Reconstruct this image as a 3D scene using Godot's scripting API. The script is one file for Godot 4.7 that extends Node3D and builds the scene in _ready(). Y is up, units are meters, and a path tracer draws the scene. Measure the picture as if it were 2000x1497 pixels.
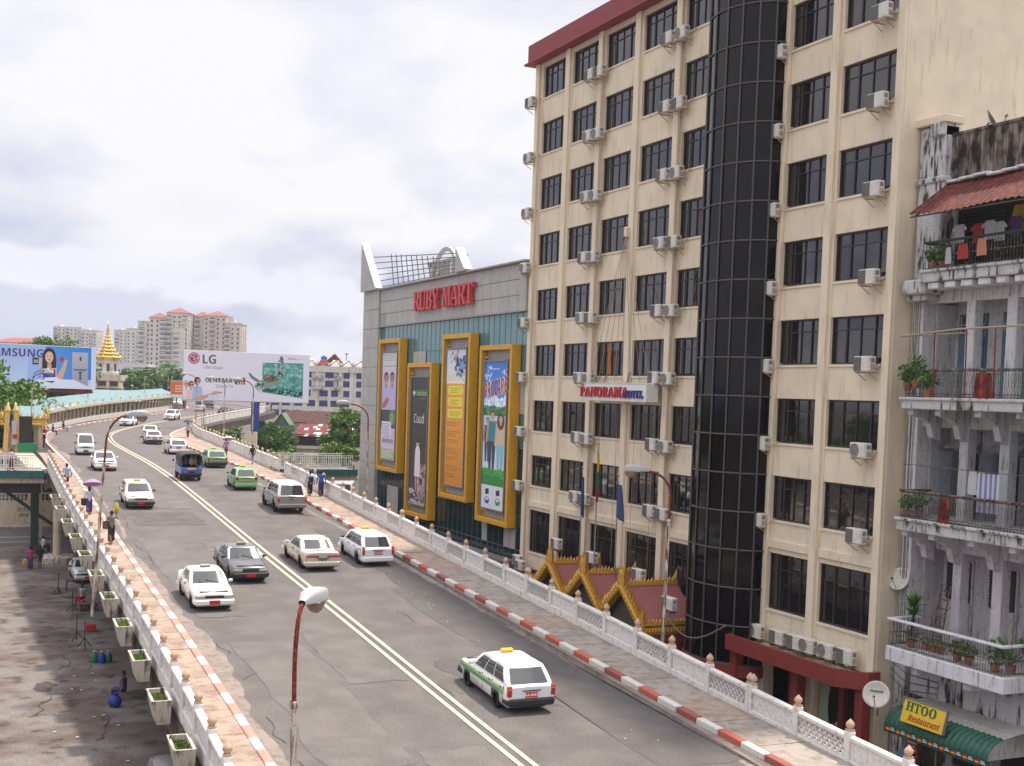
extends Node3D
# A flyover between a hotel, a mart and an old apartment house. Ground at y 0, the street runs towards -z, the hotel front lies in the plane x 30.26.

# ---------------------------------------------------------------- shapes
class MB:
	var st := SurfaceTool.new()
	var x := Transform3D()
	var cols := false
	func _init(with_colour := false):
		st.begin(Mesh.PRIMITIVE_TRIANGLES)
		cols = with_colour
		st.set_smooth_group(-1)
		if cols: st.set_color(Color.WHITE)
	func sm(g): st.set_smooth_group(g)
	func col(c): st.set_color(c)
	func t(a: Vector3, b: Vector3, c: Vector3):
		st.add_vertex(x * a); st.add_vertex(x * c); st.add_vertex(x * b)
	func q(a: Vector3, b: Vector3, c: Vector3, d: Vector3):
		t(a, b, c); t(a, c, d)
	func quv(a: Vector3, b: Vector3, c: Vector3, d: Vector3, r := Rect2(0, 0, 1, 1)):   # a bottom left, b bottom right, c top right, d top left
		var p = [a, c, b, a, d, c]
		var u = [Vector2(r.position.x, r.end.y), Vector2(r.end.x, r.position.y), r.end, Vector2(r.position.x, r.end.y), r.position, Vector2(r.end.x, r.position.y)]
		for i in 6:
			st.set_uv(u[i]); st.add_vertex(x * p[i])
	func box(c: Vector3, s: Vector3):
		var h = s / 2
		bx(c - h, c + h)
	func bx(l: Vector3, h: Vector3):
		var a = Vector3(l.x, l.y, l.z); var b = Vector3(h.x, l.y, l.z); var c = Vector3(h.x, h.y, l.z); var d = Vector3(l.x, h.y, l.z)
		var e = Vector3(l.x, l.y, h.z); var f = Vector3(h.x, l.y, h.z); var g = Vector3(h.x, h.y, h.z); var i = Vector3(l.x, h.y, h.z)
		q(e, f, g, i); q(b, a, d, c); q(a, e, i, d); q(f, b, c, g); q(i, g, c, d); q(a, b, f, e)
	func cb(c: Vector3, s: Vector3, k := 0.02):   # a box with chamfered edges
		var h = s / 2
		k = minf(k, minf(h.x, minf(h.y, h.z)) * 0.9)
		var v = func(i, j, l, ax):   # corner signs, and the axis whose face it belongs to
			var p = Vector3(i * h.x, j * h.y, l * h.z)
			for n in 3:
				if n != ax: p[n] -= signf(p[n]) * k
			return c + p
		for ax in 3:
			for sg in [-1, 1]:
				var o = []
				for m in [[-1, -1], [1, -1], [1, 1], [-1, 1]]:
					var e = [0, 0, 0]
					e[ax] = sg; e[(ax + 1) % 3] = m[0]; e[(ax + 2) % 3] = m[1]
					o.append(v.call(e[0], e[1], e[2], ax))
				if sg > 0: q(o[0], o[1], o[2], o[3])
				else: q(o[3], o[2], o[1], o[0])
			for s1 in [-1, 1]:
				for s2 in [-1, 1]:   # the edge along axis ax
					var e0 = [0, 0, 0]; var e1 = [0, 0, 0]
					var a1 = (ax + 1) % 3; var a2 = (ax + 2) % 3
					e0[ax] = -1; e1[ax] = 1; e0[a1] = s1; e1[a1] = s1; e0[a2] = s2; e1[a2] = s2
					var p0 = v.call(e0[0], e0[1], e0[2], a1); var p1 = v.call(e1[0], e1[1], e1[2], a1)
					var p2 = v.call(e1[0], e1[1], e1[2], a2); var p3 = v.call(e0[0], e0[1], e0[2], a2)
					if s1 * s2 > 0: q(p0, p1, p2, p3)
					else: q(p3, p2, p1, p0)
		for i in [-1, 1]:
			for j in [-1, 1]:
				for l in [-1, 1]:
					var p = [v.call(i, j, l, 0), v.call(i, j, l, 1), v.call(i, j, l, 2)]
					if i * j * l > 0: t(p[0], p[1], p[2])
					else: t(p[2], p[1], p[0])
	func tube(p: Array, r, n := 6, caps := true):   # a round bar through the points, r a number or one per point
		sm(1)
		var rings = []
		for i in p.size():
			var d = (p[mini(i + 1, p.size() - 1)] - p[maxi(i - 1, 0)]).normalized()
			var u = d.cross(Vector3.UP if absf(d.y) < 0.9 else Vector3.RIGHT).normalized()
			var w = d.cross(u)
			var ring = []
			var rr = r[i] if r is Array else r
			for k in n:
				var a = TAU * k / n
				ring.append(p[i] + (u * cos(a) + w * sin(a)) * rr)
			rings.append(ring)
		for i in p.size() - 1:
			for k in n:
				var m = (k + 1) % n
				q(rings[i][k], rings[i][m], rings[i + 1][m], rings[i + 1][k])
		sm(-1)
		if caps:
			for k in range(1, n - 1):
				t(rings[0][0], rings[0][k + 1], rings[0][k])
				t(rings[-1][0], rings[-1][k], rings[-1][k + 1])
	func lathe(pr: Array, n := 10, at := Vector3.ZERO, smooth := true):   # profile of Vector2(radius, height), from bottom to top
		if smooth: sm(1)
		for i in pr.size() - 1:
			for k in n:
				var a = TAU * k / n; var b = TAU * (k + 1) / n
				var f = func(p, g): return at + Vector3(p.x * sin(g), p.y, p.x * cos(g))
				var p0 = f.call(pr[i], a); var p1 = f.call(pr[i], b); var p2 = f.call(pr[i + 1], b); var p3 = f.call(pr[i + 1], a)
				if pr[i].x > 1e-5: t(p0, p1, p2)
				if pr[i + 1].x > 1e-5: t(p0, p2, p3)
		sm(-1)
	func prism(poly: PackedVector2Array, z0: float, z1: float):
		var idx = Geometry2D.triangulate_polygon(poly)
		var ccw = not Geometry2D.is_polygon_clockwise(poly)
		for i in range(0, idx.size(), 3):
			var a = poly[idx[i]]; var b = poly[idx[i + 1]]; var c = poly[idx[i + 2]]
			if (b - a).cross(c - a) < 0:
				var s = b; b = c; c = s
			t(Vector3(a.x, a.y, z1), Vector3(b.x, b.y, z1), Vector3(c.x, c.y, z1))
			t(Vector3(a.x, a.y, z0), Vector3(c.x, c.y, z0), Vector3(b.x, b.y, z0))
		for i in poly.size():
			var a = poly[i]; var b = poly[(i + 1) % poly.size()]
			if not ccw:
				var s = a; a = b; b = s
			q(Vector3(a.x, a.y, z0), Vector3(b.x, b.y, z0), Vector3(b.x, b.y, z1), Vector3(a.x, a.y, z1))
	func ball(c: Vector3, r: Vector3, n := 8, m := 5):
		sm(1)
		for i in m:
			for k in n:
				var f = func(ii, kk):
					var a = PI * ii / m - PI / 2; var b = TAU * kk / n
					return c + Vector3(r.x * cos(a) * sin(b), r.y * sin(a), r.z * cos(a) * cos(b))
				var p0 = f.call(i, k); var p1 = f.call(i, k + 1); var p2 = f.call(i + 1, k + 1); var p3 = f.call(i + 1, k)
				if i > 0: t(p0, p1, p2)
				if i < m - 1: t(p0, p2, p3)
		sm(-1)
	func mesh() -> ArrayMesh:
		st.generate_normals()
		return st.commit()

var M := {}
var T := {}
var taken := {}
var rng := RandomNumberGenerator.new()
const V := Vector3(0, 0, 0)

func xf(a) -> Transform3D:
	if a is Transform3D: return a
	return Transform3D(Basis(), a)
func v3(a, b, c): return Vector3(a, b, c)
func numbered(p: Node, called: String) -> String:
	var k = str(p.get_instance_id()) + called
	taken[k] = taken.get(k, -1) + 1
	return called if taken[k] == 0 else "%s_%03d" % [called, taken[k]]
func part(p: Node, called: String, what, m: Material, at = Transform3D()) -> MeshInstance3D:
	var o := MeshInstance3D.new()
	o.name = numbered(p, called)
	o.mesh = what.mesh() if what is MB else what
	o.material_override = m
	o.transform = xf(at)
	p.add_child(o)
	return o
func tag(o: Node, label: String, category: String, group := ""):
	o.set_meta("label", label); o.set_meta("category", category)
	if group: o.set_meta("group", group)
	return o
func thing(called: String, label: String, category: String, at = Transform3D(), group := "") -> Node3D:
	var o := Node3D.new()
	o.name = numbered(self, called)
	o.transform = xf(at)
	add_child(o)
	return tag(o, label, category, group)
func struct(called: String, what, m: Material) -> MeshInstance3D:
	var o = part(self, called, what, m)
	o.set_meta("kind", "structure")
	return o
func dup(o: Node3D, label: String, at: Transform3D) -> Node3D:
	var r: Node3D = o.duplicate()
	r.name = numbered(self, String(o.name).rstrip("0123456789").rstrip("_"))
	add_child(r)
	r.transform = at
	r.set_meta("label", label)
	return r
func yaw(p: Vector3, a := 0.0) -> Transform3D: return Transform3D(Basis(Vector3.UP, a), p)
func front(p: Vector3) -> Transform3D: return Transform3D(Basis(v3(0, 0, 1), v3(0, 1, 0), v3(-1, 0, 0)), p)   # the fronts along the street: x along them, z out over the street

# ---------------------------------------------------------------- materials and textures
func noise_bytes(sd: int, freq: float, oct: int, w: int, h: int, sx := 1, sy := 1, kind := FastNoiseLite.TYPE_SIMPLEX_SMOOTH) -> PackedByteArray:
	var n := FastNoiseLite.new()
	n.seed = sd; n.frequency = freq; n.fractal_octaves = oct; n.noise_type = kind
	if kind == FastNoiseLite.TYPE_CELLULAR: n.cellular_return_type = FastNoiseLite.RETURN_DISTANCE
	var im := n.get_seamless_image(w / sx, h / sy)
	im.convert(Image.FORMAT_L8)
	if sx > 1 or sy > 1: im.resize(w, h, Image.INTERPOLATE_CUBIC)
	return im.get_data()
func ramp(stops: Array) -> PackedColorArray:   # [[0..1, Color], ...] to 256 colours
	var out := PackedColorArray()
	for i in 256:
		var f = i / 255.0
		var c: Color = stops[-1][1]
		for k in stops.size():
			if f <= stops[k][0]:
				c = stops[0][1] if k == 0 else (stops[k - 1][1] as Color).lerp(stops[k][1], (f - stops[k - 1][0]) / maxf(1e-6, stops[k][0] - stops[k - 1][0]))
				break
		out.append(c)
	return out
func g(x: float) -> Color: return Color(x, x, x)
func tex(layers: Array, w := 512, h := 512) -> ImageTexture:   # layers of [noise bytes, ramp] multiplied
	var out := PackedByteArray()
	out.resize(w * h * 3)
	var first := true
	for l in layers:
		var b: PackedByteArray = l[0]
		var rp := ramp(l[1])
		var r := PackedFloat32Array(); var gg := PackedFloat32Array(); var bb := PackedFloat32Array()
		for c in rp: r.append(c.r); gg.append(c.g); bb.append(c.b)
		for i in w * h:
			var k := b[i]
			if first:
				out[i * 3] = int(r[k] * 255); out[i * 3 + 1] = int(gg[k] * 255); out[i * 3 + 2] = int(bb[k] * 255)
			else:
				out[i * 3] = int(out[i * 3] * r[k]); out[i * 3 + 1] = int(out[i * 3 + 1] * gg[k]); out[i * 3 + 2] = int(out[i * 3 + 2] * bb[k])
		first = false
	return ImageTexture.create_from_image(Image.create_from_data(w, h, false, Image.FORMAT_RGB8, out))
func mat(key: String, c: Color, rough := 0.8, o := {}) -> StandardMaterial3D:   # c: linear base colour
	var m := StandardMaterial3D.new()
	m.resource_name = key
	m.albedo_color = c.linear_to_srgb()
	m.roughness = rough
	m.metallic = o.get("metal", 0.0)
	m.metallic_specular = o.get("spec", 0.5)
	if o.has("tex"):
		m.albedo_texture = T[o.tex]
		if o.get("tri", true):
			m.uv1_triplanar = true
			m.uv1_world_triplanar = o.get("world", true)
			m.uv1_scale = Vector3.ONE / o.get("size", 4.0) if not o.get("size") is Vector3 else Vector3.ONE / o.size
	if o.has("coat"):
		m.clearcoat_enabled = true; m.clearcoat = o.coat; m.clearcoat_roughness = 0.08
	if o.has("back"):
		m.backlight_enabled = true; m.backlight = o.back
	if o.get("vc", false): m.vertex_color_use_as_albedo = true
	M[key] = m
	return m

func make_materials():
	var A = noise_bytes(1, 0.006, 4, 512, 512)
	var B = noise_bytes(2, 0.25, 2, 512, 512)
	var C = noise_bytes(3, 0.02, 4, 512, 512)
	var D = noise_bytes(4, 0.03, 4, 512, 512, 1, 8)      # drawn out vertically
	var E = noise_bytes(5, 0.012, 5, 512, 512, 1, 2)
	var F = noise_bytes(6, 0.09, 3, 512, 512)
	var K = noise_bytes(7, 0.05, 2, 512, 512, 1, 16)
	T.asphalt = tex([[B, [[0.0, g(0.66)], [0.5, g(0.87)], [1.0, g(1.0)]]], [A, [[0.2, g(0.9)], [0.5, g(0.95)], [0.8, g(1.0)]]], [F, [[0.2, g(0.94)], [0.6, g(1.0)]]]])
	T.plaster = tex([[A, [[0.2, g(0.96)], [0.7, g(1.0)]]], [B, [[0.2, g(0.96)], [0.8, g(1.0)]]], [D, [[0.05, Color(0.93, 0.92, 0.9)], [0.3, g(1.0)]]]])
	T.concrete = tex([[C, [[0.08, Color(0.8, 0.78, 0.73)], [0.3, Color(0.96, 0.955, 0.94)], [0.6, g(1.0)]]], [B, [[0.1, g(0.92)], [0.7, g(1.0)]]]])
	T.moss = tex([[C, [[0.3, Color(0.3, 0.26, 0.2)], [0.45, Color(0.55, 0.62, 0.2)], [0.7, Color(0.85, 1.0, 0.35)]]], [B, [[0.1, g(0.5)], [0.7, g(1.0)]]]])
	T.stain = tex([[D, [[0.1, Color(0.3, 0.29, 0.27)], [0.25, Color(0.72, 0.71, 0.69)], [0.36, Color(0.96, 0.96, 0.96)], [1.0, g(1.0)]]], [E, [[0.14, Color(0.4, 0.39, 0.37)], [0.3, Color(0.92, 0.92, 0.91)], [0.5, g(1.0)]]], [F, [[0.1, g(0.85)], [0.5, g(1.0)]]]])
	T.mould = tex([[D, [[0.18, Color(0.24, 0.23, 0.21)], [0.34, Color(0.55, 0.53, 0.51)], [0.48, Color(0.93, 0.93, 0.93)], [1.0, g(1.0)]]], [E, [[0.25, Color(0.3, 0.29, 0.27)], [0.45, Color(0.9, 0.89, 0.88)], [0.7, g(1.0)]]], [F, [[0.2, g(0.75)], [0.6, g(1.0)]]]])
	T.lightstain = tex([[D, [[0.1, Color(0.76, 0.74, 0.72)], [0.28, Color(0.96, 0.96, 0.95)], [1.0, g(1.0)]]], [C, [[0.1, Color(0.86, 0.85, 0.83)], [0.35, g(1.0)]]], [K, [[0.05, g(0.92)], [0.3, g(1.0)]]]])
	T.grime = tex([[E, [[0.3, Color(1.0, 0.98, 0.95)], [0.6, Color(0.62, 0.58, 0.54)], [0.75, Color(0.34, 0.31, 0.28)]]], [K, [[0.2, g(0.65)], [0.6, g(1.0)]]], [B, [[0.1, g(0.8)], [0.7, g(1.0)]]]])
	T.rust = tex([[C, [[0.25, Color(0.42, 0.24, 0.2)], [0.5, Color(0.75, 0.42, 0.32)], [0.75, Color(1.0, 0.62, 0.5)]]], [K, [[0.2, g(0.62)], [0.6, g(1.0)]]], [B, [[0.1, g(0.8)], [0.7, g(1.0)]]]])
	T.rustpole = tex([[D, [[0.36, Color(0.45, 0.22, 0.1)], [0.42, Color(0.8, 0.7, 0.6)], [0.5, g(1.0)]]], [F, [[0.22, Color(0.4, 0.36, 0.34)], [0.32, g(1.0)]]]])
	T.pave = tex([[C, [[0.1, Color(0.86, 0.82, 0.79)], [0.5, g(1.0)]]], [B, [[0.1, g(0.9)], [0.7, g(1.0)]]], [A, [[0.3, g(0.9)], [0.6, g(1.0)]]]])
	T.street = tex([[C, [[0.08, Color(0.6, 0.56, 0.54)], [0.3, Color(0.92, 0.9, 0.88)], [0.7, g(1.0)]]], [A, [[0.25, Color(0.82, 0.77, 0.74)], [0.6, g(1.0)]]], [B, [[0.0, g(0.72)], [0.7, g(1.0)]]]])
	T.cloth = tex([[F, [[0.2, g(0.8)], [0.7, g(1.0)]]], [B, [[0.1, g(0.85)], [0.7, g(1.0)]]]])
	mat("asphalt", Color(0.2, 0.176, 0.17), 0.9, {"tex": "asphalt", "size": 7.0})
	mat("asphalt_dark", Color(0.155, 0.138, 0.136), 0.88, {"tex": "asphalt", "size": 5.0})
	mat("asphalt_pale", Color(0.225, 0.2, 0.192), 0.92, {"tex": "asphalt", "size": 6.0})
	mat("crack", Color(0.05, 0.045, 0.04), 0.95)
	mat("sand", Color(0.28, 0.235, 0.21), 0.95, {"tex": "pave", "size": 5.0})
	mat("lower_street", Color(0.22, 0.19, 0.178), 0.9, {"tex": "street", "size": 14.0})
	mat("oil", Color(0.075, 0.064, 0.06), 0.75, {"tex": "street", "size": 2.0})
	mat("pavement", Color(0.39, 0.3, 0.245), 0.92, {"tex": "pave", "size": 6.0})
	mat("pavement_grey", Color(0.36, 0.315, 0.28), 0.92, {"tex": "pave", "size": 6.0})
	mat("line", Color(0.72, 0.6, 0.44), 0.8, {"tex": "concrete", "size": 1.2})
	mat("kerb_red", Color(0.5, 0.13, 0.085), 0.75, {"tex": "concrete", "size": 1.0})
	mat("kerb_red_deep", Color(0.33, 0.09, 0.07), 0.75, {"tex": "concrete", "size": 1.0})
	mat("kerb_pink", Color(0.62, 0.27, 0.22), 0.8, {"tex": "concrete", "size": 1.0})
	mat("kerb_white", Color(0.68, 0.65, 0.62), 0.8, {"tex": "concrete", "size": 1.0})
	mat("white_wall", Color(0.74, 0.71, 0.68), 0.85, {"tex": "concrete", "size": 4.0})
	mat("white_relief", Color(0.74, 0.71, 0.7), 0.85, {"tex": "concrete", "size": 2.0})
	mat("finial", Color(0.56, 0.38, 0.27), 0.8, {"tex": "concrete", "size": 0.8})
	mat("fascia_brown", Color(0.2, 0.13, 0.11), 0.9, {"tex": "grime", "size": 4.0})
	mat("planter", Color(0.6, 0.54, 0.46), 0.9, {"tex": "stain", "size": 2.2})
	mat("soil", Color(0.1, 0.12, 0.05), 1.0, {"tex": "moss", "size": 1.6})
	mat("cream", Color(0.8, 0.68, 0.51), 0.85, {"tex": "plaster", "size": 6.0})
	mat("cream_dark", Color(0.5, 0.4, 0.28), 0.85, {"tex": "lightstain", "size": 3.0})
	mat("cream_wall", Color(0.6, 0.5, 0.38), 0.85, {"tex": "lightstain", "size": 3.0})
	mat("maroon", Color(0.3, 0.065, 0.07), 0.75, {"tex": "plaster", "size": 3.0})
	mat("roof_maroon", Color(0.31, 0.1, 0.095), 0.7, {"tex": "plaster", "size": 2.0})
	mat("red_paint", Color(0.26, 0.042, 0.035), 0.5, {"tex": "plaster", "size": 3.0})
	mat("red_dark", Color(0.15, 0.03, 0.026), 0.6)
	mat("frame", Color(0.035, 0.024, 0.02), 0.45)
	mat("frame_grey", Color(0.09, 0.08, 0.075), 0.4, {"metal": 0.3})
	mat("dark_glass", Color(0.014, 0.013, 0.014), 0.03, {"spec": 0.72})
	mat("black_glass", Color(0.007, 0.006, 0.006), 0.06, {"spec": 0.36})
	mat("teal_glass", Color(0.06, 0.2, 0.2), 0.05, {"spec": 0.7})
	mat("teal_dark", Color(0.012, 0.032, 0.034), 0.06, {"spec": 0.55})
	mat("dark", Color(0.1, 0.085, 0.075), 0.9)  # on recess backs and openings this colour stands in for the shade inside
	mat("black", Color(0.02, 0.02, 0.02), 0.6)
	mat("ac_white", Color(0.7, 0.67, 0.62), 0.55, {"tex": "lightstain", "size": 0.9})
	mat("ac_grille", Color(0.2, 0.185, 0.17), 0.6)
	mat("steel", Color(0.32, 0.31, 0.3), 0.45, {"metal": 0.6})
	mat("pipe", Color(0.62, 0.5, 0.36), 0.6)
	mat("cable", Color(0.13, 0.11, 0.09), 0.7)
	mat("wire", Color(0.33, 0.27, 0.2), 0.7)
	mat("gold", Color(0.66, 0.36, 0.05), 0.38, {"metal": 0.15, "tex": "concrete", "size": 0.5})
	mat("gold_bright", Color(0.75, 0.48, 0.1), 0.35, {"metal": 0.3, "tex": "concrete", "size": 0.8})
	mat("gold_pale", Color(0.72, 0.48, 0.16), 0.5, {"tex": "lightstain", "size": 3.0})
	mat("sign_white", Color(0.75, 0.74, 0.74), 0.5)
	mat("sign_red", Color(0.42, 0.02, 0.025), 0.4)
	mat("sign_blue", Color(0.05, 0.05, 0.26), 0.4)
	mat("letter_red", Color(0.6, 0.065, 0.06), 0.45, {"tex": "plaster", "size": 1.0})
	mat("cladding", Color(0.45, 0.43, 0.405), 0.5, {"tex": "plaster", "size": 5.0})
	mat("cladding_dark", Color(0.33, 0.32, 0.31), 0.5, {"tex": "plaster", "size": 5.0})
	mat("seam", Color(0.16, 0.15, 0.14), 0.8)
	mat("white_metal", Color(0.82, 0.82, 0.82), 0.4)
	mat("orange_frame", Color(0.7, 0.36, 0.02), 0.5, {"tex": "plaster", "size": 3.0})
	mat("grey_metal", Color(0.2, 0.2, 0.2), 0.5, {"metal": 0.2})
	mat("old_white", Color(0.64, 0.625, 0.64), 0.9, {"tex": "lightstain", "size": 2.5})
	mat("old_stained", Color(0.6, 0.59, 0.6), 0.9, {"tex": "stain", "size": 4.0})
	mat("old_lilac", Color(0.6, 0.55, 0.6), 0.85, {"tex": "lightstain", "size": 3.0})
	mat("old_grey", Color(0.5, 0.5, 0.52), 0.9, {"tex": "lightstain", "size": 3.0})
	mat("old_fascia", Color(0.58, 0.57, 0.57), 0.9, {"tex": "stain", "size": 3.4})
	mat("old_clean", Color(0.7, 0.69, 0.72), 0.8, {"tex": "lightstain", "size": 4.0})
	mat("old_mould", Color(0.3, 0.265, 0.24), 0.95, {"tex": "grime", "size": 3.0})
	mat("tin_red", Color(0.3, 0.1, 0.07), 0.75, {"tex": "rust", "size": 2.5})
	mat("tin_rust", Color(0.42, 0.17, 0.11), 0.8, {"tex": "rust", "size": 6.0})
	mat("tin_brown", Color(0.16, 0.1, 0.08), 0.85, {"tex": "rust", "size": 6.0})
	mat("tin_grey", Color(0.42, 0.4, 0.38), 0.6, {"tex": "lightstain", "size": 2.0})
	mat("door_blue", Color(0.1, 0.22, 0.27), 0.7, {"tex": "lightstain", "size": 1.2})
	mat("door_grey", Color(0.28, 0.31, 0.35), 0.7, {"tex": "lightstain", "size": 1.2})
	mat("door_white", Color(0.62, 0.6, 0.55), 0.7, {"tex": "lightstain", "size": 1.2})
	mat("shutter_dark", Color(0.045, 0.05, 0.045), 0.7)
	mat("shutter_green", Color(0.025, 0.05, 0.035), 0.7)
	mat("railing_old", Color(0.36, 0.33, 0.31), 0.7, {"tex": "grime", "size": 0.6})
	mat("rail_rust", Color(0.36, 0.24, 0.19), 0.8, {"tex": "grime", "size": 1.0})
	mat("wood", Color(0.28, 0.2, 0.15), 0.85, {"tex": "grime", "size": 0.8})
	mat("bamboo", Color(0.36, 0.29, 0.22), 0.8)
	mat("awning_green", Color(0.012, 0.095, 0.06), 0.45, {"tex": "lightstain", "size": 1.5})
	mat("sign_yellow", Color(0.75, 0.5, 0.03), 0.5)
	mat("sign_green", Color(0.01, 0.1, 0.035), 0.5)
	mat("pot", Color(0.32, 0.12, 0.06), 0.8)
	mat("leaf_a", Color(0.11, 0.2, 0.035), 0.55, {"vc": true, "back": Color(0.4, 0.55, 0.1)})
	mat("bark", Color(0.11, 0.085, 0.065), 0.95, {"tex": "grime", "size": 1.0})
	mat("teal_girder", Color(0.02, 0.13, 0.125), 0.6, {"tex": "lightstain", "size": 3.0})
	mat("rail_white", Color(0.72, 0.7, 0.66), 0.6)
	mat("turquoise", Color(0.16, 0.27, 0.3), 0.55, {"tex": "lightstain", "size": 6.0})
	mat("pole_white", Color(0.62, 0.56, 0.5), 0.7, {"tex": "rustpole", "size": Vector3(1.1, 1.7, 1.1)})
	mat("pole_rust", Color(0.5, 0.27, 0.15), 0.85, {"tex": "rust", "size": 0.6})
	mat("lamp_grey", Color(0.42, 0.43, 0.44), 0.5, {"tex": "concrete", "size": 0.5})
	mat("lamp_bowl", Color(0.3, 0.21, 0.16), 0.25, {"tex": "concrete", "size": 0.3})
	mat("tyre", Color(0.018, 0.017, 0.017), 0.85)
	mat("rim", Color(0.35, 0.34, 0.34), 0.35, {"metal": 0.7})
	mat("hub_grey", Color(0.4, 0.39, 0.38), 0.5)
	mat("car_glass", Color(0.035, 0.038, 0.042), 0.03, {"spec": 0.95})
	mat("car_black", Color(0.018, 0.018, 0.019), 0.55)
	mat("tail_red", Color(0.4, 0.015, 0.015), 0.2, {"coat": 0.8})
	mat("tail_amber", Color(0.7, 0.14, 0.02), 0.2, {"coat": 0.8})
	mat("lens", Color(0.5, 0.5, 0.5), 0.08, {"metal": 0.5})
	mat("plate_red", Color(0.5, 0.015, 0.02), 0.5)
	mat("plate_black", Color(0.015, 0.015, 0.016), 0.5)
	mat("plate_ink", Color(0.85, 0.75, 0.7), 0.5)
	mat("taxi_yellow", Color(0.8, 0.45, 0.03), 0.35)
	mat("skin", Color(0.26, 0.14, 0.085), 0.6)
	mat("body", Color(1, 1, 1), 0.75, {"vc": true, "tex": "cloth", "size": 0.35, "world": false})
	for c in [["orange_cloth", Color(0.62, 0.17, 0.05)], ["blue_flag", Color(0.045, 0.075, 0.23)], ["flag_yellow", Color(0.75, 0.5, 0.02)], ["flag_green", Color(0.03, 0.25, 0.06)], ["flag_red", Color(0.5, 0.03, 0.03)], ["umb_purple", Color(0.45, 0.28, 0.6)], ["umb_black", Color(0.03, 0.03, 0.033)], ["umb_pale", Color(0.65, 0.5, 0.62)], ["umb_yellow", Color(0.75, 0.58, 0.03)], ["bag_black", Color(0.03, 0.03, 0.04)], ["white_cloth", Color(0.68, 0.66, 0.7)], ["green_cloth", Color(0.4, 0.5, 0.32)], ["blue_cloth", Color(0.2, 0.26, 0.55)], ["red_cloth", Color(0.5, 0.05, 0.04)], ["peach_cloth", Color(0.7, 0.3, 0.18)], ["purple_cloth", Color(0.12, 0.04, 0.16)], ["yellow_cloth", Color(0.7, 0.45, 0.06)], ["green_board", Color(0.02, 0.28, 0.12)], ["blue_metal", Color(0.03, 0.09, 0.35)], ["steel_red", Color(0.28, 0.04, 0.04)], ["plastic_red", Color(0.6, 0.05, 0.03)], ["plastic_blue", Color(0.03, 0.07, 0.4)], ["plastic_green", Color(0.03, 0.2, 0.12)], ["poster_board", Color(0.7, 0.7, 0.72)], ["orange_board", Color(0.75, 0.19, 0.04)], ["roof_red", Color(0.4, 0.11, 0.09)], ["window_blue", Color(0.03, 0.05, 0.2)], ["awning_blue", Color(0.18, 0.24, 0.42)], ["roof_green", Color(0.13, 0.25, 0.15)], ["navy", Color(0.02, 0.03, 0.12)]]:
		mat(c[0], c[1], 0.7, {"tex": "cloth", "size": 1.5})
	mat("tower_white", Color(0.7, 0.66, 0.58), 0.85, {"tex": "lightstain", "size": 30.0})
	mat("tower_pink", Color(0.66, 0.56, 0.48), 0.85, {"tex": "lightstain", "size": 30.0})
	mat("far_window", Color(0.06, 0.065, 0.075), 0.2)
	mat("far_cream", Color(0.66, 0.56, 0.42), 0.85, {"tex": "lightstain", "size": 12.0})
	mat("hospital", Color(0.7, 0.65, 0.57), 0.85, {"tex": "lightstain", "size": 14.0})
	mat("dirt_ground", Color(0.13, 0.115, 0.095), 0.95, {"tex": "street", "size": 16.0})

# ---------------------------------------------------------------- the scene
func _ready():
	rng.seed = 7
	var cam := Camera3D.new()
	cam.name = "camera"
	cam.projection = Camera3D.PROJECTION_FRUSTUM
	cam.near = 0.5; cam.far = 6000.0
	cam.size = 0.311875
	cam.frustum_offset = Vector2(0.0, 0.032577)
	cam.position = v3(0, 13, 0)
	cam.rotation_degrees = v3(-3.163, -24.826, 1.927)
	add_child(cam)
	var env := Environment.new()
	env.background_mode = Environment.BG_SKY
	env.sky = Sky.new()
	var sm := PanoramaSkyMaterial.new()
	sm.panorama = sky_picture()
	sm.energy_multiplier = 1.0
	env.sky.sky_material = sm
	env.tonemap_mode = Environment.TONE_MAPPER_LINEAR
	env.tonemap_exposure = 1.12
	env.fog_enabled = true
	env.fog_density = 0.0002
	env.fog_light_color = Color(0.86, 0.87, 0.95)
	env.sdfgi_enabled = true; env.ssao_enabled = true; env.ssil_enabled = true
	var we := WorldEnvironment.new()
	we.name = "environment"; we.environment = env
	add_child(we)
	var sun := DirectionalLight3D.new()
	sun.name = "sun"
	sun.light_color = Color(1.0, 0.955, 0.89)
	sun.light_energy = 1.45
	sun.light_angular_distance = 3.5
	sun.shadow_enabled = true
	add_child(sun)
	sun.look_at_from_position(v3(0.34, 0.93, -0.14), V, v3(0, 0, 1))
	make_materials()
	make_road_line()
	build_ground_and_flyover()
	build_parapets()
	build_hotel()
	build_mart()
	build_old_house()
	build_left_side()
	build_right_bridge()
	build_background()
	build_trees()
	build_lamps()
	build_vehicles()
	build_people()
	build_small_things()

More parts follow.
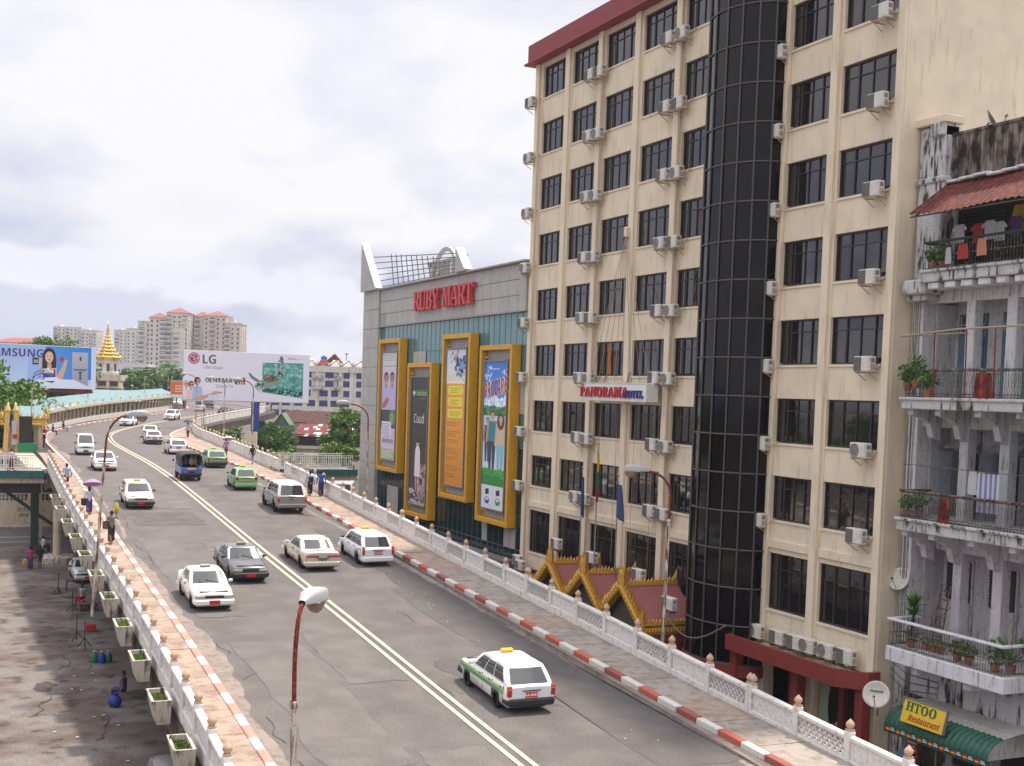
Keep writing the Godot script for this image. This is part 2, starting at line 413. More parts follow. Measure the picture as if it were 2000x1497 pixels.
func fbm(n: FastNoiseLite, d: Vector3, sy: float) -> float: return n.get_noise_3d(d.x, d.y * sy, d.z)
func sky_picture() -> ImageTexture:
	var w := 2048; var h := 1024
	var n1 := FastNoiseLite.new(); n1.seed = 11; n1.frequency = 2.2; n1.fractal_octaves = 6; n1.fractal_gain = 0.55
	var n2 := FastNoiseLite.new(); n2.seed = 23; n2.frequency = 5.0; n2.fractal_octaves = 5
	var n3 := FastNoiseLite.new(); n3.seed = 5; n3.frequency = 1.1; n3.fractal_octaves = 3
	var data := PackedFloat32Array()
	data.resize(w * h * 3)
	var low := Color(0.5, 0.54, 0.69)
	for j in h:
		var el := PI / 2 - PI * (j + 0.5) / h
		var ce := cos(el); var se := sin(el)
		var e := maxf(se, 0.0)
		var thick := smoothstep(0.02, 0.3, e)
		var top := 0.92 + 1.3 * smoothstep(0.36, 0.95, e)          # an overcast sky is about three times as bright overhead as low down
		for i in w:
			var k := (j * w + i) * 3
			if j > h / 2 + 24:
				data[k] = 0.2; data[k + 1] = 0.19; data[k + 2] = 0.18
				continue
			var az := TAU * ((i + 0.5) / w - 0.5)
			var d := Vector3(ce * sin(az), se, -ce * cos(az))
			var f := Vector3(d.x, (se + 0.1) * 2.4, d.z) / (0.32 + e * 0.7)
			var a := clampf((n1.get_noise_3dv(f * 0.62)) * 1.7 + 0.5, 0.0, 1.0)
			var b := clampf(n3.get_noise_3dv(f * 0.7) * 1.6 + 0.5, 0.0, 1.0)
			var veil := clampf(0.8 * a + 0.55 * b - 0.5 + 0.62 * smoothstep(0.03, 0.3, se), 0.0, 1.0)
			# heaped clouds low over the horizon, crisp above and soft below
			var c := n2.get_noise_3d(d.x * 1.1, se * 2.0, d.z * 1.1) * 0.9 + 0.5
			var c2 := n2.get_noise_3d(d.x * 1.1, (se + 0.03) * 2.0, d.z * 1.1) * 0.9 + 0.5
			var band := smoothstep(0.005, 0.05, se) * (1.0 - smoothstep(0.1, 0.17, se))
			var heap := smoothstep(0.5, 0.56, c) * band
			var gap := Color(0.44, 0.485, 0.655).lerp(Color(0.62, 0.635, 0.82), thick)
			var cloud := Color(0.95, 0.945, 0.965)
			var col := low.lerp(gap, smoothstep(0.0, 0.06, se)).lerp(cloud * top, veil)
			col = col.lerp(Color(0.86, 0.855, 0.91).lerp(Color(0.66, 0.68, 0.8), smoothstep(0.5, 0.62, c2)), heap * 0.95 * (1.0 - 0.45 * veil))
			data[k] = col.r; data[k + 1] = col.g; data[k + 2] = col.b
	return ImageTexture.create_from_image(Image.create_from_data(w, h, false, Image.FORMAT_RGBF, data.to_byte_array()))

# ---------------------------------------------------------------- the flyover's line
var RC := []   # centre points
var RT := []   # directions
var RR := []   # to the right, level
var RS := []   # length along
func make_road_line():
	var C = [v3(13.2, 1.6, 6), v3(13.6, 2.4, -10), v3(14.02, 2.88, -22.72), v3(14.43, 3.23, -34.72), v3(14.6, 3.81, -46.62), v3(14.67, 4.42, -58.63), v3(14.75, 5.09, -70.57), v3(14.93, 5.68, -82.52), v3(15.23, 6.09, -94.57), v3(15.5, 6.32, -107.09), v3(15.71, 6.42, -120.7), v3(16.05, 6.58, -134.77), v3(17.51, 6.85, -149.21), v3(22.02, 7.21, -164.47), v3(29.0, 7.69, -180.71), v3(37.5, 8.25, -197.91), v3(44.5, 8.55, -217), v3(48.3, 8.69, -240), v3(50.2, 8.7, -270), v3(49.5, 8.55, -305), v3(44, 8.2, -340)]
	var P = []
	for i in C.size() - 1:
		var a = C[maxi(i - 1, 0)]; var b = C[i]; var c = C[i + 1]; var d = C[mini(i + 2, C.size() - 1)]
		for k in 6:
			P.append(b.cubic_interpolate(c, a, d, k / 6.0))
	P.append(C[-1])
	var s = 0.0
	for i in P.size():
		var d = (P[mini(i + 1, P.size() - 1)] - P[maxi(i - 1, 0)]).normalized()
		if i: s += (P[i] - P[i - 1]).length()
		RC.append(P[i]); RT.append(d); RS.append(s)
		RR.append(v3(-d.z, 0, d.x).normalized())
func rf(s: float) -> Array:   # centre, direction, right at the length s
	var i = clampi(RS.bsearch(s) - 1, 0, RS.size() - 2)
	var f = clampf((s - RS[i]) / (RS[i + 1] - RS[i]), 0.0, 1.0)
	return [RC[i].lerp(RC[i + 1], f), RT[i].lerp(RT[i + 1], f).normalized(), RR[i].lerp(RR[i + 1], f).normalized()]
func at_s(s: float, o: float, h := 0.0) -> Vector3:
	var r = rf(s)
	return r[0] + r[2] * o + v3(0, h, 0)
func s_of(x: float, z: float) -> float:
	var best = 1e9; var bs = 0.0
	for i in RC.size() - 1:
		var a = Vector2(RC[i].x, RC[i].z); var b = Vector2(RC[i + 1].x, RC[i + 1].z)
		var p = Geometry2D.get_closest_point_to_segment(Vector2(x, z), a, b)
		var d = p.distance_to(Vector2(x, z))
		if d < best:
			best = d; bs = RS[i] + (RS[i + 1] - RS[i]) * (p - a).length() / (b - a).length()
	return bs
func road_frame(x: float, z: float, turn := 0.0, h := 0.0) -> Transform3D:   # standing on the road, looking along it
	var r = rf(s_of(x, z))
	var y = r[0].y + h
	var fw: Vector3 = r[1]
	var rt: Vector3 = r[2]
	var b = Basis(rt, rt.cross(-fw) * -1.0, -fw)
	b.y = b.z.cross(b.x)
	return Transform3D(b * Basis(Vector3.UP, turn), v3(x, y, z))
func extr(mb: MB, s0: float, s1: float, prof: Array, step := 3.0):   # a profile of Vector2(offset, height) drawn along the road
	var n = maxi(1, int(ceil((s1 - s0) / step)))
	for i in n:
		var a = s0 + (s1 - s0) * i / n; var b = s0 + (s1 - s0) * (i + 1) / n
		for j in prof.size() - 1:
			mb.q(at_s(a, prof[j].x, prof[j].y), at_s(a, prof[j + 1].x, prof[j + 1].y), at_s(b, prof[j + 1].x, prof[j + 1].y), at_s(b, prof[j].x, prof[j].y))
func wide(z: float) -> float:   # how far the right parapet stands from the centre line
	var k = [[-400, 6.95], [-190, 6.95], [-170, 7.1], [-160, 8.3], [-150, 9.7], [-135, 10.4], [-120, 10.0], [-105, 9.1], [-95, 8.85], [-85, 8.7], [50, 8.7]]
	for i in k.size() - 1:
		if z <= k[i + 1][0]:
			return lerpf(k[i][1], k[i + 1][1], clampf((z - k[i][0]) / (k[i + 1][0] - k[i][0]), 0, 1))
	return 8.7
func blob(mb: MB, pts: Array, h: float):   # a flat patch on the road: points (s, offset)
	var p := PackedVector2Array()
	for q in pts: p.append(Vector2(q[0], q[1]))
	var idx = Geometry2D.triangulate_polygon(p)
	for i in range(0, idx.size(), 3):
		var a = at_s(p[idx[i]].x, p[idx[i]].y, h); var b = at_s(p[idx[i + 1]].x, p[idx[i + 1]].y, h); var c = at_s(p[idx[i + 2]].x, p[idx[i + 2]].y, h)
		if (b - a).cross(c - a).y < 0: mb.t(a, c, b)
		else: mb.t(a, b, c)
func ragged(s0: float, s1: float, o0: float, o1: float, rough: float, n := 10) -> Array:   # a rough rectangle in (s, offset)
	var p = []
	for i in n: p.append([lerpf(s0, s1, i / float(n)), o0 + rng.randf_range(-rough, rough)])
	for i in 4: p.append([s1 + rng.randf_range(-rough, rough), lerpf(o0, o1, i / 4.0)])
	for i in n: p.append([lerpf(s1, s0, i / float(n)), o1 + rng.randf_range(-rough, rough)])
	for i in 4: p.append([s0 + rng.randf_range(-rough, rough), lerpf(o1, o0, i / 4.0)])
	return p

func build_ground_and_flyover():
	var mb = MB.new()
	mb.q(v3(-2500, -0.02, 400), v3(2500, -0.02, 400), v3(2500, -0.02, -4000), v3(-2500, -0.02, -4000))
	struct("ground", mb, M.dirt_ground)
	mb = MB.new()
	mb.q(v3(-14, 0.0, 60), v3(13, 0.0, 60), v3(13, 0.0, -103), v3(-14, 0.0, -103))
	struct("lower_street", mb, M.lower_street)
	mb = MB.new()
	mb.q(v3(-60, 0.006, -103), v3(60, 0.006, -103), v3(60, 0.006, -113.5), v3(-60, 0.006, -113.5))
	struct("cross_street", mb, M.asphalt_dark)
	mb = MB.new()
	for z in [-104.6, -107.9]: mb.q(v3(-60, 0.012, z), v3(30, 0.012, z), v3(30, 0.012, z - 0.16), v3(-60, 0.012, z - 0.16))
	part(get_node("cross_street"), "lane_line", mb, M.kerb_white)
	mb = MB.new()
	mb.bx(v3(-40, 0, -117), v3(12, 0.22, -113.5))
	struct("street_pavement", mb, M.pavement_grey)
	mb = MB.new()
	mb.bx(v3(23.6, 0, -90), v3(31.5, 0.05, 20))
	struct("hotel_forecourt", mb, M.pavement_grey)
	# the street below: oil and damp stains, cracks
	mb = MB.new()
	for i in 16:
		var c = v3(rng.randf_range(3.8, 7.8), 0.008 + i * 0.0002, -rng.randf_range(32, 80))
		var r = rng.randf_range(0.15, 0.7); var n = 9; var ps = []
		for k in n: ps.append(c + v3(cos(TAU * k / n) * r * rng.randf_range(0.4, 1.3), 0, sin(TAU * k / n) * r * 1.5 * rng.randf_range(0.4, 1.3)))
		for k in n: mb.t(c, ps[(k + 1) % n], ps[k])
	part(get_node("lower_street"), "oil_stain", mb, M.oil).set_meta("kind", "stuff")
	mb = MB.new()
	for i in 9:
		var p = v3(rng.randf_range(3.0, 6.5), 0.02, -rng.randf_range(36, 75))
		for k in 9:
			var e = p + v3(rng.randf_range(-0.15, 0.3), 0, -rng.randf_range(0.2, 0.5))
			if i % 2: e = p + v3(rng.randf_range(0.2, 0.5), 0, rng.randf_range(-0.2, 0.2))
			var w = v3(0.018, 0, 0.018)
			mb.q(p - w, p + w, e + w, e - w); p = e
	part(get_node("lower_street"), "crack", mb, M.crack).set_meta("kind", "stuff")
	# the deck
	var s1 = RS[-1]
	var sl = s_of(14.9, -84)
	mb = MB.new()
	extr(mb, 0, s1, [Vector2(-6.52, 0.04), Vector2(0, 0.04), Vector2(6.6, 0.04)])
	var road = struct("flyover_road", mb, M.asphalt)
	mb = MB.new()
	extr(mb, 0, s1, [Vector2(8.95, 0.1), Vector2(8.95, -0.75), Vector2(7.0, -1.3), Vector2(-6.4, -1.3), Vector2(-8.3, -0.75), Vector2(-8.3, 0.1)])
	struct("flyover_girder", mb, M.fascia_brown)
	mb = MB.new()
	for o in [-0.19, 0.19]:
		extr(mb, 0, s1, [Vector2(o - 0.075, 0.06), Vector2(o + 0.075, 0.06)])
	part(road, "centre_line", mb, M.line)
	# patches of other asphalt, sand by the kerbs, cracks
	var S = func(z): return s_of(14.6, z)
	mb = MB.new()
	for p in [[-28, -52, 3.6, 6.0], [-47, -68, 4.3, 5.9], [-34, -40, 1.2, 3.4], [-70, -74.5, -5, -1.2], [-58, -60.5, 0.6, 2.6], [-84, -88, 1.4, 4.5]]:
		blob(mb, ragged(S.call(p[0]), S.call(p[1]), p[2], p[3], 0.22), 0.048)
	part(road, "asphalt_patch", mb, M.asphalt_dark).set_meta("kind", "stuff")
	mb = MB.new()
	for p in [[-30, -44, -5.2, -2.8], [-48, -66, -5.6, -3.8], [-62, -64.5, -2.6, -0.6], [-38, -46.5, -2.4, -0.45], [-76, -82, -3.2, -1.2], [-26, -31, -2.5, -0.5]]:
		blob(mb, ragged(S.call(p[0]), S.call(p[1]), p[2], p[3], 0.15), 0.0515)
	part(road, "pale_patch", mb, M.asphalt_pale).set_meta("kind", "stuff")
	mb = MB.new()
	for side in [0, 1]:
		var p = []
		var a = S.call(-20); var b = S.call(-150)
		var n = 150
		for i in n + 1: p.append([lerpf(a, b, i / float(n)), (6.6 if side else -6.52)])
		for i in n + 1:
			var z = i / float(n)
			var w = rng.randf_range(0.3, 0.55) + 0.3 * sin(z * 40.0 + side) * sin(z * 17.0) + (0.1 if side == 0 else 0.3)
			p.append([lerpf(b, a, z), (6.6 - w if side else -6.52 + w)])
		blob(mb, p, 0.044)
	part(road, "sand", mb, M.sand).set_meta("kind", "stuff")
	mb = MB.new()
	for i in 16:
		var s = S.call(-26 - i * 3.3); var o = rng.randf_range(-5.9, -4.9) if i % 3 else rng.randf_range(-4, 5)
		for k in 8:
			var s2 = s + rng.randf_range(0.1, 0.45); var o2 = o + rng.randf_range(-0.14, 0.14) + (0.25 if i % 4 == 0 else 0.0)
			mb.q(at_s(s, o - 0.012, 0.056), at_s(s, o + 0.012, 0.056), at_s(s2, o2 + 0.012, 0.056), at_s(s2, o2 - 0.012, 0.056))
			s = s2; o = o2
	part(road, "crack", mb, M.crack).set_meta("kind", "stuff")
	# kerbs: painted blocks
	for side in [0, 1]:
		var o = 6.72 if side else -6.64
		var kb = Node3D.new(); kb.name = "kerb" if side else "kerb_001"; add_child(kb); kb.set_meta("kind", "structure")
		var a = S.call(-20.0); var len = 1.2 if side else 1.12
		var geo = [MB.new(), MB.new()]
		geo[0].cb(v3(0, 0.07, 0), v3(0.26, 0.32, len - 0.015), 0.02); geo[1].cb(v3(0, 0.076, 0), v3(0.256, 0.32, len - 0.03), 0.03)
		geo = [geo[0].mesh(), geo[1].mesh()]
		for i in 96 if side else 86:
			var s = a + i * len
			if not side and rf(s)[0].z < -100: break
			var p = at_s(s, o, 0.0)
			var m = M.kerb_white
			if i % 2 == 0: m = ([M.kerb_red, M.kerb_red, M.kerb_red_deep][i * 7 / 3 % 3] if side else M.kerb_pink)
			var r = rf(s)
			part(kb, "kerb_block", geo[i % 4 / 3], m, Transform3D(Basis(r[2], (-r[1]).cross(r[2]), -r[1]), p + v3(rng.randf_range(-0.008, 0.008), rng.randf_range(-0.006, 0.006), 0)))
		var far = MB.new(); var far2 = MB.new()
		var s = a + 96 * len if side else S.call(-100.0)
		var i = 0
		while s < s1 - 2:
			if side or rf(s)[0].z > -150 or true:
				extr(far if i % 2 else far2, s, s + len, [Vector2(o - 0.12, -0.02), Vector2(o - 0.12, 0.22), Vector2(o + 0.12, 0.22), Vector2(o + 0.12, -0.02)])
			s += len; i += 1
		part(kb, "far_kerb", far, M.kerb_white).set_meta("kind", "stuff")
		part(kb, "far_red_kerb", far2, M.kerb_pink).set_meta("kind", "stuff")
	# pavements: slabs with open joints
	for side in [0, 1]:
		var pv = MB.new()
		extr(pv, 0, s1, [Vector2(6.8, 0.1), Vector2(8.8, 0.1)] if side else [Vector2(-8.25, 0.1), Vector2(-6.7, 0.1)])
		var base = struct("pavement", pv, M.crack)
		for i in 62:
			var s = S.call(-19.0) + i * 2.4
			var z = rf(s + 1.2)[0].z
			if not side and z < -116: break
			var w = wide(z) + 0.05
			mb = MB.new()
			var cuts = [[6.85, (6.85 + w) / 2], [(6.85 + w) / 2 + 0.012, w]] if side else [[-8.2, -6.77]]
			for c in cuts:
				var t0 = 0.172 + rng.randf_range(-0.006, 0.008)
				extr(mb, s + 0.01, s + 2.388, [Vector2(c[0], 0.07), Vector2(c[0], t0), Vector2(c[1], t0 + 0.004), Vector2(c[1], 0.05)], 1.3)
			part(base, "paving_slab", mb, M.pavement if z < -58 or not side else M.pavement_grey if i % 5 else M.pavement)
	# piers under the left edge
	var pm = MB.new()
	pm.lathe([Vector2(0.33, 0), Vector2(0.33, 5.3)], 14)
	#cb(v3(0, 5.0, 0), v3(1.1, 0.5, 1.1), 0.04)
	var fm = MB.new()
	fm.lathe([Vector2(1.35, 0), Vector2(1.35, 0.42), Vector2(1.2, 0.5), Vector2(0, 0.52)], 16, V, false)
	var i = 0
	for p in [[7.35, -92.6], [11, -92.6], [13.5, -92.6]]:
		var o = thing("flyover_pier", ["round white concrete pier on a stone ring under the flyover edge by the footbridge", "round pier deep under the flyover beside the footbridge", "round pier in the shade under the middle of the flyover"][i], "pier", v3(p[0], 0, p[1]), "piers under the flyover")
		part(o, "shaft", pm, M.cream_wall) if i == 0 else part(o, "shaft", (get_node("flyover_pier/shaft") as MeshInstance3D).mesh, M.cream_wall)
		part(o, "base_ring", fm, M.planter) if i == 0 else part(o, "base_ring", (get_node("flyover_pier/base_ring") as MeshInstance3D).mesh, M.planter)
		i += 1
	# a cross wall under the ramp closes it off from the street
	mb = MB.new()
	mb.bx(v3(8.5, 0, -60), v3(8.8, 3.0, 30))
	tag(struct("ramp_wall", mb, M.fascia_brown), "dark brown retaining wall under the near end of the flyover ramp", "wall").set_meta("kind", "thing")

# ---------------------------------------------------------------- parapets
func finial_mesh() -> MB:
	var mb = MB.new()
	mb.cb(v3(0, 0.03, 0), v3(0.2, 0.06, 0.2), 0.012)
	mb.lathe([Vector2(0.07, 0.06), Vector2(0.075, 0.085), Vector2(0.12, 0.14), Vector2(0.125, 0.19), Vector2(0.1, 0.25), Vector2(0.05, 0.3), Vector2(0.02, 0.335), Vector2(0.0, 0.35)], 10)
	return mb
func pierced_mesh(w: float) -> MB:   # fish-scale lattice in a frame, centred, 0.5 high
	var mb = MB.new()
	var h = 0.46; var dx = 0.24; var dy = 0.115
	var rows = 4; var n = int(w / dx)
	for j in rows + 1:
		for i in n + 1:
			var cx = -w / 2 + (i + (0.5 if j % 2 else 0.0)) * dx
			var cy = -h / 2 + j * dy
			for k in 6:
				var pts = []
				for a in [PI * k / 6, PI * (k + 1) / 6]:
					for r in [0.122, 0.088]:
						pts.append(Vector2(clampf(cx + r * cos(a) * 1.0, -w / 2, w / 2), clampf(cy + r * 1.25 * sin(a), -h / 2, h / 2)))
				if (pts[0] - pts[2]).length() < 0.004: continue
				var z = 0.035
				var A = pts[0]; var Bb = pts[2]; var Cc = pts[3]; var Dd = pts[1]
				mb.q(v3(A.x, A.y, z), v3(Bb.x, Bb.y, z), v3(Cc.x, Cc.y, z), v3(Dd.x, Dd.y, z))
				mb.q(v3(Bb.x, Bb.y, -z), v3(A.x, A.y, -z), v3(Dd.x, Dd.y, -z), v3(Cc.x, Cc.y, -z))
				mb.q(v3(A.x, A.y, -z), v3(Bb.x, Bb.y, -z), v3(Bb.x, Bb.y, z), v3(A.x, A.y, z))
				mb.q(v3(Cc.x, Cc.y, -z), v3(Dd.x, Dd.y, -z), v3(Dd.x, Dd.y, z), v3(Cc.x, Cc.y, z))
	mb.bx(v3(-w / 2, -h / 2 - 0.03, -0.045), v3(w / 2, -h / 2, 0.045))
	mb.bx(v3(-w / 2, h / 2, -0.045), v3(w / 2, h / 2 + 0.03, 0.045))
	return mb
func carved_mesh(w: float, sd: int) -> MB:   # a panel with leaves and scrolls in relief
	var mb = MB.new()
	mb.bx(v3(-w / 2, -0.26, -0.035), v3(w / 2, 0.26, 0.035))
	var r = RandomNumberGenerator.new(); r.seed = sd
	for sgn in [-1, 1]:
		for i in 80:
			var c = v3(-w / 2 + 0.07 + (w - 0.14) * ((i % 16) + r.randf()) / 16.0, -0.21 + 0.42 * ((i / 16) + r.randf()) / 5.0, 0.035 * sgn)
			var a = r.randf() * TAU; var l = r.randf_range(0.05, 0.085); var ww = r.randf_range(0.02, 0.034)
			var u = v3(cos(a), sin(a), 0) * l; var p = v3(-sin(a), cos(a), 0) * ww
			var top = c + v3(0, 0, 0.013 * sgn)
			if sgn > 0:
				mb.t(c - u, c - p, top); mb.t(c - p, c + u, top); mb.t(c + u, c + p, top); mb.t(c + p, c - u, top)
			else:
				mb.t(c - p, c - u, top); mb.t(c + u, c - p, top); mb.t(c + p, c + u, top); mb.t(c - u, c + p, top)
	return mb
func parapet(label: String, s0: float, bay: float, count: int, off: Callable, first_pierced: int, dbl: int, drop: Callable, detail_to := 999) -> Node3D:
	var o = thing("parapet", label, "parapet wall")
	var w = bay - 0.24
	var fin = finial_mesh().mesh()
	var post = MB.new(); post.cb(v3(0, 0.56, 0), v3(0.24, 1.24, 0.24), 0.02); post = post.mesh()
	var thin = MB.new(); thin.cb(v3(0, 0.56, 0), v3(0.15, 1.24, 0.24), 0.015); thin = thin.mesh()
	var base = MB.new(); base.cb(v3(0, 0.15, 0), v3(w + 0.02, 0.5, 0.2), 0.02); base = base.mesh()
	var cope = MB.new(); cope.cb(v3(0, 1.0, 0), v3(w + 0.02, 0.13, 0.22), 0.025); cope = cope.mesh()
	var lat = pierced_mesh(w).mesh()
	var car = [carved_mesh(w, 3).mesh(), carved_mesh(w, 4).mesh()]
	for i in count:
		var a = s0 + i * bay; var b = a + bay
		var ra = rf(a); var rb = rf(b)
		var pa = ra[0] + ra[2] * off.call(ra[0].z) + v3(0, drop.call(ra[0].z), 0)
		var pb = rb[0] + rb[2] * off.call(rb[0].z) + v3(0, drop.call(rb[0].z), 0)
		var d = (pb - pa).normalized()
		var bs = Basis(d, Vector3.UP, d.cross(Vector3.UP).normalized())
		var tp = Transform3D(bs, pa)
		var dd = d; dd.y = 0; dd = dd.normalized()
		var up = Transform3D(Basis(dd, Vector3.UP, dd.cross(Vector3.UP)), pa)
		if dbl >= 0 and i % 7 == dbl:
			for k in [-0.085, 0.085]:
				part(o, "post", thin, M.white_wall, up * Transform3D(Basis(), v3(k, 0, 0)))
				part(o, "finial", fin, M.finial, up * Transform3D(Basis(), v3(k, 1.18, 0)))
		else:
			part(o, "post", post, M.white_wall, up)
			part(o, "finial", fin, M.finial, up * Transform3D(Basis(), v3(0, 1.18, 0)))
		var mid = Transform3D(bs, (pa + pb) / 2)
		part(o, "base_wall", base, M.white_wall, mid)
		part(o, "coping", cope, M.white_wall, mid)
		var pt = mid * Transform3D(Basis(), v3(0, 0.665, 0))
		if (i + first_pierced) % 2 == 0: part(o, "pierced_panel", lat, M.white_relief, pt)
		else: part(o, "carved_panel", car[i / 2 % 2], M.white_relief, pt)
	var e = rf(s0 + count * bay)
	var pe = e[0] + e[2] * off.call(e[0].z) + v3(0, drop.call(e[0].z), 0)
	part(o, "post", post, M.white_wall, yaw(pe)); part(o, "finial", fin, M.finial, yaw(pe + v3(0, 1.18, 0)))
	return o
func parapet_far(label: String, s0: float, s1: float, off: Callable):
	var o = thing("parapet", label, "parapet wall")
	var n = int((s1 - s0) / 2.4)
	var base = MB.new(); var fm = finial_mesh().mesh()
	for i in n:
		var a = rf(s0 + i * 2.4); var b = rf(s0 + (i + 1) * 2.4)
		var pa = a[0] + a[2] * off.call(a[0].z) + v3(0, 0.1, 0); var pb = b[0] + b[2] * off.call(b[0].z) + v3(0, 0.1, 0)
		var d = (pb - pa); var l = d.length(); d = d.normalized()
		base.x = Transform3D(Basis(d, Vector3.UP, d.cross(Vector3.UP).normalized()), (pa + pb) / 2)
		base.bx(v3(-l / 2, -0.6, -0.08), v3(l / 2, 0.98, 0.08))
		base.cb(v3(0, 1.02, 0), v3(l, 0.13, 0.22), 0.02)
		base.cb(v3(-l / 2, 0.55, 0), v3(0.24, 1.2, 0.24), 0.02)
		if i % 1 == 0: part(o, "finial", fm, M.finial, yaw(pa + v3(0, 1.15, 0)))
	base.x = Transform3D()
	part(o, "wall", base, M.white_wall)

func build_parapets():
	var z2s = func(z): return s_of(14.6, z)
	# where the finials stand in pairs, the sections join
	var flat = func(z): return 0.07 - 0.25 * clampf((z + 42) / 16.0, 0, 1)
	parapet("white concrete parapet with lattice and carved panels in front of the hotel and the mart", z2s.call(-19.6), 2.4, 31, wide, 1, 5, flat)
	parapet_far("curved white parapet beyond the gap of the right footbridge", z2s.call(-96.6), s_of(22, -163), wide)
	parapet_far("far white parapet along the outer side of the bend, beneath the white billboard", s_of(22, -163), RS[-1] - 4, wide)
	var left = func(z): return -8.15 - 0.1 * clampf((-z - 50) / 20.0, 0, 1)
	parapet("white concrete parapet hung with planter boxes above the lower street", z2s.call(-19.0), 2.3, 34, left, 0, -1, func(_z): return 0.1)
	# planters on the outside, one to each second bay
	var names = ["cut by the picture's lower edge", "second from the lower edge", "third from the lower edge", "fourth from the lower edge", "fifth from the lower edge", "just left of the leaning street lamp foot", "next beyond the leaning street lamp", "third beyond the leaning street lamp", "fourth beyond the leaning street lamp", "fifth beyond the leaning street lamp", "second from the footbridge", "nearest the footbridge", "hidden by the footbridge end"]
	var k = 0
	for i in range(1, 26, 2):
		var s = z2s.call(-19.0) + i * 2.3 + 1.15
		var p = at_s(s, -8.72 - 0.1 * clampf((-rf(s)[0].z - 50) / 20.0, 0, 1), -0.02)
		var r = rf(s)
		var o = thing("planter_box", "concrete planter box on the left parapet, %s" % names[mini(k, 12)], "planter", Transform3D(Basis(r[1], Vector3.UP, r[1].cross(Vector3.UP).normalized()), p), "planter boxes along the left parapet")
		if k == 0:
			var mb = MB.new()
			for q in [[-0.72, -0.26, -0.66, 0.26], [0.66, -0.26, 0.72, 0.26], [-0.66, -0.26, 0.66, -0.19], [-0.66, 0.19, 0.66, 0.26]]:
				mb.q(v3(q[0], 0.62, q[3]), v3(q[2], 0.62, q[3]), v3(q[2], 0.62, q[1]), v3(q[0], 0.62, q[1]))
			var a = [v3(-0.72, 0.62, -0.26), v3(0.72, 0.62, -0.26), v3(0.72, 0.62, 0.26), v3(-0.72, 0.62, 0.26)]
			var b = [v3(-0.55, 0, -0.1), v3(0.55, 0, -0.1), v3(0.55, 0, 0.24), v3(-0.55, 0, 0.24)]
			var c = [v3(-0.66, 0.62, -0.19), v3(0.66, 0.62, -0.19), v3(0.66, 0.62, 0.19), v3(-0.66, 0.62, 0.19)]
			for j in 4:
				var n = (j + 1) % 4
				mb.q(a[n], a[j], b[j], b[n])
				mb.q(c[j], c[n], c[n] - v3(0, 0.2, 0), c[j] - v3(0, 0.2, 0))
			mb.q(b[0], b[1], b[2], b[3])
			T["planter_mesh"] = mb.mesh()
			mb = MB.new()
			for ix in 12:
				for iz in 4:
					var f = func(x, z): return v3(-0.66 + 1.32 * x / 12.0, 0.5 + 0.05 * sin(x * 2.1) * cos(z * 1.7), -0.19 + 0.38 * z / 4.0)
					mb.q(f.call(ix, iz + 1), f.call(ix + 1, iz + 1), f.call(ix + 1, iz), f.call(ix, iz))
			T["soil_mesh"] = mb.mesh()
		var big = Transform3D(Basis.from_scale(v3(0.95, 1.2, 1.1)), v3(0, -0.1, -0.02))
		part(o, "box", T["planter_mesh"], M.planter, big)
		part(o, "soil", T["soil_mesh"], M.soil, big)
		var lm = MB.new(true)
		var amount = [8, 14, 22, 12, 40, 70, 50, 90, 70, 60, 50, 40, 20][mini(k, 12)]
		for j in amount:
			var q = v3(rng.randf_range(-0.6, 0.6), 0.52, rng.randf_range(-0.16, 0.16))
			grass_blade(lm, q, rng.randf_range(0.04, 0.13), 0.035, Color(rng.randf_range(0.8, 1.9), rng.randf_range(0.9, 1.5), 0.5))
		part(o, "weeds", lm, M.leaf_a, big).set_meta("kind", "stuff")
		k += 1
func grass_blade(mb: MB, p: Vector3, h: float, w: float, c: Color):
	mb.col(c)
	var a = rng.randf() * TAU
	var u = v3(cos(a), 0, sin(a)) * w / 2; var l = v3(-sin(a), 0, cos(a)) * h * rng.randf_range(0.2, 0.9)
	mb.t(p - u, p + u, p + v3(0, h, 0) + l)

# ---------------------------------------------------------------- the hotel
const HZ := -63.8
const LCOL := [[0.9, 3.68], [4.46, 7.36], [8.13, 11.05], [11.84, 14.8], [15.56, 18.09]]
const RCOL := [[23.38, 25.91], [26.54, 29.65]]
const ORD := ["top", "second", "third", "fourth", "fifth", "sixth", "seventh", "eighth", "ninth"]
func text(p: Node, called: String, s: String, caps: float, depth: float, m: Material, at: Transform3D, font := "Droid Sans", bold := true, wide_by := 1.0, align := HORIZONTAL_ALIGNMENT_CENTER) -> MeshInstance3D:
	var t := TextMesh.new()
	var f := SystemFont.new()
	f.font_names = PackedStringArray([font]); f.font_weight = 700 if bold else 400
	t.text = s; t.font = f; t.font_size = 64; t.pixel_size = caps / 46.0; t.depth = depth; t.horizontal_alignment = align
	t.curve_step = 4.0
	return part(p, called, t, m, at * Transform3D(Basis.from_scale(v3(wide_by, 1, 1)), V))
func window_frame(w: float, h: float, trans: float) -> MB:   # origin at the lower left corner, face towards +z
	var mb = MB.new()
	for b in [[0, 0, 0.07, h], [w - 0.07, 0, w, h], [0.07, 0, w - 0.07, 0.07], [0.07, h - 0.07, w - 0.07, h]]:
		mb.bx(v3(b[0], b[1], -0.06), v3(b[2], b[3], 0.05))
	for i in range(1, 4):
		var k = 0.045 if i == 1 else 0.025
		mb.bx(v3(w * i / 4 - k, 0.07, -0.05), v3(w * i / 4 + k, h - 0.07, 0.03))
	mb.bx(v3(0.07, trans - 0.02, -0.045), v3(w - 0.07, trans + 0.02, 0.025))
	return mb
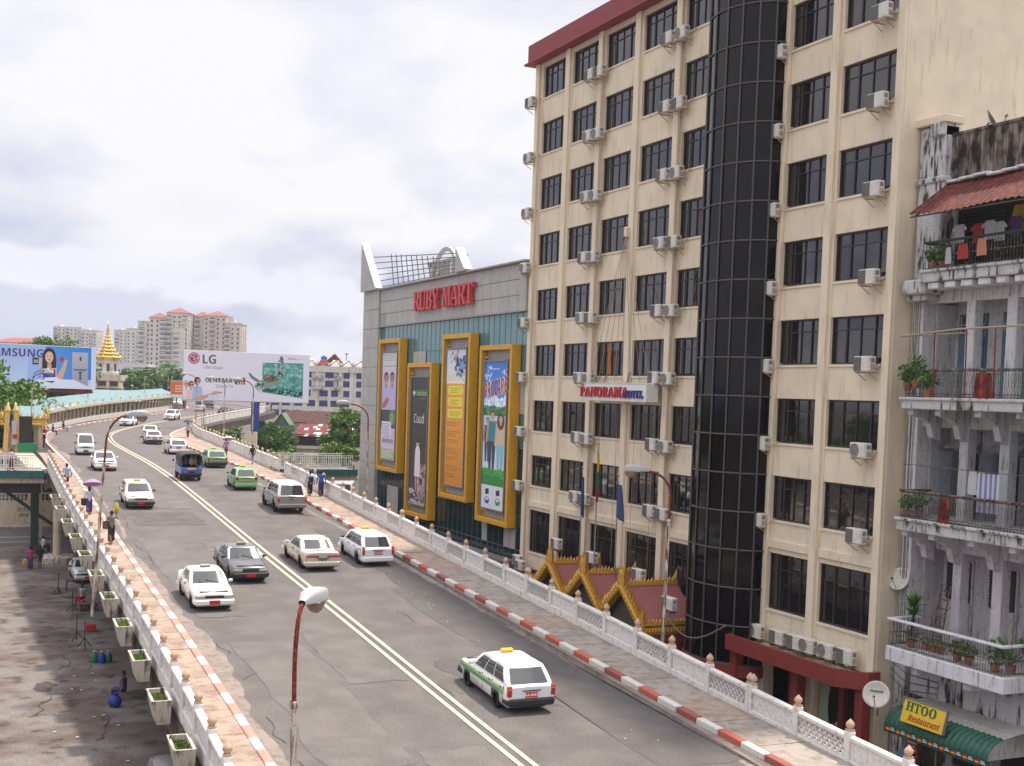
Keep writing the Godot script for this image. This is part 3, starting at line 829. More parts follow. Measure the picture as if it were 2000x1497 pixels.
func curtain(w: float, h: float, folds: int) -> MB:
	var mb = MB.new(); mb.sm(1)
	var n = folds * 4
	for i in n:
		var f = func(k, y): return v3(w * k / n * (1.0 - 0.35 * (1.0 - absf(y / h - 0.5) * 2.0)), y, 0.03 * sin(k * TAU / 4.0))
		for j in 5: mb.q(f.call(i, h * j / 5), f.call(i + 1, h * j / 5), f.call(i + 1, h * (j + 1) / 5), f.call(i, h * (j + 1) / 5))
	return mb
func build_hotel():
	var o = thing("hotel", "nine storey cream hotel with red parapet, dark windows and black glass stair tower", "hotel", front(v3(30.26, 0, HZ)))
	# walls: piers the full height, spandrels between windows
	var mb = MB.new()
	var piers = [[0, 0.9], [3.68, 4.46], [7.36, 8.13], [11.05, 11.84], [14.8, 15.56], [18.09, 18.8], [22.9, 23.38], [25.91, 26.54], [29.65, 29.95]]
	for p in piers:
		mb.bx(v3(p[0], 0, -0.5), v3(p[1], 31.65, 0))
	for c in LCOL:
		var y = 3.2
		for r in range(9, 0, -1):
			var sill = 14.12 - 3.1 * (r - 6) if r < 9 else 4.15
			mb.bx(v3(c[0], y, -0.5), v3(c[1], sill, -0.03))
			mb.bx(v3(c[0] - 0.0, sill - 0.09, -0.03), v3(c[1], sill, 0.02))
			y = 15.85 - 3.1 * (r - 6)
		mb.bx(v3(c[0], y, -0.5), v3(c[1], 31.65, -0.03))
		mb.bx(v3(c[0], 6.75, -0.03), v3(c[1], 7.05, 0.06))
	for c in RCOL:
		var y = 3.4
		for r in range(9, 0, -1):
			var sill = 14.555 - 3.1 * (r - 6) if r < 9 else 4.75
			mb.bx(v3(c[0], y, -0.5), v3(c[1], sill, -0.03))
			mb.bx(v3(c[0], sill - 0.09, -0.03), v3(c[1], sill, 0.02))
			y = 16.33 - 3.1 * (r - 6)
		mb.bx(v3(c[0], y, -0.5), v3(c[1], 31.65, -0.03))
		mb.bx(v3(c[0], 7.25, -0.03), v3(c[1], 7.55, 0.06))
	mb.bx(v3(18.8, 0, -0.9), v3(22.9, 31.65, -0.5))
	# the other sides
	mb.bx(v3(29.551, 0, -24), v3(29.95, 31.65, -0.5))
	mb.bx(v3(0, 0, -24), v3(0.4, 31.65, -0.5))
	mb.bx(v3(0.4, 0, -24), v3(29.551, 31.65, -23.6))
	mb.bx(v3(0.4, 31.4, -23.6), v3(29.551, 31.645, -0.5))
	part(o, "wall", mb, M.cream)
	mb = MB.new()
	for u in [0.35, 4.07, 7.75, 11.45, 15.18, 18.35, 23.2, 26.22, 29.75]:
		var w = 0.24 if u in [4.07, 7.75, 11.45, 15.18] else 0.2
		mb.cb(v3(u, 17.5, 0.06), v3(w * 2 if u < 29 else 0.36, 28.2, 0.16), 0.015)
	part(o, "pilaster", mb, M.cream)
	mb = MB.new()
	mb.bx(v3(-0.4, 31.65, -24.4), v3(30.35, 32.75, 0.4))
	mb.cb(v3(14.97, 31.68, -12), v3(31.0, 0.12, 25.2), 0.03)
	part(o, "roof_parapet", mb, M.maroon)
	# windows
	var n = 0
	for block in 2:
		for ci in (LCOL if block == 0 else RCOL).size():
			var c = (LCOL if block == 0 else RCOL)[ci]
			var shapes = {}
			for r in range(1, 10):
				var top = (15.85 if block == 0 else 16.33) - 3.1 * (r - 6)
				var sill = (14.12 if block == 0 else 14.555) - 3.1 * (r - 6)
				if r == 9: sill = 4.15 if block == 0 else 4.75
				var w = c[1] - c[0]; var h = top - sill
				var tr = h * 0.72
				var key = "%.2f" % h
				if not shapes.has(key):
					var a = MB.new(); a.bx(v3(-w / 8 + 0.03, -tr / 2 + 0.04, -0.012), v3(w / 8 - 0.03, tr / 2 - 0.02, 0.0))
					var b = MB.new(); b.bx(v3(-w / 8 + 0.03, -(h - tr) / 2 + 0.02, -0.012), v3(w / 8 - 0.03, (h - tr) / 2 - 0.04, 0.0))
					shapes[key] = [window_frame(w, h, tr).mesh(), a.mesh(), b.mesh()]
				var win = part(o, "window", shapes[key][0], M.frame, v3(c[0], sill, -0.17))
				for k in 4:
					for up in 2:
						var pos = v3(w * (k + 0.5) / 4, (tr + h) / 2 if up else tr / 2, -0.01 - 0.012 * (k % 2))
						var tilt = Basis(Vector3.UP, deg_to_rad(rng.randf_range(-0.35, 0.35))) * Basis(Vector3.RIGHT, deg_to_rad(rng.randf_range(-0.3, 0.3)))
						var m = M.dark_glass
						if block == 0 and up == 0 and ([ci, r, k] in [[4, 4, 2], [4, 5, 2], [2, 6, 1], [2, 6, 2]]): m = M.dark  # open panes: a dark sheet painted as the shade of the room
						part(win, "pane", shapes[key][1 + up], m, Transform3D(tilt, pos if m != M.dark else pos - v3(0, 0, 0.03)))
				if block == 0 and [ci, r] in [[4, 5], [2, 6]]:
					part(win, "curtain", curtain(0.42 if r == 6 else 0.16, h - 0.2, 3 if r == 6 else 2), M.orange_cloth if r == 6 else M.wood, v3(w * (0.36 if r == 6 else 0.53), 0.08, 0.02))
				n += 1
	# the round stair tower
	var tw = part(o, "stair_tower", tower_shell(), M.frame_grey, v3(20.95, 0, -0.02))
	var rows = 19
	for k in 9:
		var a0 = deg_to_rad(-90 + 20 * k); var a1 = deg_to_rad(-70 + 20 * k)
		var p0 = v3(2.3 * sin(a0), 0, 1.7 * cos(a0)); var p1 = v3(2.3 * sin(a1), 0, 1.7 * cos(a1))
		var l = (p1 - p0).length()
		var d = (p1 - p0) / l
		var pm = MB.new(); pm.bx(v3(-l / 2 + 0.02, -0.755, -0.01), v3(l / 2 - 0.02, 0.755, 0.0)); pm = pm.mesh()
		for j in rows:
			var tilt = Basis(Vector3.UP, deg_to_rad(rng.randf_range(-0.8, 0.8))) * Basis(Vector3.RIGHT, deg_to_rad(rng.randf_range(-0.5, 0.5)))
			part(tw, "tower_pane", pm, M.black_glass, Transform3D(Basis(d, Vector3.UP, d.cross(Vector3.UP)) * tilt, (p0 + p1) / 2 * 0.985 + v3(0, 2.35 + 1.56 * (j + 0.5), 0)))
	mb = MB.new()
	mb.x = Transform3D(Basis.from_scale(v3(1, 1, 0.74)), V)
	mb.lathe([Vector2(2.2, 1.85), Vector2(2.42, 1.85), Vector2(2.42, 2.33), Vector2(2.2, 2.33)], 36, V, false)
	part(o, "tower_base_band", mb, M.red_paint, v3(20.95, 0, 0))
	# ground floor: back faces coloured dark for the shade in the recess, red posts, the lower red canopy
	mb = MB.new()
	mb.bx(v3(23.4, 0, -2.6), v3(29.5, 3.3, -2.4)); mb.bx(v3(18.0, 0, -0.49), v3(23.3, 2.3, -0.3)); mb.bx(v3(0.4, 0, -0.45), v3(18.0, 3.2, -0.3))
	part(o, "shopfront", mb, M.dark)
	mb = MB.new()
	var cx = [22.55, 30.15]
	mb.prism(PackedVector2Array([Vector2(22.55, 0), Vector2(22.55, -1.35), Vector2(29.2, -1.35), Vector2(30.3, -0.5), Vector2(30.3, 0)]), 3.05, 3.12)
	mb.x = Transform3D()
	var cn = MB.new()
	var out = [v3(22.55, 0, 0.05), v3(22.55, 0, 1.35), v3(29.3, 0, 1.35), v3(30.25, 0, 0.6), v3(30.25, 0, 0.05)]
	for i in 4:
		var a = out[i]; var b = out[i + 1]
		var d = (b - a).normalized(); var nn = v3(-d.z, 0, d.x) * -0.14
		cn.q(a + v3(0, 2.98, 0), b + v3(0, 2.98, 0), b + v3(0, 3.62, 0), a + v3(0, 3.62, 0))
		cn.q(b + nn + v3(0, 2.98, 0), a + nn + v3(0, 2.98, 0), a + nn + v3(0, 3.62, 0), b + nn + v3(0, 3.62, 0))
		cn.q(a + v3(0, 3.62, 0), b + v3(0, 3.62, 0), b + nn + v3(0, 3.62, 0), a + nn + v3(0, 3.62, 0))
		cn.q(b + v3(0, 2.98, 0), a + v3(0, 2.98, 0), a + nn + v3(0, 2.98, 0), b + nn + v3(0, 2.98, 0))
	var can = part(o, "red_canopy", cn, M.red_paint)
	mb = MB.new(); mb.bx(v3(22.7, 3.25, 0.02), v3(29.2, 3.36, 1.22)); mb.bx(v3(29.2, 3.25, 0.02), v3(30.1, 3.36, 0.55))
	part(can, "canopy_deck", mb, M.cream_dark)
	for u in [22.75, 26.2, 29.85]:
		mb = MB.new(); mb.cb(v3(u, 1.5, 0.45 if u > 23 else 0.9), v3(0.42, 2.96, 0.42), 0.02)
		part(o, "red_post", mb, M.red_paint)
	for u in [24.9, 27.9]:
		mb = MB.new(); mb.cb(v3(u, 1.5, -0.3), v3(0.3, 2.96, 0.2), 0.02)
		part(o, "red_post", mb, M.red_dark)
	mb = curtain(0.7, 2.4, 5)
	part(o, "shop_curtain", mb, M.green_cloth, v3(26.7, 0.5, -0.2))
	mb = MB.new(); mb.bx(v3(27.0, 0.75, -0.9), v3(29.4, 0.82, -0.1)); mb.bx(v3(27.1, 0, -0.8), v3(27.2, 0.75, -0.2)); mb.bx(v3(29.2, 0, -0.8), v3(29.3, 0.75, -0.2))
	var desk = thing("reception_table", "dark table with papers and bottles inside the red shopfront", "table", front(v3(30.26, 0.05, HZ)))
	part(desk, "table_top", mb, M.wood)
	mb = MB.new()
	for i in 9: mb.bx(v3(27.2 + i * 0.22, 0.82, -0.5), v3(27.3 + i * 0.22, 0.9 + 0.12 * (i % 3), -0.4))
	part(desk, "papers", mb, M.white_cloth)
	# downpipes and hoses along the pilasters
	for u in [0.75, 8.05, 15.5, 23.0]:
		mb = MB.new()
		mb.tube([v3(u, 3.4, 0.19), v3(u, 31.3, 0.19)], 0.035, 5); mb.tube([v3(u + 0.1, 3.4, 0.18), v3(u + 0.1, 29, 0.18)], 0.02, 4)
		part(o, "pipe", mb, M.pipe)
	# sign box
	var sg = thing("hotel_sign", "white sign box reading PANORAMA HOTEL on the cream hotel front", "sign", front(v3(30.26, 0, HZ)))
	mb = MB.new(); mb.cb(v3(11.75, 13.32, 0.55), v3(6.15, 0.9, 0.62), 0.03)
	part(sg, "sign_box", mb, M.sign_white)
	mb = MB.new()
	for b in [[8.68, 12.87, 14.82, 12.93], [8.68, 13.71, 14.82, 13.77], [8.68, 12.93, 8.74, 13.71], [14.76, 12.93, 14.82, 13.71]]: mb.bx(v3(b[0], b[1], 0.85), v3(b[2], b[3], 0.885))
	part(sg, "sign_frame", mb, M.ac_white)
	text(sg, "red_letters", "PANORAMA", 0.5, 0.1, M.sign_red, Transform3D(Basis(), v3(10.72, 13.3, 0.9)), "Droid Serif", true, 1.13)
	text(sg, "blue_letters", "HOTEL", 0.36, 0.1, M.sign_blue, Transform3D(Basis(), v3(13.62, 13.22, 0.9)), "Droid Serif", true, 1.05)
	mb = MB.new()
	for u in [9.5, 11.8, 14.2]: mb.tube([v3(u, 13.6, 0.25), v3(u, 14.3, 0.05)], 0.03, 4)
	mb.tube([v3(15.2, 12.2, 0.3), v3(15.2, 13.5, 0.3)], 0.03, 4)
	part(sg, "bracket", mb, M.cable)
	# guy wires from a hook on the front
	var gw = thing("guy_wires", "fan of thin stay wires from a hook on the hotel front down to its sign", "wires", front(v3(30.26, 0, HZ)))
	var ap = v3(11.3, 20.9, 0.3)
	mb = MB.new(); mb.cb(ap + v3(0, 0.2, -0.1), v3(0.28, 0.5, 0.3), 0.04)
	part(gw, "hook", mb, M.cream)
	for i in 8:
		var e = v3(8.8 + i * 0.82, 13.8, 0.6)
		mb = MB.new(); mb.tube([ap, e], 0.014, 4)
		part(gw, "wire", mb, M.wire)
		if i % 2: mb = MB.new(); mb.tube([v3(9.0 + i * 0.85, 12.9, 0.5), v3(8.8 + i * 0.86, 5.0, 0.5)], 0.012, 4); part(gw, "wire", mb, M.wire)
	build_hotel_units()
	build_hotel_porch()
func tower_shell() -> MB:
	var mb = MB.new()
	var E = func(a, r): return v3((2.3 + r) * sin(a), 0, (1.7 + r) * cos(a))
	for k in 10:
		var p = E.call(deg_to_rad(-90 + 20 * k), 0.015)
		mb.tube([p + v3(0, 2.33, 0), p + v3(0, 32.0, 0)], 0.042, 6)
	for j in 20:
		var pts = []
		for k in 19: pts.append(E.call(deg_to_rad(-90 + 10 * k), 0.0) + v3(0, 2.35 + 1.56 * j, 0))
		for k in range(1, 19, 2): pts[k] = (pts[k - 1] + pts[k + 1]) / 2
		mb.tube(pts, 0.04, 5)
	return mb

func ac_unit(fan: bool, label: String, at: Transform3D, stand := false) -> void:   # origin: middle of the lower edge at the wall
	var key = "ac_%s_%s" % [fan, stand]
	if T.has(key):
		var r = dup(T[key], label, at)
		return
	var o = thing("air_conditioner", label, "air conditioner", at, "air conditioner boxes on the hotel")
	T[key] = o
	var mb = MB.new()
	mb.cb(v3(0, 0.3, 0.34), v3(0.84, 0.56, 0.32), 0.03)
	mb.cb(v3(0.2, 0.3, 0.505), v3(0.4, 0.5, 0.02), 0.01)
	part(o, "casing", mb, M.ac_white)
	mb = MB.new()
	if fan:
		mb.x = Transform3D(Basis(Vector3.RIGHT, PI / 2), v3(-0.13, 0.3, 0.5))
		mb.lathe([Vector2(0.24, 0.0), Vector2(0.24, 0.035), Vector2(0.215, 0.035), Vector2(0.2, 0.02), Vector2(0.07, 0.02), Vector2(0.06, 0.035), Vector2(0, 0.035)], 18, V, false)
		mb.x = Transform3D()
	else:
		for i in 9: mb.bx(v3(-0.38, 0.07 + i * 0.054, 0.5), v3(-0.02, 0.095 + i * 0.054, 0.522))
		for i in 7: mb.bx(v3(-0.38 + i * 0.06, 0.06, 0.5), v3(-0.37 + i * 0.06, 0.54, 0.526))
		mb.bx(v3(-0.39, 0.05, 0.495), v3(-0.01, 0.55, 0.505))
	part(o, "fan_grille", mb, M.ac_grille)
	mb = MB.new()
	mb.bx(v3(0.421, 0.36, 0.26), v3(0.425, 0.5, 0.42))
	for i in 4: mb.bx(v3(0.42, 0.1 + i * 0.05, 0.24), v3(0.428, 0.12 + i * 0.05, 0.42))
	part(o, "side_vent", mb, M.ac_grille)
	if not stand:
		mb = MB.new()
		for x in [-0.3, 0.3]:
			mb.bx(v3(x - 0.025, -0.02, 0.0), v3(x + 0.025, 0.02, 0.5))
			mb.tube([v3(x, -0.28, 0.02), v3(x, -0.01, 0.42)], 0.02, 4)
		part(o, "bracket", mb, M.cream_dark)
		mb = MB.new()
		mb.tube([v3(0.43, 0.2, 0.3), v3(0.58, 0.18, 0.26), v3(0.66, 0.36, 0.1), v3(0.72, 0.4, 0.0)], 0.025, 5)
		part(o, "hose", mb, M.cream_dark)
	else:
		mb = MB.new()
		for x in [-0.3, 0.3]: mb.bx(v3(x - 0.03, -0.1, 0.2), v3(x + 0.03, 0.02, 0.5))
		part(o, "foot", mb, M.cable)

func build_hotel_units():
	var P = func(u, v): return front(v3(30.26, v, HZ + u))
	var fans = [[0, 0, 0, 1], [1, 1, 0, 0], [1, 1, 0, 1], [0, 1, 1, 0], [1, 0, 0, 1], [1, 1, 0, 1], [0, 1, 0, 1], [1, 0, 0, 0]]
	for r in range(1, 9):
		var y = 14.12 - 3.1 * (r - 6) - 0.42
		ac_unit(r in [2, 3, 4], "white air conditioner at the hotel's far left corner under the %s window row" % ORD[r - 1], P.call(0.0, y + 0.05))
		for k in 2:
			var u0 = [7.1, 14.62][k]
			for s in 2:
				ac_unit(fans[r - 1][k * 2 + s] == 1, "%s white air conditioner of the %s pair below the %s window row" % [["left", "right"][s], ["left", "right"][k], ORD[r - 1]], P.call(u0 + s * (1.15 if k else 1.02), y + [0.03, -0.02][s]))
	for r in range(2, 9):
		var y = 14.555 - 3.1 * (r - 6) - 0.3
		ac_unit(r == 7, "white air conditioner right of the glass tower under the %s window row" % ORD[r - 1], P.call(22.98, y - 0.05))
		ac_unit(r == 7, "white air conditioner at the hotel's near right corner under the %s window row" % ORD[r - 1], P.call(28.95, y - 0.02))
	for i in 6:
		ac_unit(i in [0, 3, 4], "%s of six white air conditioners standing on the lower red canopy" % ["first", "second", "third", "fourth", "fifth", "last"][i], P.call(23.25 + i * 1.1 + (0.35 if i in [1, 2] else 0.0), 3.5 + 0.02 * i), true)
	var k = 0
	for s in [[0.9, 3.35, 0.0], [1.9, 3.2, 0.3]]:
		ac_unit(true, ["first white air conditioner on the flat red roof left of the gold gables", "second white air conditioner, half behind the left gold gable"][k], front(v3(30.0 - s[2], s[1], HZ + s[0])), true); k += 1
	k = 0
	for s in [[29.9, 4.9, -57.9], [29.7, 4.75, -53.6], [29.7, 4.55, -49.0], [28.8, 3.95, -44.85]]:
		ac_unit(false, ["white air conditioner behind the left gold ridge", "white air conditioner behind the middle gold ridge", "white air conditioner behind the right gold ridge", "white air conditioner on the right slope of the maroon porch roof"][k], front(v3(s[0], s[1], s[2])), true)
		k += 1

func flame_strip(mb: MB, a: Vector3, b: Vector3, up: Vector3, h: float, n: int, th: float):   # a carved crest of leaping leaves
	var d = (b - a) / n
	var side = (b - a).cross(up).normalized() * th
	for i in n:
		var p = a + d * i
		var q = a + d * (i + 1)
		var hh = h * (0.75 + 0.5 * rng.randf())
		var tip = (p + q) / 2 + up * hh + d * 0.35
		var m = (p + q) / 2 + up * hh * 0.45
		for s in [1, -1]:
			var w = side * s * 1.0
			var k = side * s * 1.9
			if s > 0:
				mb.t(p + w, q + w, m + k); mb.t(q + w, tip, m + k); mb.t(tip, p + w, m + k)
			else:
				mb.t(q + w, p + w, m + k); mb.t(tip, q + w, m + k); mb.t(p + w, tip, m + k)
func beam(mb: MB, a: Vector3, b: Vector3, w: float, h: float, up := Vector3.UP):
	var d = (b - a).normalized()
	var s = d.cross(up).normalized()
	var keep = mb.x
	mb.x = keep * Transform3D(Basis(d, s.cross(d), s), (a + b) / 2)
	mb.cb(V, v3((b - a).length(), h, w), 0.02)
	mb.x = keep
func build_hotel_porch():
	# three maroon gables with gilded barge boards, ridges running to the hotel front
	var o = thing("temple_porch", "porch with three maroon gables and carved golden barge boards before the hotel", "porch")
	var X0 = 27.35; var X1 = 30.2
	var zs = [-55.95, -52.45, -48.85, -45.2]
	for i in 3:
		var z0 = zs[i]; var z1 = zs[i + 1]; var zm = (z0 + z1) / 2
		var ridge = 4.72; var valley = 3.3
		var mb = MB.new()
		for s in 2:
			var ze = z0 if s == 0 else z1
			var ye = valley if not (i == 2 and s == 1) else 3.35
			var a = v3(X0, ye, ze); var b = v3(X1, ye, ze); var c = v3(X1, ridge, zm); var d = v3(X0, ridge, zm)
			for n in [0.0, -0.1]:
				var k = v3(0, n, 0)
				if (s == 0) == (n == 0.0): mb.q(a + k, d + k, c + k, b + k)
				else: mb.q(a + k, b + k, c + k, d + k)
		part(o, "gable_roof", mb, M.roof_maroon)
		mb = MB.new()
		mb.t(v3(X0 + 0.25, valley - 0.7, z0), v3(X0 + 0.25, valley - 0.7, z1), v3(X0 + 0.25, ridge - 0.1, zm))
		part(o, "dark_gable", mb, M.dark)  # dark triangle, the shade behind the gable put into its colour
		mb = MB.new()
		for s in 2:
			var ze = z0 + 0.05 if s == 0 else z1 - 0.05
			var top = v3(X0 - 0.02, ridge - 0.02, zm); var foot = v3(X0 - 0.02, valley - 0.05, ze)
			beam(mb, top, foot, 0.24, 0.34, v3(1, 0, 0))
			var up = v3(0, 0.86, 0.5 * (-1 if s == 0 else 1))
			flame_strip(mb, foot + up * 0.14, top + up * 0.14, up, 0.34, 9, 0.06)
			flame_strip(mb, top - up * 0.14, foot - up * 0.14, -up, 0.12, 12, 0.05)
			for k in 9: mb.ball(top.lerp(foot, (k + 0.5) / 9.0) - v3(0.14, 0, 0), v3(0.06, 0.1, 0.1), 6, 4)
		# apex and foot ornaments
		flame_strip(mb, v3(X0 - 0.02, ridge, zm - 0.25), v3(X0 - 0.02, ridge, zm + 0.25), Vector3.UP, 0.95, 3, 0.08)
		mb.ball(v3(X0 - 0.05, ridge + 0.12, zm), v3(0.12, 0.34, 0.26), 8, 6)
		mb.ball(v3(X0 - 0.05, ridge + 0.5, zm - 0.05), v3(0.09, 0.24, 0.16), 8, 6)
		for ze in [z0, z1]:
			flame_strip(mb, v3(X0 - 0.06, valley - 0.1, ze - 0.22), v3(X0 - 0.06, valley - 0.1, ze + 0.22), Vector3.UP, 0.75, 3, 0.07)
			mb.ball(v3(X0 - 0.04, valley - 0.05, ze), v3(0.13, 0.3, 0.2), 8, 5)
			mb.cb(v3(X0, valley - 0.55, ze), v3(0.3, 0.9, 0.34), 0.05)
			for k in 5: mb.ball(v3(X0 - 0.14, valley - 0.2 - 0.17 * k, ze + 0.1 * (k % 2) - 0.05), v3(0.05, 0.08, 0.08), 6, 4)
		part(o, "barge_board", mb, M.gold)
		mb = MB.new()
		beam(mb, v3(X0, ridge + 0.03, zm), v3(X1, ridge + 0.03, zm), 0.16, 0.14)
		flame_strip(mb, v3(X0 + 0.3, ridge + 0.08, zm), v3(X1, ridge + 0.08, zm), Vector3.UP, 0.26, 14, 0.045)
		flame_strip(mb, v3(X1 - 0.25, ridge + 0.08, zm), v3(X1, ridge + 0.08, zm), Vector3.UP, 0.6, 1, 0.06)
		for k in 12: mb.ball(v3(X0 + 0.15 + k * 0.23, ridge + 0.05, zm - 0.1), v3(0.07, 0.05, 0.03), 5, 3)
		part(o, "ridge_crest", mb, M.gold)
	var mb2 = MB.new()
	for k in 3: mb2.cb(v3((X0 + X1) / 2, 3.3 - 0.2 * k, zs[3] + 0.02 + 0.05 * (k % 2)), v3(X1 - X0 + 0.1, 0.14, 0.3 - 0.04 * k), 0.03)
	flame_strip(mb2, v3(X0, 3.36, zs[3] + 0.1), v3(X1, 3.36, zs[3] + 0.1), Vector3.UP, 0.2, 16, 0.045)
	for k in 18: mb2.ball(v3(X0 + 0.1 + k * 0.16, 3.0, zs[3] + 0.2), v3(0.06, 0.09, 0.04), 6, 4)
	part(o, "side_frieze", mb2, M.gold)
	mb2 = MB.new(); mb2.bx(v3(X0 + 0.1, 2.1, zs[3] - 0.16), v3(X1, 2.8, zs[3] + 0.1)); mb2.bx(v3(X0 + 0.1, 2.2, zs[0]), v3(X0 + 0.4, 2.6, zs[3] - 0.16))
	part(o, "red_beam", mb2, M.red_paint)
	for z in zs:
		mb2 = MB.new(); mb2.cb(v3(X0 + 0.25, 1.3, z), v3(0.36, 2.6, 0.36), 0.03)
		part(o, "red_post", mb2, M.red_paint)
	# flat red roof to the left
	mb2 = MB.new(); mb2.bx(v3(28.2, 2.6, -63.6), v3(30.2, 3.0, -56.2)); mb2.bx(v3(28.1, 2.6, -63.7), v3(28.25, 3.3, -56.1))
	part(o, "flat_red_roof", mb2, M.red_paint)
	# flag poles and flags
	var fl = [[-54.05, 9.45, M.blue_flag, "pale steel flagpole with a hanging blue flag before the hotel, the left one", 7.2], [-52.5, 10.75, M.flag_yellow, "tallest flagpole with a green, yellow and red flag", 8.6], [-50.45, 9.35, M.blue_flag, "flagpole with a wide dark blue flag behind the lamp arm", 7.3]]
	for i in 3:
		var f = fl[i]
		var t = thing("flagpole", f[3], "flagpole", v3(28.9, 3.0, f[0]), "flagpoles before the hotel")
		var mb = MB.new(); var H = f[1] - 3.0
		mb.tube([V, v3(0, H, 0)], [0.045, 0.025], 8); mb.ball(v3(0, H + 0.05, 0), v3(0.06, 0.06, 0.06))
		part(t, "pole", mb, M.steel)
		var cols = [M.blue_flag] if i != 1 else [M.flag_yellow, M.flag_green, M.flag_red]
		for c in cols.size():
			mb = MB.new(); mb.sm(1)
			var y1 = H - 0.25 - c * (0.75 if i == 1 else 0); var hh = [2.0, 0.75, 1.7][i]; var ww = [0.42, 0.2, 0.95][i]
			for a in 10:
				for b in 8:
					var fn = func(k, m):
						var s = k / 10.0; var q = m / 8.0
						return v3(-0.06 + 0.1 * sin(s * 9.0 + q * 2.0) * s, y1 - q * hh * (1.0 - 0.15 * s) - s * 0.5 * (0.4 + 0.6 * q), s * ww * (0.35 + 0.65 * q) + 0.03)
					mb.q(fn.call(a, b + 1), fn.call(a + 1, b + 1), fn.call(a + 1, b), fn.call(a, b))
			part(t, "flag", mb, cols[c])
	# black cable looping past the tower
	mb2 = MB.new()
	var pts = []
	for k in 13: pts.append(v3(28.3 - 0.2 * sin(PI * k / 12), 4.1 - 0.9 * sin(PI * k / 12), -45.2 + k * 0.4))
	mb2.tube(pts, 0.04, 5)
	tag(part(self, "cable", mb2, M.cable), "black cable sagging in front of the foot of the dark glass tower", "cable")

# ---------------------------------------------------------------- pictures printed on posters
class Pic:
	var im: Image
	func _init(w: int, h: int, c: Color): im = Image.create(w, h, false, Image.FORMAT_RGB8); im.fill(c)
	func rect(x, y, w, h, c: Color): im.fill_rect(Rect2i(int(x), int(y), int(w), int(h)), c)
	func oval(cx, cy, rx, ry, c: Color):
		for y in range(int(cy - ry), int(cy + ry) + 1):
			var k = 1.0 - pow((y - cy) / float(ry), 2)
			if k > 0: rect(cx - rx * sqrt(k), y, maxf(1, 2 * rx * sqrt(k)), 1, c)
	func poly(p: Array, c: Color):
		var lo = 1e9; var hi = -1e9
		for q in p: lo = minf(lo, q[1]); hi = maxf(hi, q[1])
		for y in range(int(lo), int(hi) + 1):
			var xs = []
			for i in p.size():
				var a = p[i]; var b = p[(i + 1) % p.size()]
				if (a[1] <= y) != (b[1] <= y): xs.append(a[0] + (y - a[1]) * (b[0] - a[0]) / float(b[1] - a[1]))
			xs.sort()
			for i in range(0, xs.size() - 1, 2): rect(xs[i], y, maxf(1, xs[i + 1] - xs[i]), 1, c)
	func fade(x, y, w, h, a: Color, b: Color, across := false):
		var n = int(w if across else h)
		for i in n:
			var c = a.lerp(b, i / float(n))
			if across: rect(x + i, y, 1, h, c)
			else: rect(x, y + i, w, 1, c)
	func dots(x, y, w, h, n, r, cs: Array, sd := 1):
		var g = RandomNumberGenerator.new(); g.seed = sd
		for i in n: oval(x + g.randf() * w, y + g.randf() * h, r * g.randf_range(0.4, 1.3), r * g.randf_range(0.4, 1.3), cs[g.randi() % cs.size()])
	func lines(x, y, w, n, step, th, c: Color, sd := 1):   # rows of small print
		var g = RandomNumberGenerator.new(); g.seed = sd
		for i in n:
			var cx = x
			var e = x + w * g.randf_range(0.55, 1.0)
			while cx < e:
				var l = g.randf_range(3, 9)
				rect(cx, y + i * step, l, th, c); cx += l + 3
	func figure(x, y, h, top: Color, legs: Color, skin: Color, hair: Color, long := false):   # a standing figure, feet at y
		var u = h / 7.5
		poly([[x - u * 0.8, y - h * 0.5], [x + u * 0.8, y - h * 0.5], [x + u * 0.55, y], [x + u * 0.12, y], [x, y - h * 0.4], [x - u * 0.12, y], [x - u * 0.55, y]], legs)
		poly([[x - u * 1.0, y - h * 0.82], [x + u * 1.0, y - h * 0.82], [x + u * 0.85, y - h * 0.47], [x - u * 0.85, y - h * 0.47]], top)
		poly([[x - u * 1.0, y - h * 0.81], [x - u * 0.65, y - h * 0.8], [x - u * 0.95, y - h * 0.45], [x - u * 1.3, y - h * 0.46]], skin)
		poly([[x + u * 1.0, y - h * 0.81], [x + u * 0.65, y - h * 0.8], [x + u * 0.95, y - h * 0.45], [x + u * 1.3, y - h * 0.46]], skin)
		if long: oval(x, y - h * 0.88, u * 0.75, u * 1.1, hair)
		rect(x - u * 0.2, y - h * 0.87, u * 0.4, u * 0.5, skin)
		oval(x, y - h + u * 0.52, u * 0.46, u * 0.55, hair); oval(x, y - h + u * 0.66, u * 0.38, u * 0.46, skin)
	func mat(rough := 0.45) -> StandardMaterial3D:
		var m = StandardMaterial3D.new()
		m.albedo_texture = ImageTexture.create_from_image(im); m.roughness = rough
		return m
func H(s: String) -> Color: return Color.html(s)

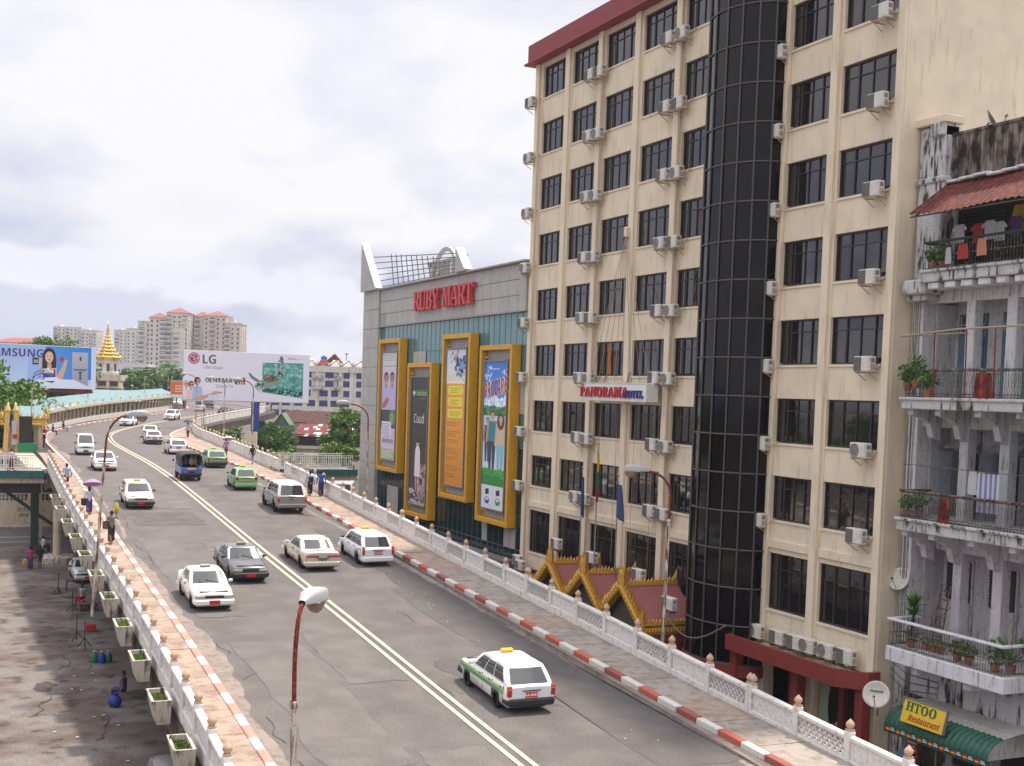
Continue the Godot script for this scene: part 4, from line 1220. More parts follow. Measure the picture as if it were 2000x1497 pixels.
func poster_one() -> Pic:
	var p = Pic.new(200, 820, H("cdbfd6"))
	p.fade(0, 0, 200, 140, H("c3ccc0"), H("d6c9da")); p.lines(18, 20, 160, 3, 18, 6, H("8f9a88"), 2); p.rect(0, 100, 200, 8, H("9aa890"))
	p.fade(0, 130, 200, 300, H("cfc2de"), H("b5a6cc"))
	for x in [58, 140]:
		p.poly([[x - 46, 440], [x - 44, 290], [x - 12, 262], [x + 14, 262], [x + 46, 290], [x + 48, 440]], H("bdaede"))
		p.rect(x - 12, 235, 26, 36, H("a8775f")); p.oval(x, 190, 30, 42, H("2a2020")); p.oval(x, 206, 26, 38, H("b07c63")); p.rect(x - 12, 228, 26, 4, H("f0e6e0")); p.rect(x - 14, 196, 8, 4, H("301a1a")); p.rect(x + 6, 196, 8, 4, H("301a1a"))
	p.poly([[10, 400], [70, 340], [110, 360], [60, 420], [20, 430]], H("b06a55"))
	p.rect(0, 440, 200, 140, H("3c3644")); p.oval(150, 500, 40, 60, H("4c8a44")); p.lines(124, 470, 52, 6, 12, 4, H("d8e8d0"), 3)
	p.rect(10, 530, 130, 120, H("e4dcee")); p.lines(20, 545, 110, 8, 14, 6, H("4a3a66"), 4)
	p.rect(0, 650, 200, 90, H("d8c4dc")); p.lines(20, 665, 150, 2, 14, 5, H("a468a8"), 5); p.rect(0, 740, 200, 80, H("a8b890")); p.lines(14, 752, 170, 5, 13, 5, H("f0f0e4"), 6)
	return p
func poster_two() -> Pic:
	var p = Pic.new(200, 820, H("2a2727"))
	p.fade(0, 0, 200, 820, H("3a3637"), H("241d1e"))
	for i in 5:
		var a = TAU * i / 5.0 - PI / 2
		p.poly([[34 + 24 * cos(a), 100 + 24 * sin(a)], [34 + 9 * cos(a + 0.63), 100 + 9 * sin(a + 0.63)], [34, 100], [34 + 9 * cos(a - 0.63), 100 + 9 * sin(a - 0.63)]], H("cfe8cc"))
	for i in 5:
		p.oval(76 + i * 24, 104, 11, 13, H("8fce7c")); p.oval(76 + i * 24, 104, 6, 7, H("2f2c2c")); p.rect(70 + i * 24, 76, 4, 18, H("8fce7c"))
	p.lines(104, 132, 80, 1, 8, 5, H("9a948f"))
	p.oval(104, 300, 82, 60, H("3f3b3c")); p.oval(104, 296, 74, 52, H("2c2829"))
	p.fade(0, 430, 200, 390, H("2e2526"), H("6d4d4f"))
	p.dots(100, 560, 90, 200, 60, 14, [H("a08088"), H("c8a8a8"), H("8a6468")], 4)
	p.poly([[60, 640], [66, 470], [80, 440], [110, 440], [124, 470], [130, 640]], H("e8dcdc")); p.oval(94, 420, 17, 22, H("d8b4a4")); p.oval(94, 408, 19, 16, H("2a1c1c"))
	p.rect(72, 640, 16, 100, H("c0a0a0")); p.rect(100, 640, 16, 100, H("c8a8a4"))
	p.dots(0, 720, 200, 100, 120, 9, [H("b8a8b0"), H("d8ccd0"), H("5a4448"), H("8c747c")], 8)
	return p
func poster_three() -> Pic:
	var p = Pic.new(200, 820, H("e2942c"))
	p.fade(0, 0, 200, 820, H("f0a83a"), H("d98a22"))
	p.fade(0, 0, 200, 200, H("c8d4dc"), H("e8e4d8"))
	p.dots(20, 10, 100, 70, 24, 9, [H("b07080"), H("a8a0a4"), H("c89898")], 3)
	p.dots(90, 50, 100, 110, 40, 16, [H("1f3c78"), H("3a64a8"), H("7c9cc8"), H("18284c")], 5)
	p.dots(70, 130, 120, 50, 16, 12, [H("d8d8d4"), H("b8c0c4")], 6); p.lines(14, 150, 70, 3, 14, 7, H("d8c020"), 2)
	p.rect(0, 196, 200, 8, H("f6e8c0"))
	for i in 3:
		var y = 218 + i * 70
		p.poly([[26, y], [170, y - 4], [178, y + 26], [170, y + 52], [26, y + 54], [18, y + 26]], H("e8d832")); p.lines(44, y + 14, 110, 3, 12, 5, H("8a8428"), i + 2)
	for i in 7: p.lines(18, 440 + i * 52, 150 if i % 2 else 120, 2 + i % 2, 14, 5, H("7a5418"), 10 + i)
	return p
func poster_four() -> Pic:
	var p = Pic.new(200, 820, H("3a74c4"))
	p.fade(0, 0, 200, 260, H("3f78d0"), H("5c9ae0"))
	p.dots(0, 200, 200, 50, 40, 18, [H("e4eef8"), H("c4dcf4"), H("f4f8fc")], 3); p.dots(0, 20, 60, 110, 14, 10, [H("d8e8f8"), H("a8c8f0")], 9)
	p.dots(140, 40, 60, 60, 10, 8, [H("d8e8f8"), H("a8c8f0")], 10); p.lines(40, 36, 130, 1, 10, 7, H("e8e0f4"))
	p.rect(0, 262, 200, 60, H("3c8a3a")); p.dots(0, 250, 200, 50, 90, 10, [H("2c7030"), H("4c9c40"), H("245c28")], 4)
	p.fade(0, 300, 200, 330, H("b8d0e4"), H("cfe0ec"))
	p.figure(40, 560, 250, H("4a4a58"), H("3c4458"), H("c8987c"), H("201814"))
	p.figure(82, 600, 330, H("1c8488"), H("28384c"), H("c8987c"), H("1c1410"))
	p.figure(156, 610, 320, H("d0b8a0"), H("88bcd0"), H("d0a488"), H("5a2c1c"), true)
	p.rect(0, 600, 200, 90, H("2f8838")); p.dots(0, 596, 200, 40, 60, 8, [H("3a9840"), H("58b050")], 6)
	p.rect(0, 690, 200, 130, H("dfe0ea"))
	for i in 2:
		var x = 52 + i * 96; var c = [H("4a4cac"), H("3c9058")][i]
		p.poly([[x - 18, 716], [x + 14, 706], [x + 18, 738], [x - 14, 744]], H("2a2c4c")); p.oval(x, 776, 22, 20, c); p.oval(x, 772, 14, 12, H("e8ecf4")); p.oval(x + 2, 778, 10, 7, c)
	return p

# ---------------------------------------------------------------- the mart
func build_mart():
	var Z0 = -94.0
	var at = front(v3(30.26, 0, Z0))
	var o = thing("mart_building", "grey clad department store with teal glass front and red RUBY MART letters", "store", at)
	var mb = MB.new()
	mb.bx(v3(0.02, 0, -22), v3(30.15, 20.6, -0.35))
	part(o, "core", mb, M.cladding_dark)
	# left pier of cladding panels, standing proud
	var P = func(u0, v0, u1, v1, w0, w1):
		var m = MB.new(); m.cb(v3((u0 + u1) / 2, (v0 + v1) / 2, (w0 + w1) / 2), v3(u1 - u0 - 0.03, v1 - v0 - 0.03, w1 - w0), 0.01); return m
	for j in 14:
		part(o, "cladding_panel", P.call(0.0, j * 1.48, 1.9, (j + 1) * 1.48, -0.35, 0.2), M.cladding)
		part(o, "cladding_panel", P.call(1.9, j * 1.48, 3.8, (j + 1) * 1.48, -0.35, 0.2), M.cladding)
	mb = MB.new(); mb.bx(v3(0.03, 0, -0.35), v3(3.77, 20.7, 0.17))
	part(o, "joint_backing", mb, M.seam)
	# the broad fascia: rows of grey panels with dark joints
	mb = MB.new(); mb.bx(v3(3.8, 17.9, -0.35), v3(30.15, 20.66, 0.02))
	part(o, "joint_backing", mb, M.seam)
	var shape = {}
	for j in 3:
		for i in 20:
			var w = 26.34 / 20
			var k = "a"
			if not shape.has(k): shape[k] = P.call(-w / 2, 0, w / 2, 0.92, 0.0, 0.05).mesh()
			part(o, "cladding_panel", shape[k], M.cladding if (i * 7 + j * 3) % 4 else M.cladding_dark if (i + j) % 7 == 0 else M.cladding, v3(3.8 + (i + 0.5) * w, 17.9 + j * 0.92, 0.02))
	mb = MB.new(); mb.cb(v3(17, 20.72, 0.0), v3(26.5, 0.12, 0.7), 0.02); mb.cb(v3(17, 17.86, 0.05), v3(26.4, 0.08, 0.2), 0.02)
	part(o, "coping", mb, M.cladding_dark)
	mb = MB.new(); mb.cb(v3(29.75, 19.25, 0.1), v3(0.8, 2.8, 0.24), 0.02)
	part(o, "end_trim", mb, M.cladding)
	# glass: tall panes between thin mullions
	var ps = {}
	var nb = 32
	var bw = 26.34 / nb
	for j in 9:
		var v0 = 17.84 - (j + 1) * 1.98; var h = 1.98
		if v0 < 0: h += v0; v0 = 0.0
		for i in nb:
			var key = "%.2f" % h
			if not ps.has(key): ps[key] = P.call(-bw / 2 + 0.0, 0, bw / 2, h, -0.02, 0.0).mesh()
			var dark = j > 3 or (j > 1 and (i > 4 and i < 9 or i > 13 and i < 18 or i > 21 and i < 25))
			var clad = (j == 2 or j == 1 and i < 12) and (i >= 9 and i < 12) or j == 2 and i > 17 and i < 21 or j == 2 and i >= 26 or j == 4 and i in [9, 10, 18, 25] or j == 6 and i in [3, 4, 5, 25, 29, 30] or j == 7 and i in [3, 4]
			var tilt = Basis(Vector3.UP, deg_to_rad(rng.randf_range(-0.5, 0.5)))
			part(o, "cladding_panel" if clad else "glass_pane", ps[key], M.cladding if clad else M.teal_dark if j > 3 or dark and j > 2 else M.teal_glass, Transform3D(tilt, v3(3.8 + (i + 0.5) * bw, v0, -0.08 + (0.06 if clad else 0.0))))
	mb = MB.new()
	for i in nb + 1: mb.bx(v3(3.8 + i * bw - 0.012, 0, -0.2), v3(3.8 + i * bw + 0.012, 17.84, -0.06))
	for j in 9: mb.bx(v3(3.8, 17.84 - j * 1.98 - 0.015, -0.2), v3(30.14, 17.84 - j * 1.98 + 0.015, -0.055))
	part(o, "mullion", mb, M.grey_metal)
	mb = MB.new(); mb.bx(v3(3.8, 0, -0.34), v3(30.14, 17.84, -0.21))
	part(o, "glass_backing", mb, M.dark)
	# sloping bright fins on the roof and the rails between
	for f in [[0.05, 20.72, 3.75, 24.55], [19.9, 20.78, 21.5, 22.3]]:
		mb = MB.new(); mb.prism(PackedVector2Array([Vector2(f[0], f[1]), Vector2(f[2], f[1]), Vector2(f[2], f[1] + 0.08), Vector2(f[0] + 0.12, f[3]), Vector2(f[0], f[3])]), 0.0, 0.5)
		part(o, "roof_fin", mb, M.cladding)
		mb = MB.new(); beam(mb, v3(f[0] + 0.1, f[3] + 0.04, 0.25), v3(f[2] + 0.04, f[1] + 0.1, 0.25), 0.56, 0.1); part(o, "fin_cap", mb, M.white_metal)
	for i in 6:
		mb = MB.new(); mb.tube([v3(3.4 - 0.55 * i if i < 6 else 0.0, 20.95 + i * 0.5, -0.1), v3(20.2, 20.95 + i * 0.22 + 0.0, -0.1)], 0.035, 5)
		part(o, "roof_rail", mb, M.cable)
	for i in 9:
		mb = MB.new(); mb.tube([v3(6.2 + i * 1.1, 20.7, -0.14), v3(5.4 + i * 1.1, 23.3 - i * 0.12, -0.14)], 0.035, 5)
		part(o, "roof_rail", mb, M.cable)
	mb = MB.new()
	var pts = []
	for k in 17: pts.append(v3(8.9 - 2.7 * cos(PI * k / 16), 20.7 + 2.9 * sin(PI * k / 16), -3.2))
	for k in 16:
		beam(mb, pts[k], pts[k + 1], 0.3, 0.24, v3(0, 0, 1))
	part(o, "roof_arch", mb, M.cladding)
	# letters seen from the back on the roof frame
	text(o, "roof_letters", "RUBY", 1.7, 0.25, M.cladding_dark, Transform3D(Basis(Vector3.UP, PI), v3(12.4, 21.6, -1.9)), "Droid Serif", true, 1.1)
	mb = MB.new(); mb.tube([v3(28.3, 20.7, -1), v3(28.3, 21.8, -1)], 0.03, 4)
	part(o, "aerial", mb, M.cable)
	# the store's name
	var st = thing("store_letters", "large red slab letters RUBY MART on the grey fascia", "sign", at)
	var u = 12.05
	for ch in ["R", "U", "B", "Y", " ", "M", "A", "R", "T"]:
		if ch == " ": u += 0.75; continue
		var wd = 1.22 if ch != "M" else 1.4
		text(st, "letter", ch, 1.33, 0.3, M.letter_red, Transform3D(Basis(), v3(u + wd / 2, 19.3, 0.3)), "Droid Serif", true, 0.93 if ch == "M" else 1.06)
		u += wd
	# four framed banners
	var F = [[7.55, 7.05, 16.83, poster_one(), "yellow framed banner of two men in lilac, leftmost on the mart front"], [14.05, 4.3, 15.0, poster_two(), "yellow framed black banner with white word Cuud, second from left"], [20.65, 6.15, 16.8, poster_three(), "yellow framed orange banner of printed notices, third from left"], [26.95, 5.25, 15.95, poster_four(), "yellow framed blue PROCARE banner with a family, rightmost on the mart front"]]
	for i in 4:
		var f = F[i]
		var t = thing("framed_banner", f[4], "banner", front(v3(30.26, f[1], Z0 + f[0])), "framed banners on the mart front")
		var h = f[2] - f[1]; var w = 4.75
		mb = MB.new()
		mb.cb(v3(-w / 2 + 0.15, h / 2, 0.28), v3(0.3, h, 0.6), 0.02); mb.cb(v3(w / 2 - 0.15, h / 2, 0.28), v3(0.3, h, 0.6), 0.02)
		mb.cb(v3(0, 0.15, 0.28), v3(w - 0.6, 0.3, 0.595), 0.02); mb.cb(v3(0, h - 0.15, 0.28), v3(w - 0.6, 0.3, 0.595), 0.02)
		for k in range(1, 5):
			for sg in [-1, 1]: mb.bx(v3(sg * (w / 2 - 0.15) - 0.153, h * k / 5 - 0.012, -0.02), v3(sg * (w / 2 - 0.15) + 0.153, h * k / 5 + 0.012, 0.585))
		part(t, "frame", mb, M.orange_frame)
		var sl = P.call(-0.165, 0.3, 0.165, h - 0.3, 0.0, 0.04).mesh()
		for k in 12: part(t, "backing_slat", sl, M.cladding, v3(-w / 2 + 0.3 + 0.346 * (k + 0.5), 0, 0.12))
		mb = MB.new()
		for k in 17:
			for s in [-1, 1]: mb.bx(v3(s * 1.88 - 0.22, 0.7 + k * (h - 1.4) / 16 - 0.02, 0.3), v3(s * 1.88 + 0.22, 0.7 + k * (h - 1.4) / 16 + 0.02, 0.34))
		part(t, "tie_bar", mb, M.ac_white)
		mb = MB.new()
		var a = 1.7; var y0 = 0.85; var y1 = h - 0.95
		mb.cb(v3(-a, h / 2, 0.42), v3(0.1, y1 - y0 + 0.1, 0.25), 0.01); mb.cb(v3(a, h / 2, 0.42), v3(0.1, y1 - y0 + 0.1, 0.25), 0.01); mb.cb(v3(0, y0, 0.42), v3(2 * a - 0.1, 0.1, 0.245), 0.01); mb.cb(v3(0, y1, 0.42), v3(2 * a - 0.1, 0.1, 0.245), 0.01)
		part(t, "poster_frame", mb, M.grey_metal)
		mb = MB.new(); mb.quv(v3(-a + 0.05, y0 + 0.05, 0.48), v3(a - 0.05, y0 + 0.05, 0.48), v3(a - 0.05, y1 - 0.05, 0.48), v3(-a + 0.05, y1 - 0.05, 0.48))
		part(t, "poster", mb, f[3].mat())
		if i == 0: text(t, "poster_words", "BRAINWORKS", 0.28, 0.004, M.umb_purple, Transform3D(Basis(), v3(0, 2.25, 0.486)), "Droid Serif", true, 0.85)
		if i == 1: text(t, "poster_words", "Cuud", 0.62, 0.004, M.sign_white, Transform3D(Basis(), v3(0, h * 0.64, 0.486)), "Droid Sans", false, 1.0)
		if i == 3: text(t, "poster_words", "PROCARE", 0.95, 0.006, M.sign_red, Transform3D(Basis(v3(1, 0.14, 0), v3(0, 1, 0), v3(0, 0, 1)), v3(0, h * 0.76, 0.49)), "Droid Sans", true, 0.56); text(t, "poster_words", "PROCARE", 1.03, 0.003, M.sign_white, Transform3D(Basis(v3(1, 0.14, 0), v3(0, 1, 0), v3(0, 0, 1)), v3(0.0, h * 0.76, 0.485)), "Droid Sans", true, 0.575)
	# canopy by the pavement under the banners
	mb = MB.new(); mb.bx(v3(5, 3.3, 0.1), v3(29.8, 3.42, 0.9))
	part(o, "low_canopy", mb, M.grey_metal)
	mb = MB.new(); mb.bx(v3(22, 2.3, 0.2), v3(29.8, 2.45, 2.2)); mb.bx(v3(26, 2.45, 2.0), v3(29.8, 3.1, 2.2))
	part(o, "low_roof", mb, M.tin_grey)

# ---------------------------------------------------------------- the old apartment house
func baluster_rail(mb: MB, a: Vector3, b: Vector3, h: float, step: float, wavy := true):
	var d = (b - a); var n = int(d.length() / step)
	for i in n + 1:
		var p = a + d * i / n
		mb.tube([p, p + v3(0, h, 0)], 0.013, 4, false)
		if wavy and i < n:
			var q = a + d * (i + 0.5) / n
			mb.tube([p + v3(0, h * 0.1, 0), q + v3(0, h * 0.25, 0), q + v3(0, h * 0.45, 0), p + v3(0, h * 0.5, 0), q + v3(0, h * 0.6, 0), q + v3(0, h * 0.8, 0), p + v3(0, h * 0.92, 0)], 0.009, 3, false)
	for y in [0.04, h * 0.5 if not wavy else 0.12, h]: mb.tube([a + v3(0, y, 0), b + v3(0, y, 0)], 0.02, 4)
func leafy(mb: MB, c: Vector3, r: Vector3, n: int, s: float, tint: Color):
	for i in n:
		var d = Vector3(rng.randfn(), rng.randfn(), rng.randfn()).normalized() * pow(rng.randf(), 0.45)
		leaf(mb, c + d * r, s * rng.randf_range(0.6, 1.3), tint * rng.randf_range(0.6, 1.35))
func leaf(mb: MB, p: Vector3, s: float, c: Color):
	c.a = 1.0
	mb.col(c)
	var n = Vector3(rng.randfn(), rng.randfn() + 0.6, rng.randfn()).normalized()
	var u = n.cross(Vector3(rng.randfn(), rng.randfn(), rng.randfn())).normalized() * s * 0.5
	var w = n.cross(u).normalized() * s * 0.28
	mb.t(p - u, p + w + n * s * 0.05, p + u); mb.t(p - u, p + u, p - w + n * s * 0.05)
func blades(mb: MB, p: Vector3, n: int, l: float, w: float, c: Color, droop := 0.6):   # arching long leaves from one point
	for i in n:
		var a = rng.randf() * TAU; var e = rng.randf_range(0.2, 1.3)
		var dir = v3(cos(a) * cos(e), sin(e), sin(a) * cos(e)); var s = v3(-sin(a), 0, cos(a)) * w
		mb.col(c * rng.randf_range(0.7, 1.3) + Color(0, 0, 0, 1))
		var q = p; var ww = 1.0
		for k in 4:
			var r = q + dir * l / 4
			var w2 = [1.3, 1.1, 0.7, 0.05][k]
			mb.q(q - s * ww, q + s * ww, r + s * w2, r - s * w2)
			q = r; ww = w2; dir.y -= droop * 0.35; dir = dir.normalized()
func potted(called_label: String, at: Vector3, kind: int, h := 0.6):
	var o = thing("potted_plant", called_label, "potted plant", at)
	var mb = MB.new()
	mb.lathe([Vector2(0.11, 0), Vector2(0.17, 0.22), Vector2(0.18, 0.25), Vector2(0.15, 0.25), Vector2(0.14, 0.2), Vector2(0, 0.2)], 10, V, false)
	part(o, "pot", mb, M.pot)
	mb = MB.new(true)
	if kind == 0: leafy(mb, v3(0, 0.25 + h / 2, 0), v3(0.3, h * 0.55, 0.3), 90, 0.14, Color(1, 1.1, 0.9))
	elif kind == 1: blades(mb, v3(0, 0.25, 0), 26, h, 0.022, Color(1.1, 1.2, 1.0))
	else:
		leafy(mb, v3(0, 0.3 + h / 2, 0), v3(0.42, h * 0.6, 0.35), 150, 0.15, Color(0.8, 1.0, 0.8)); blades(mb, v3(0, 0.3, 0), 14, h * 1.2, 0.02, Color(1.2, 1.2, 0.8))
	part(o, "leaves", mb, M.leaf_a).set_meta("kind", "stuff")
func clothes(label: String, at: Transform3D, w: float, h: float, m: Material, shirt := false, called := "garment"):
	var mb = MB.new(); mb.sm(1)
	for i in 8:
		for j in 5:
			var f = func(a, b):
				var x = (a / 8.0 - 0.5) * w * (0.85 + 0.15 * b / 5.0); return v3(x, -h * b / 5.0, 0.025 * sin(a * 1.9 + b * 0.6))
			mb.q(f.call(i, j + 1), f.call(i + 1, j + 1), f.call(i + 1, j), f.call(i, j))
	mb.sm(-1)
	if shirt:
		for s in [-1, 1]: mb.q(v3(s * w * 0.42, -0.02, 0), v3(s * w * 0.42, -h * 0.26, 0), v3(s * w * 0.72, -h * 0.4, 0.02), v3(s * w * 0.78, -h * 0.25, 0.02))
	return tag(part(self, called, mb, m, at), label, "shirt" if shirt else "laundry", "laundry on the old balconies")
func build_old_house():
	var Z0 = -34.35
	var at = front(v3(31.2, 0, Z0))   # u along the front towards the camera, 0..9; w out over the street
	var P = func(u, v, w): return v3(31.2 - w, v, Z0 + u)
	var o = thing("old_apartment_house", "old whitewashed apartment house with mould stains, iron balconies and green shop awning", "apartment house", at)
	var mb = MB.new()
	mb.bx(v3(0.02, 0, -9), v3(9.5, 20.7, -1.4))
	part(o, "back_wall", mb, M.old_grey)
	# the storeys: posts at the front, recessed verandas
	var pil = [[0.6, 1.13], [2.93, 3.32], [4.68, 5.1], [6.4, 6.8], [8.3, 9.5]]
	var lv = [[0.0, 4.2, M.old_stained], [4.75, 8.8, M.old_lilac], [9.25, 13.0, M.old_grey], [13.36, 17.3, M.old_white], [17.7, 20.7, M.old_white]]
	for l in 5:
		var y0 = lv[l][0]; var y1 = lv[l][1]
		for k in pil.size():
			var p = pil[k]
			mb = MB.new()
			var m = lv[l][2] if k else [M.old_stained, M.old_white, M.old_white, M.old_white, M.old_stained][l]
			if l == 4 and k in [1, 2, 3]: continue
			mb.cb(v3((p[0] + p[1]) / 2, (y0 + y1) / 2, -0.2 if k else -0.1), v3(p[1] - p[0], y1 - y0, 0.4 if k else 0.6), 0.02)
			part(o, "post", mb, m)
		if l > 0 and l < 4:
			mb = MB.new(); mb.bx(v3(1.05, y1 - 0.62, -0.36), v3(8.3, y1, -0.04)); mb.bx(v3(1.05, y1 - 0.05, -1.4), v3(8.3, y1, -0.36))
			mb.bx(v3(1.0, y0 - 0.2, -1.4), v3(9.5, y0, -0.02))
			part(o, "lintel", mb, lv[l][2])
			mb = MB.new(); mb.bx(v3(1.05, y0, -1.4), v3(1.2, y1 - 0.62, -0.4)); mb.bx(v3(1.2, y0, -1.39), v3(8.3, y1 - 0.05, -1.3))
			part(o, "veranda_wall", mb, lv[l][2])
	# doors and shutters at the back of the verandas
	for l in [1, 2, 3]:
		for k in 4:
			var u = [1.45, 3.42, 5.15, 6.9][k]
			var y0 = lv[l][0]; var w = 1.15
			var d = Node3D.new()
			mb = MB.new()
			mb.cb(v3(u + w / 2, y0 + 1.5, -1.27), v3(w + 0.12, 3.0, 0.08), 0.01)
			var fr = part(o, "door_frame", mb, [M.old_lilac, M.door_grey, M.door_blue][l - 1])
			for s in 2:
				mb = MB.new()
				var c = u + w * (0.25 + 0.5 * s)
				if l == 1:
					mb.cb(v3(c, y0 + 0.75, -1.2), v3(w / 2 - 0.02, 1.5, 0.06), 0.01)
					for q in 2: mb.cb(v3(c, y0 + 0.4 + q * 0.7, -1.165), v3(w / 2 - 0.16, 0.5, 0.02), 0.01)
					part(fr, "door_leaf", mb, M.door_white)
					mb = MB.new()
					for q in 12: mb.bx(v3(c - w / 4 + 0.03, y0 + 1.62 + q * 0.11, -1.2), v3(c + w / 4 - 0.03, y0 + 1.69 + q * 0.11, -1.17))
					mb.bx(v3(c - w / 4 + 0.02, y0 + 1.55, -1.225), v3(c + w / 4 - 0.02, y0 + 2.95, -1.21))
					part(fr, "shutter", mb, M.shutter_dark)
				elif l == 2:
					var open = Transform3D(Basis(Vector3.UP, (1.2 if s == 0 else -1.2)), v3(u + w * s, y0, -1.2))
					mb.cb(v3((w / 4) * (-1 if s == 0 else 1), 1.15, 0), v3(w / 2, 2.3, 0.05), 0.01)
					for q in 3: mb.cb(v3((w / 4) * (-1 if s == 0 else 1), 0.4 + q * 0.72, 0.03), v3(w / 2 - 0.14, 0.55, 0.02), 0.01)
					part(fr, "door_leaf", mb, M.door_grey, open)
				else:
					mb.cb(v3(c, y0 + 1.1, -1.2), v3(w / 2 - 0.02, 2.2, 0.06), 0.01)
					for q in 3: mb.cb(v3(c, y0 + 0.4 + q * 0.7, -1.165), v3(w / 2 - 0.14, 0.5, 0.02), 0.01)
					part(fr, "door_leaf", mb, M.door_blue)
			mb = MB.new()
			if l == 2: mb.bx(v3(u + 0.05, y0 + 0.02, -1.225), v3(u + w - 0.05, y0 + 2.3, -1.215))
			else: mb.bx(v3(u + 0.05, y0 + 2.3, -1.225), v3(u + w - 0.05, y0 + 2.9, -1.222))
			part(fr, "dark_opening", mb, M.dark)  # flat sheet, the shade of the opening painted as dark brown
			if l > 1:
				mb = MB.new()
				for q in 4: mb.bx(v3(u + 0.06 + q * w / 4, y0 + 2.35, -1.21), v3(u + 0.1 + q * w / 4, y0 + 2.9, -1.18))
				mb.bx(v3(u, y0 + 2.6, -1.21), v3(u + w, y0 + 2.64, -1.18))
				if l == 2: mb.q(v3(u - 0.15, y0 + 2.4, -0.85), v3(u + w + 0.1, y0 + 2.4, -0.85), v3(u + w + 0.1, y0 + 2.62, -1.2), v3(u - 0.15, y0 + 2.62, -1.2))
				part(fr, "fanlight", mb, M.old_grey)
	# balconies
	var slabs = [[4.23, 4.75, 1.42, 6.7, 1.42, M.old_clean], [8.82, 9.24, 1.65, 9.6, 1.42, M.old_fascia], [12.98, 13.36, 1.6, 9.6, 1.42, M.old_fascia], [17.3, 17.7, 1.7, 9.6, 0.92, M.old_fascia]]
	for k in 4:
		var s = slabs[k]
		mb = MB.new()
		mb.cb(v3((s[2] + s[3]) / 2, (s[0] + s[1]) / 2, s[4] / 2), v3(s[3] - s[2], s[1] - s[0], s[4]), 0.03)
		if k: mb.cb(v3((s[2] + s[3]) / 2, s[1] - 0.02, s[4] / 2 + 0.03), v3(s[3] - s[2] + 0.1, 0.1, s[4] + 0.1), 0.02)
		var b = part(o, "balcony_slab", mb, s[5])
		mb = MB.new()
		var y = s[1] + 0.03
		var a0 = v3(s[2] + 0.1, y, s[4] - 0.08); var b0 = v3(s[3] - 0.15, y, s[4] - 0.08)
		baluster_rail(mb, a0, b0, 0.88 if k < 3 else 0.9, 0.13 if k else 0.11, k in [1, 2])
		baluster_rail(mb, a0, v3(a0.x, y, 0.05), 0.88, 0.16, false)
		if k == 0: baluster_rail(mb, b0, v3(b0.x, y, 0.05), 0.88, 0.11, false)
		if k == 3:
			for uu in [2.4, 3.7, 5.0]:
				for q in 2:
					var pts = []
					for m in 9: pts.append(v3(uu + 0.16 * sin(TAU * m / 8), y + 0.25 + q * 0.36 + 0.17 * cos(TAU * m / 8), s[4] - 0.06))
					mb.tube(pts, 0.012, 4)
		part(o, "railing", mb, M.railing_old)
		mb = MB.new()
		var rw = [0.2, 0.07, 0.07, 0.1][k]
		mb.cb((a0 + b0) / 2 + v3(0, 0.92, 0), v3((b0 - a0).length() + 0.1, 0.08, rw), 0.02); mb.cb(v3(a0.x, y + 0.92, s[4] / 2), v3(rw, 0.08, s[4]), 0.02)
		if k == 0: mb.cb(v3(b0.x, y + 0.92, s[4] / 2), v3(rw, 0.08, s[4]), 0.02)
		part(o, "handrail", mb, [M.old_clean, M.rail_rust, M.railing_old, M.shutter_green][k])
		# brackets beneath
		if k in [1, 2]:
			for u in [1.9, 3.15, 4.9, 6.6]:
				mb = MB.new()
				mb.prism(PackedVector2Array([Vector2(0, 0), Vector2(1.25, 0), Vector2(1.25, -0.18), Vector2(0.8, -0.28), Vector2(0.45, -0.5), Vector2(0.3, -0.95), Vector2(0, -1.05)]), -0.13, 0.13)
				part(o, "bracket", mb, lv[k][2], Transform3D(Basis(v3(0, 0, 1), v3(0, 1, 0), v3(-1, 0, 0)), v3(u, s[0], 0)))
		elif k == 3:
			for i in 8:
				mb = MB.new(); mb.cb(v3(2.2 + i * 0.75, s[0] - 0.12, 0.5), v3(0.5, 0.22, 0.7), 0.03)
				part(o, "corbel", mb, M.old_clean)
		else:
			for u in [2.6, 4.9]:
				mb = MB.new(); mb.cb(v3(u, s[0] - 0.15, 0.6), v3(0.35, 0.3, 1.0), 0.03)
				part(o, "corbel", mb, M.old_clean)
	# cornice at the left, parapet and its stub pillar
	mb = MB.new(); mb.cb(v3(1.25, 17.2, 0.3), v3(1.1, 0.5, 1.1), 0.06); mb.cb(v3(1.15, 16.85, 0.2), v3(0.9, 0.25, 0.8), 0.04)
	part(o, "cornice", mb, M.old_fascia)
	mb = MB.new(); mb.bx(v3(1.8, 20.4, -0.5), v3(9.5, 22.35, -0.08)); mb.cb(v3(5.5, 22.4, -0.3), v3(8.2, 0.12, 0.5), 0.02)
	part(o, "roof_parapet", mb, M.old_mould)
	mb = MB.new(); mb.cb(v3(1.2, 20.1, -0.1), v3(1.2, 5.3, 0.7), 0.05); mb.cb(v3(1.2, 20.9, -0.08), v3(1.3, 0.2, 0.82), 0.04); mb.cb(v3(1.5, 22.6, 0.0), v3(0.6, 0.5, 0.8), 0.05)
	part(o, "parapet_pillar", mb, M.old_stained)
	mb = MB.new(); mb.cb(v3(1.05, 22.95, -0.1), v3(1.6, 0.28, 0.9), 0.03)
	part(o, "parapet_ledge", mb, M.cream)
	# top veranda behind green shutters
	mb = MB.new(); mb.bx(v3(1.1, 17.7, -1.39), v3(9.4, 20.6, -1.2))
	part(o, "veranda_wall", mb, M.shutter_green)
	for k in 6:
		mb = MB.new()
		for q in 16: mb.bx(v3(1.3 + k * 1.1, 17.9 + q * 0.13, -1.2), v3(2.2 + k * 1.1, 17.98 + q * 0.13, -1.15))
		part(o, "shutter", mb, M.shutter_dark)
